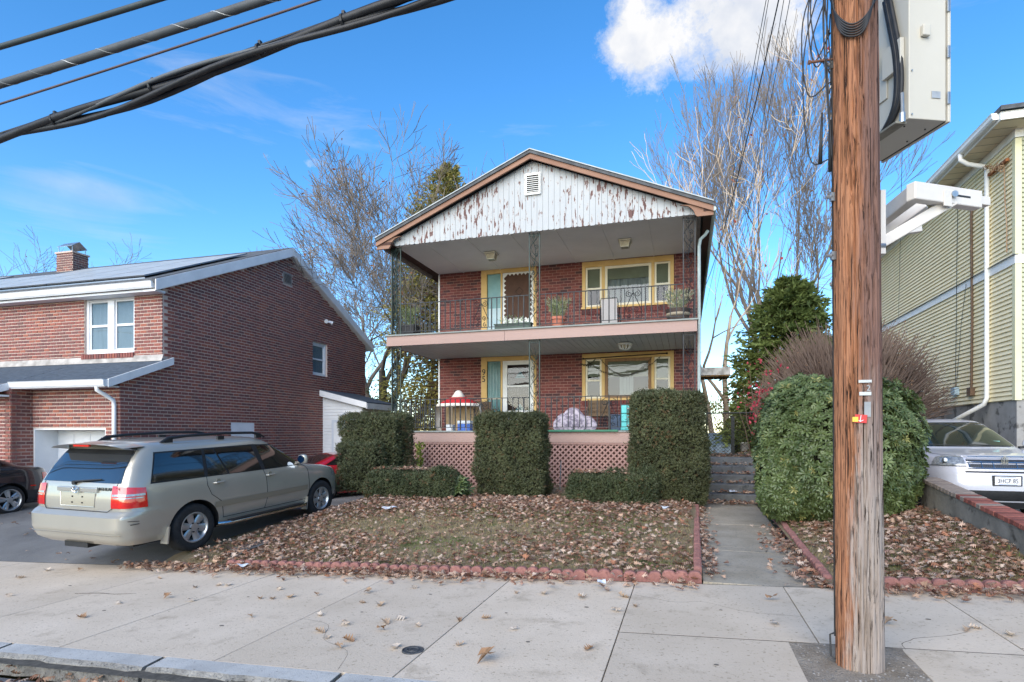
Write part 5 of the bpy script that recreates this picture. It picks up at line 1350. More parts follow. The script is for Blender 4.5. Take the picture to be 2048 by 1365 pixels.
for x in (-1.42, 1.40):
    for sg in (-1, 1): wheel(ws, x, sg, .38, .24, key='wsuv', spokes=5, par_y=.82)
L(w.end([(-.79, 1.175), (.79, 1.175), (.62, 1.62), (-.62, 1.62)], True, .004, 20, 10), 'windscreen_trim', black_pl, ws)
L(w.end([(-.74, 1.19), (.74, 1.19), (.60, 1.60), (-.60, 1.60)], True, .008, 20, 10), 'windscreen', M('windscreen_glass', lin('#16201f'), rough=.04, spec=.7), ws)
for right in (True, False):
    sg = -1 if right else 1
    b = w.corner(-.50, 1.93, .895, 1.045, True, right, .007, 16, 6); hl = L(b, 'headlamp', lamp_clear, ws)
    p = w.S(w.th_y(.70, .975, True, right), .975); b = MB(); b.lathe((0, 0, 0), [(.06, 0), (.058, .02), (.045, .03), (.01, .034)], 18); me = b.mesh('lamp_lens'); me.transform(Matrix.Translation((p.x + .0, p.y, p.z)) @ Matrix.Rotation(math.radians(75), 4, 'Y')); obj('lamp_lens', me, M('lamp_inner', lin('#6f767d'), rough=.08, metal=.5, coat=1), hl, smooth=True)
    b = w.corner(-.492, 1.90, .885, .893, True, right, .010, 16, 2); L(b, 'headlamp_rim', black_pl, hl)
    b = w.corner(-.55, 1.80, .33, .50, True, right, .005, 14, 4); L(b, 'lower_bumper', black_pl, ws)
    b = w.end([(sg * .52, .375), (sg * .76, .385), (sg * .76, .46), (sg * .52, .46)], True, .012, 6, 3); fg = L(b, 'fog_lamp', lamp_clear, ws)
    b = MB(); q = w.end_x(sg * .7, .42, True); b.cyl((q + .012, sg * .69, .42), (1, 0, 0), .035, .02, 14); L(b, 'fog_bulb', black_pl, fg)
    b = w.corner(-.86, 1.93, .505, .535, True, right, .008, 6, 2); L(b, 'side_marker', lamp_amber, ws)
    for q_ in ([(-1.9, 1.16), (-1.1, 1.16), (-1.05, 1.55), (-1.75, 1.53)], [(-1.0, 1.16), (-.08, 1.16), (-.15, 1.58), (-.97, 1.56)], [(.0, 1.16), (1.05, 1.165), (.35, 1.50), (-.08, 1.58)]): L(w.side(q_, right, .005), 'side_window', car_glass, ws)
    b = MB(); q = w.side_y(.85, 1.15); b.lathe((.87, sg * (q + .17), 1.14), [(.02, 0), (.09, .02), (.115, .08), (.10, .15), (.02, .17)], 16, .6, 1.05); mr = L(b, 'door_mirror', whitep, ws)
    b = MB(); b.bar((.87, sg * q, 1.16), (.87, sg * (q + .1), 1.17), .07, .04); L(b, 'mirror_arm', black_pl, mr)
    b = w.line([(2.0, 1.05), (1.7, 1.07), (1.25, 1.12)], right, .005, .0); L(b, 'hood_gap', black_pl, wb, smooth=False)
L(w.end([(-.56, .33), (.56, .33), (.56, .52), (-.56, .52)], True, .004, 16, 4), 'lower_grille', black_pl, ws)
L(w.end([(-.60, .24), (.60, .24), (.60, .34), (-.60, .34)], True, .010, 16, 3), 'chin_strip', M('grey_plastic', lin('#3a3c40'), rough=.5), ws)
gr = L(w.end([(-.46, .865), (.46, .865), (.49, 1.035), (-.49, 1.035)], True, .003, 20, 4), 'grille', black_pl, ws)
P = lambda y, z, o=.012: (w.end_x(y, z, True) + o, y, z)
b = MB()
for z in np.linspace(.872, 1.028, 10): b.tube([P(y, z, .006) for y in np.linspace(-.47, .47, 16)], .0035, 4)
for y in np.linspace(-.46, .46, 40): b.tube([P(y, .87, .006), P(y, .95, .006), P(y, 1.03, .006)], .003, 4)
L(b, 'grille_mesh', M('grille_metal', lin('#8a8c90'), rough=.3, metal=.8), gr, kind='stuff')
for z in (.862, .955, 1.038):
    b = MB(); b.tube([P(y, z) for y in np.linspace(-.49, .49, 18)], .009, 6); L(b, 'grille_bar', chrome, gr)
for y in (-.46, -.30, -.15, .15, .30, .46):
    b = MB(); b.tube([P(y, .865), P(y, .95), P(y, 1.035)], .007, 6); L(b, 'grille_bar', chrome, gr)
b = MB()
for (ry, rz) in ((.042, .095), (.022, .075)): b.tube([(P(0, .95, .022)[0], ry * math.copysign(abs(math.cos(a)) ** .6, math.cos(a)), .95 + rz * math.copysign(abs(math.sin(a)) ** .6, math.sin(a))) for a in np.linspace(0, 2 * PI, 25)], .006, 6, cap=False)
b.bar((P(0, .95, .022)[0], 0, .86), (P(0, .95, .022)[0], 0, 1.04), .006, .012); b.bar((P(0, .95, .022)[0], -.035, .95), (P(0, .95, .022)[0], .035, .95), .006, .01); L(b, 'emblem', chrome, ws)
b = MB(); b.tube([P(y, .805, .003) for y in np.linspace(-.52, .52, 18)], .014, 6); L(b, 'bumper_slot', black_pl, ws)
b = MB(); x_ = P(0, .67, 0)[0]; b.box((x_ - .02, -.19, .595), (x_ + .022, .19, .755)); pf = L(b, 'plate_frame', black_pl, ws, smooth=False, bevel=.008)
b = MB(); b.box((x_ + .022, -.165, .612), (x_ + .027, .165, .74)); L(b, 'number_plate', M('plate_white', lin('#d4d6dc'), rough=.4), pf, smooth=False)
me = text_mesh('3HCP 85', .088, .002); me.transform(Matrix.Translation((x_ + .030, 0, .672)) @ Matrix.Rotation(PI / 2, 4, 'Z') @ Matrix.Rotation(PI / 2, 4, 'X') @ Matrix.Diagonal((.82, 1.1, 1, 1))); obj('plate_number', me, M('plate_ink', lin('#2c2c36'), rough=.5), pf)
for z_, w_ in ((.729, .10), (.62, .12)):
    b = MB(); b.box((x_ + .027, -w_, z_ - .004), (x_ + .0285, w_, z_ + .004)); L(b, 'plate_print', M('plate_blue', lin('#6d7fb8'), rough=.5), pf, smooth=False)
b = MB()
for s0, s1 in ((.62, .02), (.05, -.55)): b.tube([P(s0, 1.185, .012), P((s0 + s1) / 2, 1.20, .016), P(s1, 1.215, .014)], .008, 5)
L(b, 'wipers', black_pl, ws)
b = MB(); b.box((P(.5, 1.27, .010)[0], .44, 1.25), (P(.5, 1.27, .012)[0], .54, 1.275)); L(b, 'window_sticker', M('sticker', lin('#7fb3a8'), rough=.5), ws, smooth=False)
b = MB(); b.add([(-.9, .05, 1.70), (-.9, -.05, 1.70), (-.72, 0, 1.695), (-.92, 0, 1.77)], [(0, 1, 2), (0, 2, 3), (1, 3, 2), (0, 3, 1)]); L(b, 'roof_antenna', black_pl, ws, smooth=False)

# ------------------------------------------------------------------ dark sedan, rear end at the left edge
PS = [(.22, -2.12, 2.2, .78), (.32, -2.27, 2.3, .85), (.52, -2.33, 2.33, .885), (.70, -2.325, 2.3, .893), (.84, -2.28, 2.15, .885), (.93, -2.24, 1.8, .872), (.985, -2.20, 1.35, .858), (1.02, -2.10, 1.08, .845), (1.045, -1.88, 1.0, .825), (1.07, -1.70, .93, .805), (1.18, -1.42, .66, .755), (1.30, -1.12, .34, .69), (1.38, -.88, .08, .63), (1.42, -.62, -.2, .52), (1.44, -.42, -.3, .3)]
navy = M('dark_blue_paint', lin('#23272e'), lin('#282c33'), scale=2, rough=.2, metal=.3, coat=1)
def sedan(name, label, paint, x, y, z, rot, pitch=0):
    t = carthing(name, label, x, y, z, rot, pitch); s = Car(PS, 4.6, 6.5)
    bd = s.body(t, paint, black_pl, (-1.33, 1.34), .325)
    b = MB(); b.box((-2.0, -.7, .2), (2.0, .7, .36)); L(b, 'underbody', black_pl, t, smooth=False)
    for xx in (-1.33, 1.34):
        for sg in (-1, 1): wheel(t, xx, sg, .325, .215, key='sed', spokes=5, split=True, rimR=.72, par_y=.75)
    for right in (True, False):
        for q in ([(-1.35, 1.07), (-.35, 1.06), (-.38, 1.36), (-.82, 1.35)], [(-.28, 1.06), (.78, 1.06), (.15, 1.34), (-.32, 1.36)]): L(s.side(q, right, .005), 'side_window', car_glass, t)
        L(s.corner(-.52, -2.02, .74, .90, False, right, .008, 12, 5), 'tail_lamp', lamp_red, t)
        for pts in ([(-1.15, 1.03), (-1.1, .85), (-.95, .62), (-.92, .32)], [(-.3, 1.03), (-.28, .32)], [(.85, 1.03), (.88, .32)]): L(s.line(pts, right), 'door_gap', black_pl, bd, smooth=False)
        for xx in (-.85, .05):
            sg = -1 if right else 1; yy = sg * (s.side_y(xx, .88) + .02); b = MB(); b.tube([(xx - .1, yy - sg * .02, .88), (xx - .07, yy, .88), (xx + .06, yy, .88), (xx + .09, yy - sg * .02, .88)], .014, 6); L(b, 'door_handle', paint, t)
        L(s.corner(-.5, 1.95, .62, .76, True, right, .008, 10, 4), 'headlamp', lamp_clear, t)
        b = MB(); sg = -1 if right else 1; q_ = s.side_y(.7, 1.08); b.lathe((.7, sg * (q_ + .1), 1.03), [(.02, 0), (.07, .02), (.08, .07), (.02, .12)], 12, .6, 1); L(b, 'door_mirror', paint, t)
    b = MB(); sx = -1.83; b.box((sx - .008, .86, .60), (sx + .09, .893, .625)); L(b, 'side_marker', lamp_red, t, smooth=False)
    L(s.end([(-.56, 1.10), (.56, 1.10), (.46, 1.36), (-.46, 1.36)], False, .006), 'rear_window', car_glass, t); L(s.end([(-.6, 1.12), (.6, 1.12), (.5, 1.34), (-.5, 1.34)], True, .006), 'windscreen', car_glass, t)
    return t
sedan('dark_sedan', 'dark blue sedan at the left edge, its rear end beside the champagne SUV', navy, -15.15, 7.62, -.19, -PI / 2)
redp = M('red_paint', lin('#8f1420'), lin('#981824'), scale=2, rough=.2, coat=1)
sedan('red_car', 'red car on the left driveway, mostly hidden behind the champagne SUV', redp, -10.2, 16.2, -.40, math.radians(60))
# ================================================================== utility pole, cabinet, cables
FW = Vector((-math.sin(TH), math.cos(TH), 0)); RT = Vector((math.cos(TH), math.sin(TH), 0)); UP = Vector((0, 0, 1))
PC = Vector((1.12, 4.38, 0)); VD = PC.normalized(); VR = Vector((VD.y, -VD.x, 0))
def pole_r(z): return .144 - .0026 * z
def pole_c(z): return PC + RT * (-.0075 * z)
def pole_material():
    m = bpy.data.materials.new('pole_wood'); m.use_nodes = True
    t = m.node_tree; b = t.nodes['Principled BSDF']; b.inputs['Roughness'].default_value = .85; b.inputs['Specular IOR Level'].default_value = .2
    tc = N(t, 'ShaderNodeTexCoord')
    def ns(scale, st, det=6, loc=(0, 0, 0), r=.65):
        mp = N(t, 'ShaderNodeMapping'); mp.inputs['Scale'].default_value = st; mp.inputs['Location'].default_value = loc
        t.links.new(tc.outputs['Object'], mp.inputs['Vector'])
        n = N(t, 'ShaderNodeTexNoise'); n.inputs['Scale'].default_value = scale; n.inputs['Detail'].default_value = det; n.inputs['Roughness'].default_value = r
        t.links.new(mp.outputs[0], n.inputs['Vector']); return n.outputs['Fac']
    def mth(op, a, c, clamp=False):
        n = N(t, 'ShaderNodeMath'); n.operation = op; n.use_clamp = clamp
        for i, q in enumerate((a, c)):
            if isinstance(q, (int, float)): n.inputs[i].default_value = q
            else: t.links.new(q, n.inputs[i])
        return n.outputs[0]
    def mix(f, a, c):
        x = N(t, 'ShaderNodeMix'); x.data_type = 'RGBA'; t.links.new(f, x.inputs['Factor'])
        for k, q in (('A', a), ('B', c)):
            if hasattr(q, 'is_linked'): t.links.new(q, x.inputs[k])
            else: x.inputs[k].default_value = (*q, 1)
        return x.outputs['Result']
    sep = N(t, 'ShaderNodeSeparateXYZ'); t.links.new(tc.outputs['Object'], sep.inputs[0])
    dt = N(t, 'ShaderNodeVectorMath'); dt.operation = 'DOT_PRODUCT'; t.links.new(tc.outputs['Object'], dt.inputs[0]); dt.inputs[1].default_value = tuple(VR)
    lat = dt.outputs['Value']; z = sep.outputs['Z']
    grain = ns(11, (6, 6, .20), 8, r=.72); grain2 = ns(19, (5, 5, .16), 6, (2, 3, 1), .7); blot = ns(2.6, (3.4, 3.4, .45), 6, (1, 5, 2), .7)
    fresh_sunlit = mix(grain, lin('#65402f'), lin('#bd8763')); fresh_sunlit = mix(mth('MULTIPLY', mth('SUBTRACT', grain2, .50), 6, True), fresh_sunlit, lin('#55342a'))
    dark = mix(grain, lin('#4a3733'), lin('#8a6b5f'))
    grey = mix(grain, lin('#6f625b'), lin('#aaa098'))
    # left half: orange wood plus warm sunlight put into the colour; the right half weathered, greyer near the ground
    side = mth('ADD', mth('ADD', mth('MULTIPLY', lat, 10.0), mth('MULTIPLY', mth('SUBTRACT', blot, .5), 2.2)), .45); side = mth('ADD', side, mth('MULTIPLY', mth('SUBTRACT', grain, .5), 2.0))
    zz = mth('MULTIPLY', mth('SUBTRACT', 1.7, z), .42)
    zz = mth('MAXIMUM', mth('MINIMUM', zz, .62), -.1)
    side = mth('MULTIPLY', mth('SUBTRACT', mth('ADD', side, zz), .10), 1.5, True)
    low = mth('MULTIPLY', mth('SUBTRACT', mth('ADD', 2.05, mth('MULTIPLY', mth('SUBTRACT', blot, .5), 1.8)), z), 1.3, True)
    c = mix(side, fresh_sunlit, mix(low, dark, grey))
    crack = mth('MAXIMUM', mth('MULTIPLY', mth('SUBTRACT', ns(7, (7, 7, .5), 7, (4, 1, 7), .7), .575), 16, True), mth('MULTIPLY', mth('SUBTRACT', ns(6, (9, 9, .14), 5, (1, 2, 3), .6), .60), 18, True))
    c = mix(crack, c, lin('#241a16'))
    t.links.new(c, b.inputs['Base Color'])
    bp = N(t, 'ShaderNodeBump'); bp.inputs['Strength'].default_value = .7; bp.inputs['Distance'].default_value = .008
    h = mth('SUBTRACT', mth('ADD', grain, mth('MULTIPLY', grain2, .5)), mth('MULTIPLY', crack, 1.0)); t.links.new(h, bp.inputs['Height']); t.links.new(bp.outputs[0], b.inputs['Normal'])
    return m
pole = thing('utility_pole', 'weathered wooden utility pole rising from the sidewalk in the foreground', 'pole', (PC.x, PC.y, 0))
zs_ = np.concatenate([np.linspace(-.15, 5.2, 420), np.linspace(5.3, 10.5, 30)]); na = 150
A, Zg = np.meshgrid(np.arange(na) * 2 * PI / na, zs_)
cx_, sx_ = np.cos(A).ravel(), np.sin(A).ravel(); zf = Zg.ravel(); rb = .144 - .0026 * zf
pn = np.stack([cx_ * 7.5, sx_ * 7.5, zf * .9], -1)
ck_ = np.abs(fbm(pn * np.array([1, 1, .8]), 21, 3) - .5)
crk = -np.clip(.05 - ck_, 0, .05) * .62
crk2 = -np.clip(fbm(np.stack([cx_ * 16, sx_ * 16, zf * 3.2], -1), 33, 3) - .60, 0, .2) * .12
rough_ = (fbm(np.stack([cx_ * 22, sx_ * 22, zf * 2.2], -1), 8, 3) - .5) * .007
rr_ = rb + crk + crk2 + rough_ + .012 * np.clip(.15 - zf, 0, .3)
lean = -.0075 * zf
V = np.stack([cx_ * rr_ + RT.x * lean, sx_ * rr_ + RT.y * lean, zf], -1)
nr = len(zs_); j, i = np.meshgrid(np.arange(nr - 1), np.arange(na), indexing='ij'); i2 = (i + 1) % na
idx = np.stack([j * na + i, j * na + i2, (j + 1) * na + i2, (j + 1) * na + i], -1).reshape(-1, 4)
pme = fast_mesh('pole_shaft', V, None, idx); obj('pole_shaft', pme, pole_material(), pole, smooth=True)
alum = M('aluminium_tag', lin('#b4b6b6'), lin('#9da0a0'), scale=9, rough=.45, metal=.4)
def on_pole(px, py, tt=3.72):
    z = 1.6 + (HOR - py) / F_PX * tt; l = (px - 1717.5) / F_PX * tt * .86; r = pole_r(z); a = math.asin(max(-1, min(1, l / r)))
    n = VR * math.sin(a) - VD * math.cos(a); tg = VR * math.cos(a) + VD * math.sin(a)
    return pole_c(z) + n * (r + .004) + UP * z, n, tg
def plate(px0, px1, py0, py1, name, m, lift=0, rot=0, par=None):
    p, n, tg = on_pole((px0 + px1) / 2, (py0 + py1) / 2); w = (px1 - px0) / 2 / F_PX * 3.72; h = (py1 - py0) / 2 / F_PX * 3.72
    u2 = (UP * math.cos(rot) + tg * math.sin(rot)); t2 = (tg * math.cos(rot) - UP * math.sin(rot))
    b = MB(); b.obox(p + n * lift, t2 * w, u2 * h, n * .002); o = b.build(name, m, par or pole); return p + n * (lift + .003), n, tg, o
plate(1720, 1743.5, 760, 765.5, 'tag', alum); plate(1721, 1742.5, 784, 791, 'tag', alum); plate(1730, 1742, 804, 834, 'tag', M('tag_grey', lin('#9a9d9c'), lin('#84878a'), scale=6, rough=.5))
for s_, px in (('1', 1727), ('2', 1738)):
    p, n, tg = on_pole(px, 777); me = text_mesh(s_, .052, .002); R_ = Matrix((tg, UP, n)).transposed().to_4x4()
    me.transform(Matrix.Translation(p - Vector(pole.location)) @ R_); obj('pole_number', me, alum if s_ == '2' else M('tag_dark', lin('#6a5a4f'), rough=.7), pole)
red = M('red_plate', lin('#b01c20'), lin('#a3171b'), scale=5, rough=.4); yel = M('yellow_plate', lin('#d8b040'), rough=.5)
p, n, tg, rp = plate(1712, 1733.5, 829.5, 846, 'red_marker', red, .003, .08); plate(1707.5, 1717.5, 834, 844, 'yellow_marker', yel, .007)
wht = M('print_white', lin('#e6e6e6'), rough=.5); b = MB(); s_ = .0028
b.bar(p + tg * .001 + UP * .022, p - tg * .004 - UP * .018, s_, s_ * 1.6, up=n); b.bar(p - tg * .004 - UP * .019, p - tg * .012 - UP * .010, s_, s_ * 1.6, up=n); b.bar(p - tg * .004 - UP * .019, p + tg * .014 - UP * .008, s_, s_ * 1.6, up=n); b.build('arrow', wht, rp)
for (px, py) in ((1670, 103), (1672, 382), (1672, 503)):
    p, n, tg = on_pole(px, py, 3.8); b = MB(); b.obox(p, UP * .028, RT * .02, FW * .012); b.cyl(p - RT * .03, RT, .011, .05, 8); b.cyl(p - RT * .018, RT, .017, .012, 6); b.build('bolt', steel, pole)
b = MB(); a = pole_c(4.2) - VR * .12 + UP * 4.16; b.tube([a, a - RT * .175 + UP * -.022], .009, 8); b.cyl(a - RT * .175 - UP * .022, RT, .015, .012, 8); b.build('spike', M('rusty_iron', lin('#5e4338'), lin('#7a5543'), scale=9, rough=.8), pole)
b = MB(); b.tube([on_pole(1664, 1290)[0] - RT * .0, pole_c(.22) - VR * .175 + UP * .22, pole_c(.3) - VR * .18 - FW * .02 + UP * .08, pole_c(0) - VR * .145 - FW * .05 + UP * .045], .0065, 5); b.tube([pole_c(.2) - VR * .145 - VD * .02 + UP * .22, pole_c(.6) - VR * .148 + UP * .9, pole_c(2.4) - VR * .142 + UP * 2.4, pole_c(5) - VR * .136 + UP * 5.0], .006, 5); b.build('ground_wire', blk, pole)

# ------------------------------------------------------------------ equipment cabinet on the pole
cabm = M('cabinet_paint', lin('#b9b5a9'), lin('#bfbbb0'), scale=1.2, rough=.5, bump=.05)
A7 = math.radians(7); WD = RT * math.cos(A7) + FW * math.sin(A7); DP = FW * math.cos(A7) - RT * math.sin(A7)
c0 = pt(1818, 237, t=4.2); zb = c0.z; cw, cdp, chh = .335, .64, 1.5
cab = thing('equipment_cabinet', 'beige steel equipment cabinet mounted high on the right side of the utility pole', 'cabinet', tuple(c0))
def cb(u0, u1, d0, d1, z0, z1): 
    b = MB(); b.obox(c0 + WD * (u0 + u1) / 2 + DP * (d0 + d1) / 2 + UP * (z0 + z1) / 2, WD * (u1 - u0) / 2, DP * (d1 - d0) / 2, UP * (z1 - z0) / 2); return b
cb(0, cw - .035, 0, cdp, 0, chh).build('cabinet_body', cabm, cab, bevel=.006)
cb(cw - .024, cw, -.006, cdp + .006, -.008, chh + .01).build('cabinet_door', cabm, cab, bevel=.004)
cb(cw - .035, cw - .024, .015, cdp - .01, .0, chh).build('door_gasket', black_pl, cab)
cb(.09, .15, -.03, -.002, .60, .68).build('hasp', cabm, cab, bevel=.006)
for z_ in (.12, .46, .80):
    cb(cw - .034, cw - .012, -.016, -.004, z_, z_ + .09).build('hinge', steel, cab, bevel=.002)
cb(.18, .25, -.006, -.002, .16, .21).build('blank_label', alum, cab)
for z_ in (.03, .35, .9):
    b = MB(); b.cyl(c0 + WD * .02 - DP * .004 + UP * z_, DP, .006, .008, 6); b.build('rivet', steel, cab)
cb(-.035, -.003, .04, .22, .40, .62).build('cable_bracket', cabm, cab, bevel=.004)
cb(-.012, -.002, .20, .38, .26, .44).build('access_plate', cabm, cab, bevel=.002)
cb(-.09, -.003, .02, .42, -.03, -.015).build('cable_tray', M('tray', lin('#8d8a7d'), lin('#6f6b5f'), scale=9, rough=.6), cab)
cb(-.10, -.002, .30, .36, .55, .72).build('angle_bracket', steel, cab, bevel=.003)
b = MB()
for k in range(5):
    o_ = .012 * k; q = lambda d, z: c0 - WD * (.022 + .008 * (k % 3)) + DP * d + UP * z
    b.tube(smooth_pts([q(.16 + o_, 1.0), q(.10 + o_, .72), q(.06 + o_, .52), q(.045 + o_, .30), q(.07 + o_, .14), q(.16 + o_, .03), q(.30 + o_, -.03)]), .011 if k else .017, 6)
b.build('power_cable', blk, cab, smooth=True)
b = MB(); b.tube([c0 - WD * .03 + DP * .03 + UP * .2, c0 - WD * .03 + DP * .025 + UP * .05], .012, 6); b.tube([c0 - WD * .03 + DP * .025 + UP * .05, c0 - WD * .03 + DP * .025 + UP * -.02], .02, 8); b.build('cable_gland', steel, cab)
for d, u in ((.1, .05), (.5, .06), (.12, .24), (.3, .25), (.55, .2)):
    b = MB(); b.cyl(c0 + WD * u + DP * d - UP * .003, UP, .006, .008, 6); b.build('screw', black_pl, cab)
# ------------------------------------------------------------------ steel stand-off bracket under it
brm = M('bracket_paint', lin('#c3bdb6'), lin('#cfcac3'), scale=3, rough=.45)
p0 = pt(1830, 385, t=3.9); br = thing('pole_bracket', 'white steel stand-off arm bracket bolted to the pole below the cabinet', 'bracket', tuple(pt(1760, 450, t=4.1)))
pe = pt(1955, 387, t=4.05); pe.z = p0.z; pa = pt(1750, 452, t=4.5); pa.z = p0.z
b = MB(); b.bar(p0 - (pe - p0).normalized() * .04, pe, .07, .12); b.build('cross_arm', brm, br, bevel=.008)
b = MB(); e2 = pe + (pe - p0).normalized() * .09; b.bar(pe, e2, .05, .06); b.build('arm_end', brm, br, bevel=.004)
b = MB(); b.bar(p0, pa, .07, .11); b.build('side_arm', brm, br, bevel=.008)
qa, qb = pt(1762, 487, t=4.02), pt(1905, 402, t=3.98)
b = MB(); b.bar(qa, qb, .06, .075); b.build('brace', brm, br, bevel=.008)
qa2, qb2 = pt(1762, 472, t=4.45), pt(1850, 408, t=4.25)
b = MB(); b.bar(qa2, qb2, .06, .07); b.build('brace', brm, br, bevel=.008)
b = MB(); b.bar(pt(1752, 472, t=4.8), pt(1840, 459, t=4.8), .06, .05); b.build('rear_arm', brm, br, bevel=.006)
b = MB(); m0 = pt(1759, 385, t=4.02); m1 = pt(1759, 512, t=4.02); b.bar(m0, m1, .09, .035, up=RT); b.build('mounting_plate', brm, br, bevel=.004)
sl_ = (pe - p0).normalized(); b = MB(); b.bar(p0 + sl_ * .33 - FW * .037, p0 + sl_ * .46 - FW * .037, .004, .012); b.build('slot', black_pl, br)
b = MB(); b.cyl(p0 + sl_ * .30 - FW * .045, FW, .022, .03, 10); b.build('bolt', steel, br)
b = MB(); b.obox(p0 + sl_ * .25 - FW * .04 - UP * .03, sl_ * .035, UP * .055, FW * .006); b.build('gusset', brm, br, bevel=.003)
for dz in (-.22, -.28):
    b = MB(); b.cyl(pt(1764, 487 - dz * 20, t=3.98) , RT, .016, .04, 8); b.build('bolt', steel, br)

# ------------------------------------------------------------------ overhead cables along the street
def sagline(a, c, sag, n=40):
    a, c = Vector(a), Vector(c); return [a.lerp(c, k / n) - UP * (4 * sag * (k / n) * (1 - k / n)) for k in range(n + 1)]
def cable(name, label, m, za, zb_, X0=-30., X1=1.05, Y=3.98, r=.03, zend=None):
    """passes heights za at X=-6.5 and zb_ at X=-2.5"""
    s = (zb_ - za) / 4.0; pts = []
    for k in range(61):
        x = X0 + (X1 - X0) * k / 60; d = x + 6.5
        pts.append((x, Y, za + s * d + .0028 * (d ** 2 - 4 * d)))
    b = MB(); b.tube(pts, r, 12)
    return pts, b
GR = 'overhead cables along the street'
pts, b = cable('', '', blk, 5.43, 5.52, r=.026); o = b.build('overhead_cable', M('cable_sheath_green', lin('#31393a'), lin('#3b4445'), scale=4, rough=.6), smooth=True); tag(o, 'uppermost overhead cable crossing the top left corner of the sky', 'cable', GR)
hv = thing('overhead_cable', 'thick grey spiral-wrapped overhead cable, second from the top left corner', 'cable', (-6, 4, 5), group=GR)
pts, b = cable('', '', blk, 5.06, 5.26, r=.037); b.build('sheath', M('cable_sheath_grey', lin('#45494c'), lin('#505457'), scale=4, rough=.65), hv, smooth=True)
b = MB(); hel = []
for k in range(0, 900):
    f = k / 900; i_ = f * 60; a = int(i_); q = Vector(pts[a]).lerp(Vector(pts[min(a + 1, 60)]), i_ - a); an = f * 31.05 / .22 * PI
    hel.append(q + Vector((0, math.cos(an), math.sin(an))) * .037)
b.tube(hel, .003, 3); b.build('lashing_wire', alum, hv)
pts, b = cable('', '', blk, 4.865, 5.12, r=.010); tag(b.build('overhead_cable', M('cable_rust', lin('#4a3d3d'), lin('#574848'), scale=4, rough=.6), smooth=True), 'thin brownish overhead wire between the thick wrapped cable and the cable bundle', 'cable', GR)
bd = thing('cable_bundle', 'thick sagging bundle of black overhead cables, lowest of the street cables', 'cable', (-6, 4, 4.5), group=GR)
for k, (r, dz, dy, ph, am) in enumerate(((.012, .05, 0, 0, .0), (.034, 0, 0, .4, .018), (.028, -.02, .03, 2.0, .03), (.018, .012, -.02, 4.1, .025), (.015, .03, .02, 5.2, .02), (.024, -.035, -.01, 3.0, .03))):
    b = MB(); P = []
    for q in range(121):
        x = -30 + 31.05 * q / 120; d = x + 6.5; z = 4.52 + .088 * d + .0030 * (d * d - 4 * d)
        P.append((x, 3.98 + dy + am * math.cos(x * 1.7 + ph), z + dz + am * math.sin(x * 2.1 + ph) - (.02 if k == 5 else 0) * math.sin(x * 1.1)))
    b.tube(P, r, 9); b.build('strand', blk if k != 3 else M('cable_grey2', lin('#55595c'), rough=.6), bd, smooth=True)
for x in (-5.75, -4.55, -3.4, -2.6, -1.7):
    d = x + 6.5; z = 4.52 + .088 * d + .0030 * (d * d - 4 * d); b = MB(); b.cyl((x, 3.98, z + .01), (1, 0, .1), .055, .02, 12); b.box((x - .012, 3.965, z + .05), (x + .012, 3.995, z + .09)); b.build('clamp', black_pl, bd)

# ------------------------------------------------------------------ service drops to the houses and loops at the pole
def wire(label, a, c, sag, r=.0045, name='service_wire', m=None):
    b = MB(); b.tube(sagline(a, c, sag, 30), r, 5); return tag(b.build(name, m or blk, smooth=True), label, 'wire', 'service wires')
wire('leftmost thin service wire from the pole top to the brick house eave', (.95, 4.35, 7.0), (.6, 20, 5.7), .25)
wire('service wire just right of the leftmost drop, crossing the white cloud', (1.0, 4.35, 7.4), (.9, 21, 6.0), .2)
wire('thicker service wire slanting across the bare right tree toward the brick house', (1.2, 4.5, 7.5), (.55, 17.5, 5.9), .55, .008)
wire('service wire right of the thicker slanting drop, passing before the bare right tree', (1.15, 4.5, 7.2), (1.6, 26, 7.0), .5)
wire('service wire close to the left side of the utility pole', (1.0, 4.4, 6.8), (2.2, 30, 9.5), .4)
wire('thin dark wire running down behind the cabinet to the yellow house wall', (1.5, 4.6, 7.4), (6.6, 21.5, 5.4), .3)
b = MB(); rr = random.Random(5)
def PL(l, z, d=0): return pole_c(z) + VR * l * .86 + VD * d * .86 + UP * z
for k in range(9):
    l0 = rr.uniform(-.2, -.15); zt = 4.75; l1 = -.17 - rr.uniform(.0, .2); zz = rr.uniform(3.5, 4.35)
    b.tube(smooth_pts([PL(l0, 4.9), PL(l1, (4.75 + zz) / 2 + .1, -.05), PL(l1 + .03, zz, -.03), PL(-.17, zz + rr.uniform(-.25, .2), 0)]), .0045, 5)
b.tube(smooth_pts([PL(-.2, 4.6), PL(-.30, 4.3, -.05), PL(-.27, 4.12, -.05), PL(-.18, 4.2, -.05)]), .0045, 5)
for k in range(6): b.tube(smooth_pts([PL(-.17, 4.55 + .03 * k, -.08), PL(-.12, 4.38 - .013 * k, -.14), PL(-.02, 4.27 - .016 * k, -.175), PL(.08, 4.31 - .012 * k, -.17), PL(.17, 4.5 + .03 * k, -.09)]), .006, 5)
b.tube([PL(-.175, 3.75), PL(-.18, 3.4)], .012, 6); b.tube([PL(-.23, 3.8, -.04), PL(-.245, 3.45, -.05)], [.006, .014], 6)
tag(b.build('wire_tangle', blk, smooth=True), 'tangle of black wires and loops hanging at the upper pole', 'wires')

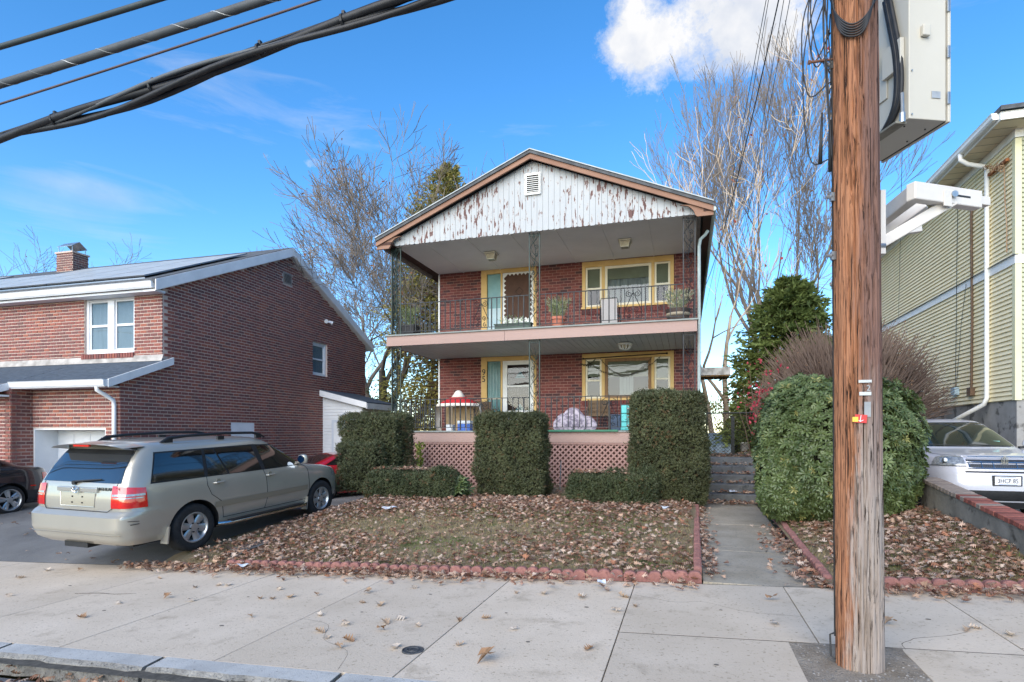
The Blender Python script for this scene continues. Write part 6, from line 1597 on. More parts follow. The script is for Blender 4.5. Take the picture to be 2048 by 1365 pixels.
# ------------------------------------------------------------------ iron valve cover in the sidewalk
vc = thing('valve_cover', 'small round dark iron valve cover set in the sidewalk concrete', 'cover', (-2.03, 4.05, zroad(-2.03) + .003))
castm = M('cast_iron', lin('#3a3b3d'), lin('#55575a'), scale=20, rough=.7, metal=.3, bump=.6)
b = MB(); b.lathe((-2.03, 4.05, zroad(-2.03) - .01), [(.085, 0), (.085, .018), (.078, .021), (.075, .016), (.001, .016)], 28); b.build('cover_plate', castm, vc)
b = MB(); b.tube([(-2.03 + .045 * math.cos(a), 4.05 + .045 * math.sin(a), zroad(-2.03) + .008) for a in np.linspace(0, 2 * PI, 20)], .005, 4)
b.bar((-2.05, 4.03, zroad(-2.05) + .009), (-2.05, 4.07, zroad(-2.05) + .009), .006, .006); b.bar((-2.05, 4.03, zroad(-2.05) + .009), (-2.01, 4.03, zroad(-2.0) + .009), .006, .006); b.build('raised_ring', castm, vc)
# ================================================================== things on the porches
def sprigs(name, center, rx, rz, n, m, par, seed, leaf=(.012, .05), up=.8, cols=((.35, .45, .18), (.5, .55, .3))):
    g = np.random.default_rng(seed); tv = [(-leaf[0] / 2, 0, 0), (leaf[0] / 2, 0, 0), (0, 0, leaf[1]), (0, leaf[0] / 2, leaf[1] * .5)]; tf = [(0, 1, 2), (0, 3, 2)]
    a = g.uniform(0, 2 * PI, n); r = np.sqrt(g.uniform(0, 1, n)) * rx; h = g.uniform(0, 1, n) ** .8 * rz
    sp = .35 + .65 * h / rz
    pos = np.stack([center[0] + r * np.cos(a) * sp, center[1] + r * np.sin(a) * sp, center[2] + h], -1)
    nrm = np.stack([np.cos(a) * r / rx * .9 + g.normal(0, .4, n), np.sin(a) * r / rx * .9 + g.normal(0, .4, n), np.full(n, up)], -1)
    k = g.uniform(0, 1, n)[:, None]; tint = np.array(cols[0]) * (1 - k) + np.array(cols[1]) * k
    me = scatter(name, tv, tf, pos - np.array(worg(par)), align_m(nrm, g.uniform(0, 6, n)), g.uniform(.7, 1.4, n), tint)
    return obj(name, me, m, par, kind='stuff')
plant_m = leaf_mat('plant_leaf', (1, 1, 1))
terra = M('terracotta', lin('#b46d58'), lin('#c07a64'), scale=5, rough=.8); blackpot = M('black_pot', lin('#2a2a2d'), rough=.6)
D2, D1 = 4.335, 1.68
p = pt(1116, 652, Y=14.75); pl = thing('planter', 'terracotta flower pot with pale green plant on the upper porch', 'planter', (p.x, p.y, D2))
b = MB(); b.lathe((p.x, p.y, D2), [(.13, 0), (.18, .24), (.205, .24), (.205, .31), (.18, .31), (.17, .28)], 22); b.build('pot', terra, pl, smooth=True, auto=40)
sprigs('foliage', (p.x, p.y, D2 + .28), .34, .48, 900, plant_m, pl, 1, (.016, .08), .7, ((.18, .26, .08), (.55, .58, .40)))
p = pt(1356, 632, Y=14.85); pl = thing('planter', 'wide dark barrel planter with white flowering plant at the right end of the upper porch', 'planter', (p.x, p.y, D2))
b = MB(); b.lathe((p.x, p.y, D2), [(.20, 0), (.27, .16), (.30, .30), (.31, .34), (.28, .34)], 26); b.build('pot', M('barrel', lin('#3e3430'), lin('#54463f'), scale=5, rough=.6), pl, smooth=True, auto=40)
b = MB(); b.lathe((p.x, p.y, D2 + .17), [(.272, 0), (.294, .07)], 26); b.build('pot_band', M('band_cream', lin('#9a8f7c'), rough=.6), pl, smooth=True)
sprigs('foliage', (p.x, p.y, D2 + .30), .40, .48, 1000, plant_m, pl, 2, (.016, .08), .8, ((.22, .3, .1), (.75, .72, .60)))
p = pt(820, 668, Y=14.75); pl = thing('planter', 'black square pot with thin leaves in the left corner of the upper porch', 'planter', (p.x, p.y, D2))
b = MB(); b.add([(p.x + sx * r, p.y + sy * r, D2 + z) for (r, z) in ((.19, 0), (.23, .27), (.245, .27), (.245, .31), (.22, .31)) for (sx, sy) in ((-1, -1), (1, -1), (1, 1), (-1, 1))], [(4 * j + i, 4 * j + (i + 1) % 4, 4 * j + 4 + (i + 1) % 4, 4 * j + 4 + i) for j in range(4) for i in range(4)] + [(0, 3, 2, 1), (16, 17, 18, 19)]); b.build('pot', blackpot, pl)
sprigs('foliage', (p.x, p.y, D2 + .28), .28, .5, 450, plant_m, pl, 3, (.012, .12), 1.2, ((.16, .22, .1), (.35, .4, .2)))
p = pt(1027, 659, Y=14.7); pl = thing('planter_box', 'long green planter box with sparse seedlings before the upper door', 'planter', (p.x, p.y, D2))
b = MB(); b.box((p.x - .5, p.y - .1, D2), (p.x + .5, p.y + .1, D2 + .17)); b.box((p.x - .52, p.y - .12, D2 + .171), (p.x + .52, p.y + .12, D2 + .2)); b.build('trough', M('green_plastic', lin('#3f4f46'), lin('#4c5d53'), scale=4, rough=.6), pl)
sprigs('foliage', (p.x, p.y, D2 + .19), .5, .14, 160, plant_m, pl, 4, (.02, .05), 1, ((.2, .3, .12), (.45, .55, .35)))
# folding lawn chair
p = pt(1219, 645, Y=14.95); ch = thing('lawn_chair', 'pale folding lawn chair with its back to the upper railing', 'chair', (p.x, p.y, D2))
tubm = M('chair_tube', lin('#3a3c3f'), rough=.35, metal=.6); fab = M('chair_fabric', lin('#a9a4a2'), lin('#b5b0ae'), scale=40, rough=.9)
b = MB(); b.add([(p.x - .2, p.y, D2 + .1), (p.x + .2, p.y, D2 + .1), (p.x + .2, p.y - .12, D2 + .72), (p.x - .2, p.y - .12, D2 + .72), (p.x - .2, p.y + .015, D2 + .1), (p.x + .2, p.y + .015, D2 + .1), (p.x + .2, p.y - .105, D2 + .72), (p.x - .2, p.y - .105, D2 + .72)], [(0, 1, 2, 3), (7, 6, 5, 4), (0, 4, 5, 1), (1, 5, 6, 2), (2, 6, 7, 3), (3, 7, 4, 0)]); b.build('backrest', fab, ch)
b = MB(); b.tube([(p.x - .23, p.y + .02, D2), (p.x - .23, p.y - .10, D2 + .65), (p.x - .20, p.y - .125, D2 + .74), (p.x + .20, p.y - .125, D2 + .74), (p.x + .23, p.y - .10, D2 + .65), (p.x + .23, p.y + .02, D2)], .013, 6); b.build('back_frame', tubm, ch)
b = MB(); b.box((p.x - .22, p.y + .03, D2 + .36), (p.x + .22, p.y + .48, D2 + .375)); b.build('seat', fab, ch)
for s in (-1, 1):
    b = MB(); b.tube([(p.x + s * .25, p.y + .5, D2), (p.x + s * .25, p.y + .0, D2 + .52), (p.x + s * .25, p.y + .45, D2 + .54)], .012, 6); b.build('leg', tubm, ch)
    b = MB(); b.tube([(p.x + s * .25, p.y - .02, D2 + .01), (p.x + s * .25, p.y + .48, D2 + .38)], .012, 6); b.build('leg', tubm, ch)
    b = MB()
    for k in range(10): z = D2 + .14 + .055 * k; b.tube([(p.x + s * .2, p.y - .02 * k * .5, z), (p.x + s * .23, p.y - .02 * k * .5, z + .015)], .006, 4)
    b.build('lacing', tubm, ch)
# play tent
p = pt(917, 862, Y=15.35); tn = thing('play_tent', 'red and white toy play tent behind the left lower railing', 'tent', (p.x, p.y, D1))
cw_ = M('tent_white', lin('#cfc9bf'), lin('#dcd6cc'), scale=4, rough=.85); cr_ = M('tent_red', lin('#a01c24'), lin('#b3242b'), scale=4, rough=.8)
def dome(r0, z0, r1, z1, n=28, bulge=.0, ph=0):
    b = MB(); b.grid(lambda u, v: (p.x + (r0 + (r1 - r0) * v + bulge * math.sin(PI * v)) * math.cos(2 * PI * u) * (1 + .04 * math.sin(8 * PI * u + ph)), p.y + .7 * (r0 + (r1 - r0) * v + bulge * math.sin(PI * v)) * math.sin(2 * PI * u), D1 + z0 + (z1 - z0) * v), n, 6); return b
dome(.62, .74, .20, .97, bulge=.03).build('canopy', cr_, tn, smooth=True)
b = MB(); b.lathe((p.x, p.y, D1 + .96), [(.21, 0), (.14, .09), (.09, .17), (.04, .2), (.005, .205)], 18); b.build('peak', cw_, tn, smooth=True)
dome(.64, .70, .61, .78, bulge=.02).build('valance', cw_, tn, smooth=True)
for a0, a1 in ((.44, .53), (.97, 1.06), (.2, .3)):
    b = MB(); b.grid(lambda u, v: (p.x + (.66 + .06 * math.sin(PI * v)) * math.cos(2 * PI * (a0 + (a1 - a0) * u)), p.y + .45 * math.sin(2 * PI * (a0 + (a1 - a0) * u)), D1 + .72 * v), 8, 6); b.build('side_panel', cw_, tn, smooth=True)
for a in (.62, .74, .86, .12, .38):
    b = MB(); b.tube([(p.x + .56 * math.cos(2 * PI * a), p.y + .4 * math.sin(2 * PI * a), D1), (p.x + .56 * math.cos(2 * PI * a), p.y + .4 * math.sin(2 * PI * a), D1 + .74)], .014, 6); b.build('tent_pole', M('tent_pole', lin('#8a7f70'), rough=.6), tn)
b = MB(); b.grid(lambda u, v: (p.x - .55 + 1.1 * u, p.y + .38 + .05 * math.sin(9 * u), D1 + .02 + .72 * v), 12, 3); b.build('back_panel', M('tent_beige', lin('#a58e6b'), lin('#b79f7b'), scale=3, rough=.85), tn, smooth=True)
p2 = pt(905, 861, Y=15.2); b = MB(); b.box((p2.x - .15, p2.y - .12, D1), (p2.x + .06, p2.y + .1, D1 + .18)); tag(b.build('white_box', M('white_plastic', lin('#c9cdd0'), rough=.5), bevel=.01), 'small white box on the deck in front of the play tent', 'box')
p2 = pt(930, 861, Y=15.25); b = MB(); b.box((p2.x - .19, p2.y - .1, D1), (p2.x + .19, p2.y + .12, D1 + .20)); cbx = tag(b.build('toy_chest', M('toy_blue', lin('#3558a8'), lin('#4068b4'), scale=3, rough=.5), bevel=.012), 'blue toy chest with pale lid inside the play tent', 'chest')
b = MB(); b.box((p2.x - .2, p2.y - .11, D1 + .201), (p2.x + .2, p2.y + .13, D1 + .29)); b.build('lid', M('pale_lid', lin('#c3ccd4'), rough=.5), cbx, bevel=.02)
# wicker chairs
wick = M('wicker', lin('#7a6650'), lin('#5c4a39'), scale=60, rough=.9, bump=1.0, bscale=120, stretch=(1, 1, 1.6)); metl = M('chair_metal', lin('#5b5148'), rough=.5, metal=.3)
def wchair(px, label, Y, rot):
    p = pt(px, 860, Y=Y); t = thing('wicker_chair', label, 'chair', (p.x, p.y, D1), rot); ORG[t.name] = (0, 0, 0)
    def g(b, nm, m, **k): return b.build(nm, m, t, local=True, **k)
    b = MB(); b.grid(lambda u, v: (-.29 + .58 * u, .25 + .12 * v - .05 * math.cos((u - .5) * PI), .46 + .42 * v), 10, 6); b.grid(lambda u, v: (-.29 + .58 * u, .275 + .12 * v - .05 * math.cos((u - .5) * PI), .46 + .42 * v), 10, 6, flip=True); g(b, 'backrest', wick, smooth=True)
    for r in range(3):
        for c_ in range(9):
            b = MB(); b.box((-.25 + .056 * c_, .20 + .04 * r, .53 + .11 * r), (-.225 + .056 * c_, .24 + .04 * r, .59 + .11 * r)); g(b, 'weave_block', wick)
    b = MB(); b.box((-.29, -.25, .40), (.29, .25, .445)); g(b, 'seat', wick, bevel=.015)
    for sx in (-1, 1):
        b = MB(); b.tube([(sx * .31, -.27, 0), (sx * .31, -.25, .55), (sx * .31, -.2, .62), (sx * .31, .2, .64), (sx * .30, .28, .60)], .016, 6); g(b, 'arm', metl)
        b = MB(); b.tube([(sx * .29, .32, 0), (sx * .29, .24, .45), (sx * .29, .36, .90)], .016, 6); g(b, 'leg', metl)
    return t
wchair(968, 'wicker porch chair between the play tent and the lower front door', 15.9, .5)
wchair(1197, 'wicker porch chair under the lower picture window, behind the cushions', 16.2, .15)
# cushions
cum_ = M('cushion_print', lin('#7d7583'), lin('#b3aab4'), scale=9, rough=.9, lo=.45, hi=.55, detail=6)
for k, (px, w_, h_, lean, lb) in enumerate(((1126, .55, .46, .3, 'grey patterned cushion leaning at the left of the cushion pile on the lower porch'), (1145, .72, .62, .25, 'large grey patterned round-topped cushion in the middle of the pile on the lower porch'), (1172, .55, .40, .5, 'grey patterned cushion slumped at the right of the pile on the lower porch'))):
    p = pt(px, 861, Y=15.0 + .12 * k); b = MB()
    b.grid(lambda u, v: (p.x + (u - .5) * w_ * (1 - .25 * abs(2 * v - 1) ** 3), p.y - .09 * math.sin(PI * u) * math.sin(PI * v) + lean * .3 * v, D1 + h_ * (v * (1 - .30 * abs(2 * u - 1) ** 2.5))), 16, 12)
    b.grid(lambda u, v: (p.x + (u - .5) * w_ * (1 - .25 * abs(2 * v - 1) ** 3), p.y + .07 * math.sin(PI * u) * math.sin(PI * v) + lean * .3 * v + .01, D1 + h_ * (v * (1 - .30 * abs(2 * u - 1) ** 2.5))), 16, 12, flip=True)
    tag(b.build('cushion', cum_, smooth=True), lb, 'cushion', 'porch cushions')
# bins
p = pt(1231, 860, Y=15.3); b = MB(); b.box((p.x - .13, p.y, D1), (p.x + .13, p.y + .3, D1 + .40)); bb = tag(b.build('blue_bin', M('navy_bin', lin('#26384d'), lin('#304660'), scale=3, rough=.5), bevel=.02), 'dark blue plastic bin beside the turquoise drawers on the lower porch', 'bin')
b = MB(); b.box((p.x - .14, p.y - .01, D1 + .401), (p.x + .14, p.y + .31, D1 + .43)); b.build('lid', M('navy_lid', lin('#2e4258'), rough=.5), bb, bevel=.01)
p = pt(1258, 860, Y=15.3); td = thing('drawer_unit', 'turquoise plastic drawer unit on the lower porch, half behind the tall hedge', 'drawers', (p.x, p.y, D1))
tq = M('turquoise', lin('#4fb7b6'), lin('#5cc4c2'), scale=3, rough=.4)
b = MB(); b.box((p.x - .22, p.y, D1), (p.x + .3, p.y + .35, D1 + .68)); b.build('frame', M('turq_dark', lin('#2f8486'), rough=.45), td)
for k in range(3):
    b = MB(); b.box((p.x - .20, p.y - .03, D1 + .02 + .22 * k), (p.x + .28, p.y - .002, D1 + .22 + .22 * k)); dr = b.build('drawer', tq, td, bevel=.01)
    b = MB(); b.box((p.x - .05, p.y - .05, D1 + .13 + .22 * k), (p.x + .13, p.y - .031, D1 + .16 + .22 * k)); b.build('handle', M('white_plastic', (0, 0, 0)), dr)
# garland on a rod over the lower window
sl_t = thing('string_garland', 'dark beaded garland hanging from a black rod over the lower picture window', 'garland', (-1.7, 17.2, 3.9))
b = MB(); b.tube([(-2.95, WY - .09, 3.86), (-.55, WY - .09, 3.93)], .014, 8); b.lathe((-2.97, WY - .09, 3.86), [(.01, -.03), (.035, 0), (.01, .03)], 10); b.lathe((-.53, WY - .09, 3.93), [(.01, -.03), (.035, 0), (.01, .03)], 10); b.build('rod', black_pl, sl_t)
def garl(a, c, sag, n=36):
    b = MB(); P = sagline(a, c, sag, n); b.tube(P, .006, 4); rr = random.Random(int(sag * 1000))
    for q in P[1:-1]:
        b.obox(q + Vector((rr.uniform(-.02, .02), -.01, rr.uniform(-.025, .01))), (.012, 0, .006), (0, .008, 0), (-.004, 0, .012))
    return b.build('strand', M('garland', lin('#2b2a22'), lin('#4a4636'), scale=8, rough=.7), sl_t)
garl((-2.9, WY - .1, 3.83), (-.7, WY - .1, 3.86), .52); garl((-2.45, WY - .11, 3.84), (-.95, WY - .11, 3.84), .50); garl((-3.05, WY - .1, 3.72), (-2.6, WY - .1, 3.84), .1)
# ------------------------------------------------------------------ side gate and back yard things
gt = thing('chain_link_gate', 'dark chain link gate across the top of the concrete steps', 'gate', (1.1, 14.75, 1.05))
gm_ = M('gate_black', lin('#1e201f'), lin('#2b2d2b'), scale=6, rough=.6)
for x in (.48, 1.72):
    b = MB(); b.tube([(x, 14.75, 1.0), (x, 14.75, 2.15)], .025, 8); b.build('gate_post', gm_, gt)
for z in (1.10, 2.10):
    b = MB(); b.tube([(.48, 14.75, z), (1.72, 14.75, z)], .018, 8); b.build('gate_rail', gm_, gt)
b = MB(); k = -.95
while k < 1.3:
    for sgn in (1, -1):
        a0, a1 = max(0, k), min(1.24, k + .98)
        if a1 > a0:
            z0_, z1_ = 1.11 + (a0 - k), 1.11 + (a1 - k)
            if sgn < 0: z0_, z1_ = 3.2 - z0_, 3.2 - z1_
            b.tube([(.48 + a0, 14.75 + .004 * sgn, z0_), (.48 + a1, 14.75 + .004 * sgn, z1_)], .0035, 4)
    k += .085
b.build('chain_mesh', gm_, gt, kind='stuff')
b = MB(); b.tube([(1.75, 14.75, 2.1), (4.2, 14.8, 2.1)], .018, 6)
for x in (2.9, 4.1): b.tube([(x, 14.8, .4), (x, 14.8, 2.1)], .022, 6)
tag(b.build('fence_rail', gm_), 'dark metal fence rail running right of the gate behind the rhododendron', 'fence')
p = pt(1432, 906, Y=18.5); b = MB(); b.add([(.5, 17.9, 1.02), (1.35, 17.9, 1.02), (1.35, 19.4, 1.02), (.5, 19.4, 1.02), (.5, 17.9, 1.25), (1.35, 17.9, 1.25), (1.35, 19.4, 1.62), (.5, 19.4, 1.62)], [(0, 3, 2, 1), (4, 5, 6, 7), (0, 1, 5, 4), (1, 2, 6, 5), (2, 3, 7, 6), (3, 0, 4, 7)]); tag(b.build('cellar_hatch', M('hatch_blue', lin('#8095a6'), lin('#94a6b4'), scale=3, rough=.6)), 'pale blue-grey cellar hatch in the side yard behind the gate', 'hatch')
b = MB(); b.box((1.12, 15.9, 1.0), (1.20, 15.98, 2.05)); tag(b.build('yard_post', gm_), 'short black post standing in the side yard behind the gate', 'post')
p = pt(1490, 892, Y=18.0); b = MB(); b.lathe((p.x, p.y, 1.02), [(.11, 0), (.14, .3), (.15, .3), (.15, .33), (.13, .33)], 16); tag(b.build('white_bucket', white_p, smooth=True), 'white bucket beside the small round golden shrub in the side yard', 'bucket')
# ------------------------------------------------------------------ litter
paper = M('litter_white', lin('#cfd4da'), lin('#bfc6ce'), scale=6, rough=.8)
def litter(x, y, z, s, lb, seed, nm='paper_scrap', m=None, bottle=False):
    g = random.Random(seed); b = MB(); a0 = g.uniform(0, 6)
    def f(u, v):
        X, Y_ = (u - .5) * s, (v - .5) * s * .7; h = .25 * s * (.5 + .5 * math.sin(5 * u + seed) * math.cos(4 * v + seed * 2)) * (1 - abs(u - .5))
        return (x + X * math.cos(a0) - Y_ * math.sin(a0), y + X * math.sin(a0) + Y_ * math.cos(a0), z + .01 + h)
    b.grid(f, 8, 6); return tag(b.build(nm, m or paper, smooth=True), lb, 'litter', 'white litter')
def gp(px, py, f, it=8):
    q = pt(px, py, Z=.1)
    for _ in range(it): q = pt(px, py, Z=float(f(q.x, q.y)))
    return q
for (px, py, s, lb, f) in ((780, 1024, .26, 'flattened white plastic container on the leaves of the main lawn', zlawn), (1330, 1023, .2, 'crumpled white paper scrap on the lawn before the tall hedge', zlawn), (482, 1141, .16, 'white paper scrap among leaves at the edge of the sidewalk, left', lambda x, y: zroad(x) + .06), (1203, 1176, .12, 'tiny white scrap among the leaves at the lawn edging', lambda x, y: zroad(x) + .05)):
    q = gp(px, py, f); litter(q.x, q.y, q.z + .05, s, lb, px)
litter(.95, 13.0, .36, .24, 'crumpled pale blue paper lying on the lowest concrete step', 77)
# ================================================================== hedges and shrubs
yew = leaf_mat('yew_needles', (1, 1, 1), rough=.5, trans=.15)
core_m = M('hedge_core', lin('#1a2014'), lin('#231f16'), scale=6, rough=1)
bark = M('shrub_bark', lin('#5a4a3c'), lin('#6f5d4c'), scale=9, rough=.95)
def needle_tpl(L=.065, w=.011, n=7):
    v = []; f = []
    for k in range(n):
        z = L * .12 * k; a = k * 2.4; d = np.array([math.cos(a), math.sin(a), .9]); d /= np.linalg.norm(d)
        s = np.array([-d[1], d[0], 0]); s /= np.linalg.norm(s); o = len(v)
        base = np.array([0, 0, z]); tip = base + d * L * .55
        v += [base - s * w / 2, base + s * w / 2, tip]; f.append((o, o + 1, o + 2))
    return np.array(v), np.array(f)
NT = needle_tpl()
def rbox_samples(g, n, box, rad=.12):
    """points and normals on the sides and top of a clipped hedge block"""
    x0, x1, y0, y1, z0, z1 = box; lx, ly, lz = x1 - x0, y1 - y0, z1 - z0
    areas = np.array([lx * lz, ly * lz, ly * lz, lx * ly, lx * lz * .4]); k = g.choice(5, n, p=areas / areas.sum()); u, v = g.uniform(0, 1, n), g.uniform(0, 1, n)
    P = np.zeros((n, 3)); Nn = np.zeros((n, 3))
    for i, (fp, nn) in enumerate(((lambda u, v: (x0 + lx * u, y0 + 0 * u, z0 + lz * v), (0, -1, 0)), (lambda u, v: (x0 + 0 * u, y0 + ly * u, z0 + lz * v), (-1, 0, 0)), (lambda u, v: (x1 + 0 * u, y0 + ly * u, z0 + lz * v), (1, 0, 0)), (lambda u, v: (x0 + lx * u, y0 + ly * v, z1 + 0 * u), (0, 0, 1)), (lambda u, v: (x0 + lx * u, y1 + 0 * u, z0 + lz * v), (0, 1, 0)))):
        m = k == i; q = fp(u[m], v[m]); P[m] = np.stack(q, -1); Nn[m] = nn
    c = np.array([(x0 + x1) / 2, (y0 + y1) / 2, (z0 + z1) / 2]); h = np.array([lx, ly, lz]) / 2
    q = (P - c) / h                       # round the corners
    inner = np.clip(P - c, -(h - rad), h - rad); d = (P - c) - inner; dl = np.linalg.norm(d, axis=1, keepdims=True) + 1e-6
    P = c + inner + d / dl * rad; Nn = d / dl
    return P, Nn
def hedge(label, boxes, n, seed, cols=((.042, .052, .023), (.125, .135, .064)), stems=True, litter=0, rad=.15, bump=.15):
    g = np.random.default_rng(seed); x0, x1, y0, y1, z0, z1 = boxes[0]
    t = thing('hedge', label, 'hedge', ((x0 + x1) / 2, (y0 + y1) / 2, z0 - .1))
    Ps, Ns = [], []
    core = MB()
    vol = np.array([(b_[1] - b_[0]) * (b_[5] - b_[4]) for b_ in boxes]); vol = vol / vol.sum()
    for b_, fr in zip(boxes, vol):
        P, Nn = rbox_samples(g, int(n * fr), b_, min(rad, .45 * min(b_[1] - b_[0], b_[3] - b_[2], b_[5] - b_[4]))); Ps.append(P); Ns.append(Nn)
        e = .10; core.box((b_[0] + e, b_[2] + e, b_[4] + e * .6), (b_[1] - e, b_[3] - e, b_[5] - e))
    P, Nn = np.concatenate(Ps), np.concatenate(Ns)
    bmp = (fbm(P * 2.3, seed, 3) - .5) * bump * 2 + (fbm(P * 9, seed + 3, 2) - .5) * .07
    dep = g.uniform(0, 1, len(P)) ** 2 * .10
    P = P + Nn * (bmp - dep)[:, None]
    stray = g.uniform(0, 1, len(P)) < .02; P[stray] += Nn[stray] * g.uniform(.03, .12, (stray.sum(), 1))
    dirn = Nn * .9 + g.normal(0, .45, P.shape) + np.array([0, 0, .35])
    lightv = np.clip(.25 + .5 * g.uniform(0, 1, len(P)) + .9 * (fbm(P * 5, seed + 9, 2) - .5), 0, 1)[:, None]
    tint = np.array(cols[0]) * (1 - lightv) + np.array(cols[1]) * lightv
    thin = fbm(P * 2.6, seed + 20, 3); tint = tint * (1 + .9 * np.clip(thin - .5, -.3, .4))[:, None]; brown = g.uniform(0, 1, len(P)) < .02 + .25 * (thin > .66); tint[brown] = (.15, .10, .05)
    me = scatter('foliage', NT[0], NT[1], P - np.array(worg(t)), align_m(dirn, g.uniform(0, 6, len(P))), g.uniform(.75, 1.5, len(P)), tint)
    obj('foliage', me, yew, t, kind='stuff')
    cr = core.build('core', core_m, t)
    b = MB(); rr = random.Random(seed)
    for k in range(5):
        x = rr.uniform(x0 + .25, x1 - .25); y = (y0 + y1) / 2; b.tube([(x, y, z0 - .22), (x + rr.uniform(-.08, .08), y, z0 + .2)], .022, 6)
    b.build('stem', bark, t)
    return t
HL = .20
hedge('tall clipped yew hedge at the left end of the porch beside the SUV', [(-7.70, -6.28, 11.6, 12.6, .26, 2.02), (-7.45, -6.5, 11.05, 11.9, .3, 1.40)], 17000, 41)
hedge('low yew hedge strewn with leaves before the left pink lattice', [(-6.55, -4.62, 10.85, 11.55, .20, .80)], 9000, 42, cols=((.035, .048, .02), (.10, .115, .055)))
hedge('square clipped yew hedge in the middle of the porch front', [(-4.42, -2.96, 11.75, 12.7, .22, 2.0)], 15000, 43)
hedge('tallest clipped yew hedge beside the concrete steps', [(-1.04, .32, 11.6, 12.65, .20, 2.40)], 18000, 44)
hedge('low yew hedge strewn with leaves at the foot of the tallest hedge', [(-2.20, -.55, 11.05, 11.72, .20, .80)], 8500, 45, cols=((.035, .048, .02), (.10, .115, .055)))

def ell_leaf(L=.11, w=.036):
    v = np.array([(0, 0, 0), (-w * .75, 0, L * .35), (-w, 0, L * .65), (0, .012, L), (w, 0, L * .65), (w * .75, 0, L * .35), (0, -.010, L * .5)], float)
    f = np.array([(0, 1, 6), (1, 2, 6), (2, 3, 6), (3, 4, 6), (4, 5, 6), (5, 0, 6)]); return v, f
def whorl(L, w, n=7, spread=1.05):
    V, F = [], []
    lv, lf = ell_leaf(L, w)
    for k in range(n):
        a = 2 * PI * k / n + .2 * (k % 2); tilt = spread + .25 * (k % 2)
        R_ = rotz_m(np.array([a]))[0] @ rotx_m(np.array([-tilt]))[0]
        F.append(lf + len(V) * len(lv)); V.append(lv @ R_.T)
    return np.concatenate(V), np.concatenate(F)
rhod = leaf_mat('rhododendron_leaf', (1, 1, 1), rough=.38, trans=.18, spec=.5)
def rhodo(label, lumps, n, seed, L=.115, name='rhododendron'):
    g = np.random.default_rng(seed); x, y, z, rx, ry, rz = lumps[0]
    t = thing(name, label, 'shrub', (x, y, max(z - rz, .15)))
    V, F = whorl(L, L * .155); Ps, Ns = [], []
    core = MB()
    for (x, y, z, rx, ry, rz), fr in zip(lumps, np.array([l[3] * l[5] for l in lumps]) / sum(l[3] * l[5] for l in lumps)):
        d = g.normal(0, 1, (int(n * fr), 3)); d /= np.linalg.norm(d, axis=1, keepdims=True); d = np.sign(d) * np.abs(d) ** .78
        P = np.array([x, y, z]) + d * np.array([rx, ry, rz]); P += d * ((fbm(P * 2.0, seed, 3) - .5) * .5 * min(rx, 1) - g.uniform(0, 1, len(P))[:, None].T[0] ** 2 * .16 * min(rx, 1))[:, None]
        keep = P[:, 2] > max(z - rz, .1) + .04; Ps.append(P[keep]); Ns.append(d[keep])
        core.grid(lambda u, v: (x + .84 * rx * math.cos(2 * PI * u) * math.sin(PI * v), y + .84 * ry * math.sin(2 * PI * u) * math.sin(PI * v), z - .86 * rz * math.cos(PI * v)), 20, 12)
    P, Nn = np.concatenate(Ps), np.concatenate(Ns)
    dirn = Nn + g.normal(0, .3, P.shape) + np.array([0, 0, .35]); k = np.clip(g.uniform(0, 1, len(P)) * .7 + .9 * (fbm(P * 3, seed + 2, 2) - .35), 0, 1)[:, None]
    tint = np.array([.055, .082, .026]) * (1 - k) + np.array([.135, .178, .062]) * k
    yl = g.uniform(0, 1, len(P)) < .02; tint[yl] = (.26, .25, .08)
    me = scatter('foliage', V, F, P - np.array(worg(t)), align_m(dirn, g.uniform(0, 6, len(P))), g.uniform(.75, 1.3, len(P)), tint); obj('foliage', me, rhod, t, kind='stuff')
    core.build('core', core_m, t, smooth=True)
    return t
rhodo('big rounded glossy rhododendron bush behind the utility pole', [(2.24, 10.2, 1.36, 1.16, 1.1, 1.14), (1.85, 10.35, 2.2, .50, .45, .36), (2.75, 10.0, 1.2, .55, .6, .9), (1.5, 9.9, 1.1, .45, .5, .85)], 10500, 51, .085)
rhodo('small pale rhododendron shoot before the lattice between the low and square hedges', [(-4.72, 11.35, .42, .30, .26, .24)], 60, 52, .15)
sp1 = thing('climbing_weed', 'yellow green weed shoot growing against the left lattice', 'plant', (-6.1, 14.15, .6))
sprigs('foliage', (pt(840, 940, Y=14.1).x, 14.1, .62), .09, .72, 130, plant_m, sp1, 9, (.05, .09), .8, ((.25, .32, .07), (.42, .45, .12)))
b = MB(); q = pt(1122, 960, Y=13.6); b.tube([(q.x - .03, 13.6, .2), (q.x, 13.6, .95)], .012, 6); tag(b.build('metal_stake', steel), 'thin metal stake before the right lattice panel', 'stake')

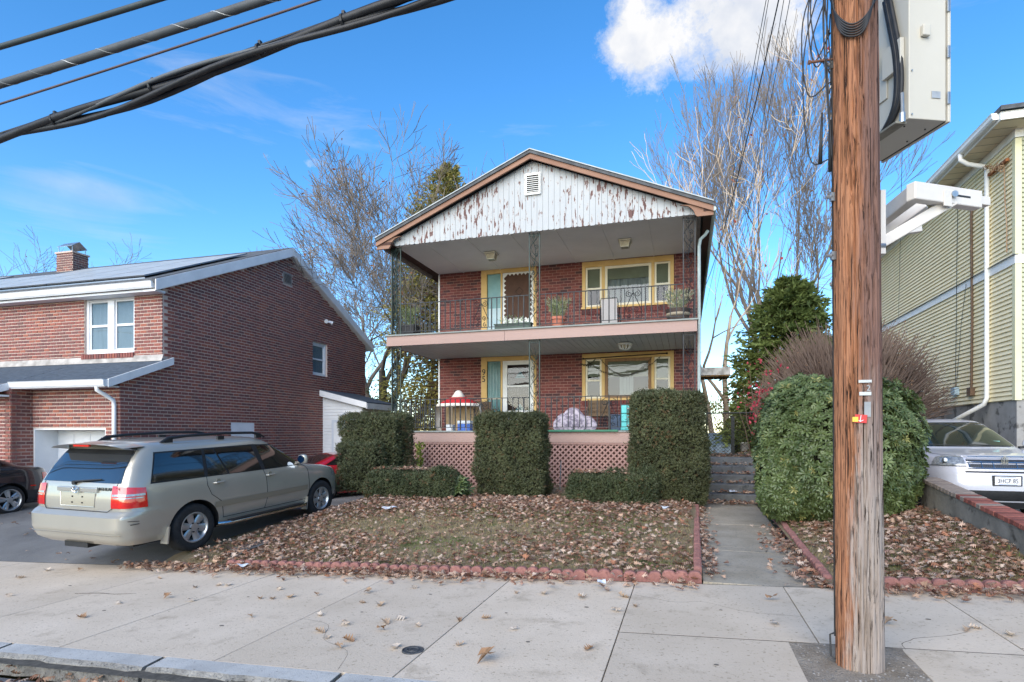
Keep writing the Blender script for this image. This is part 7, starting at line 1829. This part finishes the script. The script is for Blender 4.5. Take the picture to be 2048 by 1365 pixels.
# ------------------------------------------------------------------ conifers
conif = leaf_mat('conifer_spray', (1, 1, 1), rough=.6, trans=.3)
def conifer(label, base, H, R, n, seed, cols, sparse=1.0, zmin=.1, group=None, name='evergreen_tree', shape=1.0):
    g = np.random.default_rng(seed); t = thing(name, label, 'tree', base, group=group); bx, by, bz = base
    b = MB(); b.tube([(bx, by, bz - .5), (bx + .05, by, bz + H * .5), (bx, by, bz + H * .97)], [R * .07, R * .045, .02], 8)
    b.build('trunk', M('conifer_bark', lin('#5c4a3a'), lin('#75604c'), scale=6, rough=.95, stretch=(1, 1, .3)), t)
    limbs = MB(); Ps, Ds, Tn = [], [], []
    nb = int(n / 90)
    for k in range(nb):
        h = zmin + (1 - zmin) * (k + g.uniform(0, 1)) / nb; L_ = R * ((1 - h) ** shape * .95 + .06) * g.uniform(.65, 1.15); a = g.uniform(0, 2 * PI)
        st = np.array([bx, by, bz + H * h]); tilt = .35 * h + .05; d = np.array([math.cos(a), math.sin(a), tilt])
        m = int(90 * (.35 + L_ / R)); f = g.uniform(.15, 1, m) ** .8
        P = st + f[:, None] * d * L_; P[:, 2] -= (f ** 2) * L_ * .22; sp_w = .10 * L_ + .18 * (1 - f) * L_ * .8
        off = g.normal(0, 1, (m, 3)) * sp_w[:, None] * np.array([.8, .8, .35]); P = P + off
        Ps.append(P); Ds.append(np.tile(d, (m, 1)) + g.normal(0, .55, (m, 3)) - np.array([0, 0, .25])); Tn.append(np.full(m, g.uniform(0, 1)))
        limbs.tube([st, st + d * L_ * .5 - np.array([0, 0, L_ * .055]), st + d * L_ * .95 - np.array([0, 0, L_ * .2])], [.02 + .01 * R, .014, .004], 4)
    P, D, T_ = np.concatenate(Ps), np.concatenate(Ds), np.concatenate(Tn)
    keep = g.uniform(0, 1, len(P)) < sparse; P, D, T_ = P[keep], D[keep], T_[keep]
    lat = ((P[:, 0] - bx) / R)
    k = np.clip(.5 * T_ + .4 * g.uniform(0, 1, len(P)) - .35 * lat, 0, 1)[:, None]  # yellower towards the left: warm side sunlight put into the tint
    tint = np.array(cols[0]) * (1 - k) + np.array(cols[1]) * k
    w, l = .05, .26
    tv = np.array([(0, 0, 0), (-w, 0, l * .45), (-w * .4, 0, l * .55), (0, 0, l), (w * .4, 0, l * .6), (w, 0, l * .4), (w * .2, .02, l * .3)]); tf = np.array([(0, 1, 6), (1, 2, 6), (2, 3, 6), (3, 4, 6), (4, 5, 6), (5, 0, 6)])
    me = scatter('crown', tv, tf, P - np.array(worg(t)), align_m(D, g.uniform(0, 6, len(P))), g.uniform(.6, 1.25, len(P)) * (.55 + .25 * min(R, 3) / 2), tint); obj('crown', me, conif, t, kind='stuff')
    limbs.build('limb', M('conifer_bark', (0, 0, 0)), t, kind='stuff')
    return t
conifer('tall yellow green conifer rising behind the left side of the brick two-family house', (-10.7, 25, -.2), 14.3, 4.2, 42000, 61, ((.12, .135, .035), (.56, .47, .14)), .75, .12, shape=.62)
conifer('broad dark green conifer left of the utility pole behind the brown bush', (2.95, 18.9, 1.0), 5.2, 2.1, 32000, 62, ((.042, .072, .02), (.20, .25, .07)), 1, .02, shape=.55)
conifer('sparse yellowing young conifer in the back yard seen above the gate', (2.6, 27, .6), 4.6, 1.6, 4000, 63, ((.2, .2, .06), (.45, .38, .14)), .8, .1)
def ball_shrub(label, c, r, n, seed, cols, name='shrub', group=None):
    g = np.random.default_rng(seed); t = thing(name, label, 'shrub', (c[0], c[1], c[2] - r[2]), group=group)
    d = g.normal(0, 1, (n, 3)); d /= np.linalg.norm(d, axis=1, keepdims=True); rad = g.uniform(.45, 1, n) ** .4
    P = np.array(c) + d * np.array(r) * (rad * (.8 + .45 * fbm(d * 2 + seed, seed, 3)))[:, None]
    k = np.clip(g.uniform(0, 1, n) * .7 + .5 * (fbm(P * 3, seed, 2) - .3), 0, 1)[:, None]; tint = np.array(cols[0]) * (1 - k) + np.array(cols[1]) * k
    tv, tf = ell_leaf(.09, .02); me = scatter('foliage', tv, tf, P - np.array(worg(t)), align_m(d + g.normal(0, .6, d.shape) + np.array([0, 0, .4]), g.uniform(0, 6, n)), g.uniform(.6, 1.3, n) * max(1, .6 * r[0] + .6), tint); obj('foliage', me, conif, t, kind='stuff')
    b = MB(); b.tube([(c[0], c[1], c[2] - r[2] - .1), (c[0], c[1], c[2])], .03, 6); b.build('stem', bark, t); return t
ball_shrub('small round golden green shrub in the side yard behind the gate', (1.5, 19.0, 1.62), (.34, .34, .55), 1500, 64, ((.10, .13, .03), (.42, .40, .09)))
for k, (x, y, r) in enumerate(((-1.2, 36, 2.2), (1.6, 38, 2.6), (4.6, 37, 2.5), (7.6, 40, 2.6))):
    ball_shrub(['yellow autumn shrub far behind the gate, leftmost of the back row', 'yellow autumn shrub straight behind the gate at the back of the yard', 'yellow autumn shrub at the back of the yard behind the dark conifer', 'yellow autumn shrub far back behind the brown bush'][k], (x, y, 1.5), (r, 1.8, 2.3), 2600, 70 + k, ((.22, .19, .05), (.55, .43, .14)), 'autumn_shrub', 'autumn shrubs at the back of the yard')

# ------------------------------------------------------------------ bare trees
class Tree:
    def __init__(s, seed): s.g = random.Random(seed); s.b = MB(); s.tw = MB(); s.tips = []; s.rmin = .011
    def grow(s, p, d, L, r, lev, maxlev, up=.12, wob=.16, ang=(22, 48), kids=(3, 5), shrink=(.55, .75)):
        g = s.g; n = 5 if lev < 2 else (4 if lev < maxlev else 3); pts = [p.copy()]; rs = [r]; dirs = [d.copy()]
        for k in range(n):
            d = (d + Vector((g.gauss(0, wob), g.gauss(0, wob), g.gauss(0, wob) + up))).normalized(); p = p + d * (L / n); pts.append(p.copy()); dirs.append(d.copy()); rs.append(max(s.rmin, r * (1 - .62 * (k + 1) / n)))
        if lev <= 1: s.b.tube(pts, rs, 7 if lev == 0 else 6, cap=False)
        else: s.tw.tube(pts, rs, 4 if lev == 2 else 3, cap=False)
        if lev >= maxlev: s.tips.append(pts[-1]); s.tips.append(pts[-2]); return
        m = g.randint(*kids) + (1 if lev == 0 else 0)
        for k in range(m):
            f = g.uniform(.35, 1.0) if k else 1.0; i = min(n, max(1, int(f * n + .5))); dd = dirs[i]
            ax = dd.orthogonal().normalized(); ax.rotate(Matrix.Rotation(g.uniform(0, 2 * PI), 3, dd)); a = math.radians(g.uniform(*ang)) * (1 if k else .45)
            nd = dd.copy(); nd.rotate(Matrix.Rotation(a, 3, ax)); s.grow(pts[i], nd, L * g.uniform(*shrink), max(.006, rs[i] * g.uniform(.62, .8)), lev + 1, maxlev, up, wob, ang, kids, shrink)
barkm = {'grey': M('bark_grey', lin('#675e56'), lin('#80766c'), scale=4, rough=.95, stretch=(1, 1, .25), third=lin('#5d534b'), tscale=6), 'pale': M('bark_pale', lin('#a8937c'), lin('#c9b8a2'), scale=2.5, rough=.9, third=lin('#7a6654'), tscale=4)}
oleaf = leaf_mat('orange_leaf', (1, 1, 1), trans=.4)
def bare_tree(label, base, trunkL, r, seed, maxlev=5, stems=1, lean=(0, 0), barkk='grey', leaves=0, lcol=((.45, .16, .05), (.30, .16, .08)), fan=0, name='bare_tree', rmin=.010, **kw):
    t = thing(name, label, 'tree', base); T = Tree(seed); T.rmin = rmin; g = random.Random(seed + 1)
    for k in range(stems):
        a = 2 * PI * k / max(1, stems) + .4; d = Vector((lean[0] + fan * math.cos(a), lean[1] + fan * .5 * math.sin(a), 1)).normalized()
        T.grow(Vector(base) + Vector((.2 * math.cos(a) * (stems > 1), .2 * math.sin(a) * (stems > 1), -.3)), d, trunkL * g.uniform(.85, 1.1), r * g.uniform(.8, 1.05), 0, maxlev, **kw)
    T.b.build('trunk', barkm[barkk], t, smooth=True); T.tw.build('crown', barkm[barkk], t)
    if leaves:
        gg = np.random.default_rng(seed); P = np.array([tuple(T.tips[i]) for i in gg.choice(len(T.tips), leaves)]); P += gg.normal(0, .12, P.shape); k = gg.uniform(0, 1, leaves)[:, None]
        tv, tf = ell_leaf(.14, .045); me = scatter('leaves', tv, tf, P - np.array(worg(t)), align_m(gg.normal(0, 1, P.shape), gg.uniform(0, 6, leaves)), gg.uniform(.6, 1.3, leaves), np.array(lcol[0]) * (1 - k) + np.array(lcol[1]) * k); obj('leaves', me, oleaf, t, kind='stuff')
    return t
bare_tree('wide spreading bare maple with a few orange leaves between the two brick houses', (-15.0, 27.5, -.5), 6.3, .40, 108, 6, 3, (.0, 0), leaves=520, fan=.34, up=.07, wob=.12, kids=(3, 5), shrink=(.60, .76), rmin=.010)
bare_tree('tall bare tree standing behind the dark conifer, left of the utility pole', (4.1, 30, .6), 7.6, .27, 106, 6, 2, (0, 0), leaves=60, fan=.05, up=.12, wob=.08, ang=(15, 34), rmin=.009, kids=(3, 4), shrink=(.58, .76))
bare_tree('slender pale barked tree just right of the brick two-family house', (1.15, 24, .9), 5.2, .14, 103, 5, 2, (.0, .0), 'pale', leaves=60, fan=.06, up=.12, wob=.11, kids=(2, 4), lcol=((.5, .06, .04), (.45, .2, .1)))
bare_tree('bare tree behind the roof of the left brick house near its chimney', (-39.5, 26.5, -1), 6.5, .3, 104, 5, 1, (.05, 0), leaves=30, up=.06, kids=(3, 4))
bare_tree('bare tree behind the yellow house, seen beside the equipment cabinet', (12.5, 36, -1), 5.2, .3, 105, 5, 1, up=.08, kids=(3, 5))
bare_tree('bare tree far behind the peak of the two-family house', (-9.5, 34, -1), 8.5, .3, 107, 5, 1, (.02, 0), up=.1, kids=(3, 4), leaves=60)
# brown twiggy bush
tb = thing('bare_bush', 'large rounded brown twiggy bush between the conifer and the yellow house', 'shrub', (3.85, 16.2, .9)); g = random.Random(9); b = MB(); tips = []
for k in range(3400):
    a = g.uniform(0, 2 * PI); e = g.uniform(.05, 1) ** .6 * 1.32; d = Vector((math.cos(a) * math.sin(e) ** .8 * 2.3, math.sin(a) * math.sin(e) ** .8 * 1.2, max(0, math.cos(e)) ** .75 * 3.4)); s0 = Vector((3.85, 16.2, .95)); f0 = g.uniform(.15, .62)
    L_ = g.uniform(.86, 1.04); p0 = s0 + d * f0; p1 = s0 + d * (f0 + L_) / 2 + Vector((g.gauss(0, .07), g.gauss(0, .07), g.gauss(0, .07) + .08)); p2 = s0 + d * L_ + Vector((g.gauss(0, .12), g.gauss(0, .12), g.gauss(0, .1)))
    b.tube([p0, p1, p2], [.013, .010, .005], 3, cap=False); tips += [p2, p1]
b.build('twigs', M('twig_brown', lin('#57473f'), lin('#6f5f55'), scale=3, rough=.95), tb, kind='stuff')
b = MB()
for k in range(14):
    a = 2 * PI * k / 14; b.tube([(3.85 + .2 * math.cos(a), 16.2 + .2 * math.sin(a), .8), (3.85 + .8 * math.cos(a), 16.2 + .5 * math.sin(a), 2.4)], [.025, .012], 5)
b.build('stem', bark, tb)
gg = np.random.default_rng(3); P = np.array([tuple(tips[i]) for i in gg.choice(len(tips), 500)]); tv, tf = ell_leaf(.07, .022); k = gg.uniform(0, 1, 500)[:, None]
obj('leaves', scatter('leaves', tv, tf, P - np.array(worg(tb)), align_m(gg.normal(0, 1, P.shape), gg.uniform(0, 6, 500)), gg.uniform(.6, 1.2, 500), np.array([.22, .12, .07]) * (1 - k) + np.array([.32, .2, .12]) * k), oleaf, tb, kind='stuff')
tv_ = thing('red_leaved_shrub', 'small shrub with crimson leaves at the left edge of the rhododendron', 'shrub', (1.75, 14.4, 1.0)); b = MB(); g = random.Random(4); tips = []
for k in range(26):
    p = Vector((1.72 + g.gauss(0, .12), 14.4 + g.gauss(0, .1), 1.0)); q = p + Vector((g.gauss(0, .28), g.gauss(0, .2), g.uniform(1.0, 2.3))); b.tube([p, (p + q) / 2 + Vector((g.gauss(0, .08), 0, 0)), q], [.012, .009, .004], 4, cap=False); tips += [q, (p * .25 + q * .75), (p + q) / 2]
b.build('stem', bark, tv_); P = np.array([tuple(tips[i]) for i in gg.choice(len(tips), 330)]) + gg.normal(0, .12, (330, 3)); k = gg.uniform(0, 1, 330)[:, None]
obj('leaves', scatter('leaves', tv, tf, P - np.array(worg(tv_)), align_m(gg.normal(0, 1, P.shape), gg.uniform(0, 6, 330)), gg.uniform(.8, 1.5, 330), np.array([.42, .03, .06]) * (1 - k) + np.array([.55, .10, .12]) * k), oleaf, tv_, kind='stuff')

# ================================================================== grass and fallen leaves
def oak(seed, curl):
    g = random.Random(seed); V = [(0, 0, 0), (0, .25, 0), (0, .5, 0), (0, .75, 0), (0, 1.0, 0)]
    side = []
    for i, y in enumerate((.08, .2, .30, .42, .52, .66, .76, .88)):
        w = (.10 if i % 2 == 0 else (.30, .42, .36, .22)[i // 2]) * g.uniform(.85, 1.2); yy = y + (.07 if i % 2 else 0); side.append((w, yy))
    R_ = [(w, y, 0) for w, y in side]; Lf = [(-w * g.uniform(.85, 1.1), y + g.uniform(-.02, .02), 0) for w, y in side]
    V = V + R_ + Lf; F = []; nR = 5; nL = 13
    mid = [0, 0, 1, 1, 2, 2, 3, 3]
    def spine(y): return min(4, max(0, int(y * 4 + .5)))
    for base in (nR, nL):
        pr = 0
        for i in range(7):
            a, c = base + i, base + i + 1; m = spine((V[a][1] + V[c][1]) / 2); F.append((m, a, c) if base == nR else (m, c, a))
            m0 = spine((V[base + max(i - 1, 0)][1] + V[a][1]) / 2) if i else 0
            if m != m0: F.append((m0, a, m) if base == nR else (m0, m, a))
        m = spine((V[base + 6][1] + V[base + 7][1]) / 2)
        if m != 4: F.append((m, base + 7, 4) if base == nR else (m, 4, base + 7))
    V = np.array(V, float); V[:, 1] -= .5
    x, y = V[:, 0].copy(), V[:, 1].copy(); V[:, 2] = curl[0] * x * x * 2.2 + curl[1] * y * y + curl[2] * np.sin(5 * y + seed) * x + curl[3] * np.abs(x)
    V[:, 2] += np.array([g.uniform(-.04, .04) for _ in V]); V[:, 2] -= V[:, 2].min()
    V = np.concatenate([V, [(-.012, -.5, V[0, 2]), (.012, -.5, V[0, 2]), (.02, -.78, V[0, 2] + .05)]]); F.append((21, 22, 23))
    return V, np.array(F)
OAK = [oak(1, (.8, .3, .25, .1)), oak(2, (-.7, -.3, .3, 0)), oak(3, (.4, .9, -.3, .25)), oak(4, (1.4, .2, .2, -.15)), oak(5, (-.3, .6, .5, .2))]
leaf_m = leaf_mat('oak_leaf_dry', (1, 1, 1), rough=.75, trans=.12, spec=.2)
LC = [lin(c) for c in ('#bda08c', '#b0937f', '#a08068', '#8d6c5b', '#755848', '#a07057', '#c0ac9b', '#98796b', '#845d49', '#b6977f', '#bca592', '#a18674')]
def leaves_at(name, P, size, seed, parent=None, flat=.35, cols=LC):
    g = np.random.default_rng(seed); n = len(P); w = g.integers(0, len(OAK), n); Vs, Is, Ts = [], [], []; o = 0
    up = np.stack([g.normal(0, flat, n), g.normal(0, flat, n), np.ones(n)], -1); flip = g.uniform(0, 1, n) < .45; up[flip] *= -1
    Rm = align_m(up, g.uniform(0, 2 * PI, n)); sc = g.uniform(size[0], size[1], n); ci = g.integers(0, len(cols), n); T = np.array(cols)[ci] * g.uniform(.7, 1.15, n)[:, None]
    for k in range(len(OAK)):
        m = w == k; tv, tf = OAK[k]; c = tv.copy(); c[:, 2] -= c[:, 2].mean()
        v = np.einsum('nij,kj->nki', Rm[m], c) * sc[m][:, None, None] + P[m][:, None, :]
        lift = np.maximum(0, (P[m][:, 2] - .012) - v[:, :, 2].min(1)); v[:, :, 2] += lift[:, None]
        Vs.append(v.reshape(-1, 3)); Is.append((tf[None] + (np.arange(m.sum()) * len(tv))[:, None, None]).reshape(-1, 3) + o); Ts.append(np.repeat(T[m], len(tv), 0)); o += m.sum() * len(tv)
    me = fast_mesh(name, np.concatenate(Vs), None, np.concatenate(Is), np.concatenate(Ts)); return obj(name, me, leaf_m, parent)
g = np.random.default_rng(77); pts_ = []
def add_leaves(n, fx, fy, fz, dens=None, hgt=.05):
    x, y = fx(n), fy(n)
    if dens is not None: k = g.uniform(0, 1, n) < dens(x, y); x, y = x[k], y[k]
    z = fz(x, y) + g.uniform(0, 1, len(x)) ** 1.5 * hgt + .012; pts_.append(np.stack([x, y, z], -1))
U = lambda a, b_: (lambda n: g.uniform(a, b_, n))
def dl(x, y):
    p = np.stack([x * .55, y * .8, x * 0], -1); nse = fbm(p, 17, 4)
    d = .12 + 1.1 * np.clip(nse - .40, 0, 1) * 2.2 + .85 * sstep(y, 8.6, 10.6) + .6 * sstep(-x, 5.0, 6.4) * sstep(y, 6.8, 7.6)
    return np.clip(d, 0, 1) * np.where(x > -.9, 1 - .35 * sstep(-y, -10.8, -9.5), 1)
add_leaves(13500, U(-6.95, .08), U(6.55, 11.6), zlawn, dl, .07)
add_leaves(900, U(-6.6, -2.6), U(11.0, 14.2), zlawn, None, .06)
add_leaves(500, U(-2.6, .2), U(10.9, 14.2), zlawn, None, .06)
zf_r = lambda x, y: SL * x + .008
add_leaves(1300, U(-7.6, .1), lambda n: 6.42 - np.abs(g.normal(0, .17, n)), zf_r, lambda x, y: .25 + .75 * sstep(-x, .2, 3.5), .06)
add_leaves(380, U(1.35, 4.2), lambda n: 6.42 - np.abs(g.normal(0, .16, n)), zf_r, None, .06)
add_leaves(2600, U(1.5, 3.38), U(6.6, 10), zlawn_r, lambda x, y: np.clip(.25 + .75 * sstep(x, 1.6, 2.3) + .4 * sstep(y, 8.2, 9.2), 0, 1), .06)
zw = lambda x, y: zwalk(y) + .006
add_leaves(260, lambda n: .2 + np.abs(g.normal(0, .09, n)), U(6.5, 12.4), zw, None, .05)
add_leaves(420, lambda n: 1.36 - np.abs(g.normal(0, .16, n)), U(6.4, 10.4), zw, lambda x, y: sstep(-y, -10.5, -8), .07)
add_leaves(150, U(.3, 1.5), U(12.3, 12.75), lambda x, y: y * 0 + .17)
for k in range(5): add_leaves(55, U(.4, 1.6), U(12.9 + .33 * k, 13.07 + .33 * k), lambda x, y, k=k: y * 0 + .17 + .178 * (k + 1))
add_leaves(150, U(.5, 4.5), U(14.9, 18), lambda x, y: y * 0 + 1.05)
add_leaves(420, U(-9, -2.6), U(2.75, 3.3), lambda x, y: SL * x - .14, lambda x, y: .3 + .7 * sstep(-x, 3, 4.4), .05)
add_leaves(70, U(-13.5, -6.9), U(6.4, 9), lambda x, y: zdrive(x, y) + .0, lambda x, y: .2 + .8 * (fbm(np.stack([x, y, y * 0], -1), 3, 2) > .5))
add_leaves(120, U(-7.5, -6.7), U(6.4, 10.2), lambda x, y: zdrive(x, y), lambda x, y: sstep(x, -7.3, -6.8))
add_leaves(160, U(3.7, 6.5), U(8.9, 11.2), lambda x, y: SL * x + .004 * (y - 6.4))
add_leaves(260, U(-6.5, -4.7), U(10.9, 11.5), lambda x, y: y * 0 + .83, None, .03)
add_leaves(200, U(-2.15, -.9), U(11.1, 11.7), lambda x, y: y * 0 + .83, None, .03)
allp = np.concatenate(pts_)
near = allp[:, 1] < 6.6
fl_ = leaves_at('fallen_leaves', allp, (.045, .10), 5, flat=.25); tag(fl_, 'carpet of dry brown oak leaves over lawns, edging and steps', 'leaves', kind='stuff')
# grass blades
n = 52000; x = g.uniform(-6.9, 3.38, n); y = g.uniform(6.52, 11.5, n); k = (x < .08) | (x > 1.48); x, y = x[k], y[k]
z = np.where(x < .5, zlawn(x, y), zlawn_r(x, y)); pgr = fbm(np.stack([x * .8, y * .9, x * 0], -1), 29, 3) + .12 * sstep(y, 8.2, 9.6) * (x > -1.2) + .12 * (x > 1.3)
grn = np.clip((pgr - .50) * 5 + g.normal(0, .25, len(x)), 0, 1)[:, None]; st_ = np.array(lin('#9c8c66')); gr_ = np.array(lin('#63732f'))
tint = (st_ * (1 - grn) + gr_ * grn) * g.uniform(.65, 1.2, len(x))[:, None]
tv = np.array([(-.004, 0, 0), (.004, 0, 0), (.001, .012, .045)]); tf = np.array([(0, 1, 2)])
nrm = np.stack([g.normal(0, .5, len(x)), g.normal(0, .5, len(x)), np.ones(len(x))], -1)
gm = scatter('grass', tv, tf, np.stack([x, y, z - .004], -1), align_m(nrm, g.uniform(0, 6, len(x))), g.uniform(.6, 1.35, len(x)), tint)
tag(obj('grass', gm, leaf_mat('grass_blade', (1, 1, 1), trans=.2)), 'short half-dry grass of the two front lawns', 'grass', kind='stuff')
# ------------------------------------------------------------------ single leaves lying on the sidewalk
SP = [(40, 1157), (95, 1142), (160, 1143), (20, 1193), (165, 1236), (230, 1125), (320, 1158), (335, 1197), (237, 1208), (390, 1176), (438, 1172), (455, 1172), (500, 1237), (560, 1180), (520, 1198), (545, 1199), (580, 1196), (632, 1192), (383, 1203), (640, 1265), (655, 1277), (640, 1232), (680, 1297), (690, 1250), (698, 1282), (725, 1207), (760, 1212), (765, 1262), (800, 1239), (772, 1247), (836, 1253), (790, 1297), (735, 1187), (828, 1177), (918, 1242), (972, 1238), (920, 1291), (975, 1324), (1028, 1260), (1033, 1187), (1088, 1189), (1165, 1195), (1163, 1198), (1232, 1223), (1178, 1299), (1270, 1214), (1248, 1195), (1545, 1201), (1548, 1250), (1935, 1262), (1950, 1258), (2020, 1272), (1778, 1250)]
lm = []; LEAVES = []
for k in range(10):
    tv, tf = OAK[k % 5]; c = lin(('#c0ad98', '#b39a80', '#a3886e', '#c4b6a6', '#98775a')[k // 2]); me = fast_mesh('fallen_leaf', tv, None, tf, np.tile(np.array(c), (len(tv), 1))); me.materials.append(leaf_m); lm.append(me)
for k, (px, py) in enumerate(SP):
    q = gp(px, py, lambda x, y: zroad(x)); o = bpy.data.objects.new('fallen_leaf', lm[(k * 7) % 10]); COL.objects.link(o)
    s = rnd.uniform(.07, .125); s = .17 if px == 975 else s
    o.location = (q.x, q.y, zroad(q.x) + .004); o.scale = (s, s, s); o.rotation_euler = (rnd.uniform(-.2, .2), rnd.uniform(-.2, .2), rnd.uniform(0, 6.28))
    LEAVES.append((o, q.x, q.y))
ORD = ['first', 'second', 'third', 'fourth', 'fifth', 'sixth', 'seventh', 'eighth', 'ninth', 'tenth', 'eleventh', 'twelfth', 'thirteenth', 'fourteenth', 'fifteenth', 'sixteenth', 'seventeenth', 'eighteenth', 'nineteenth', 'twentieth']
cuts = [-99, -6.72, -5.10, -3.47, -1.94, -.53, .95, 2.25, 99]
for i in range(8):
    row = sorted([l for l in LEAVES if cuts[i] <= l[1] < cuts[i + 1]], key=lambda l: l[2])
    for k, (o, x, y) in enumerate(row):
        tag(o, f'dry oak leaf on the {ORD[i]} sidewalk slab from the left, {ORD[k]} leaf from the curb', 'leaf', 'single leaves on the sidewalk')
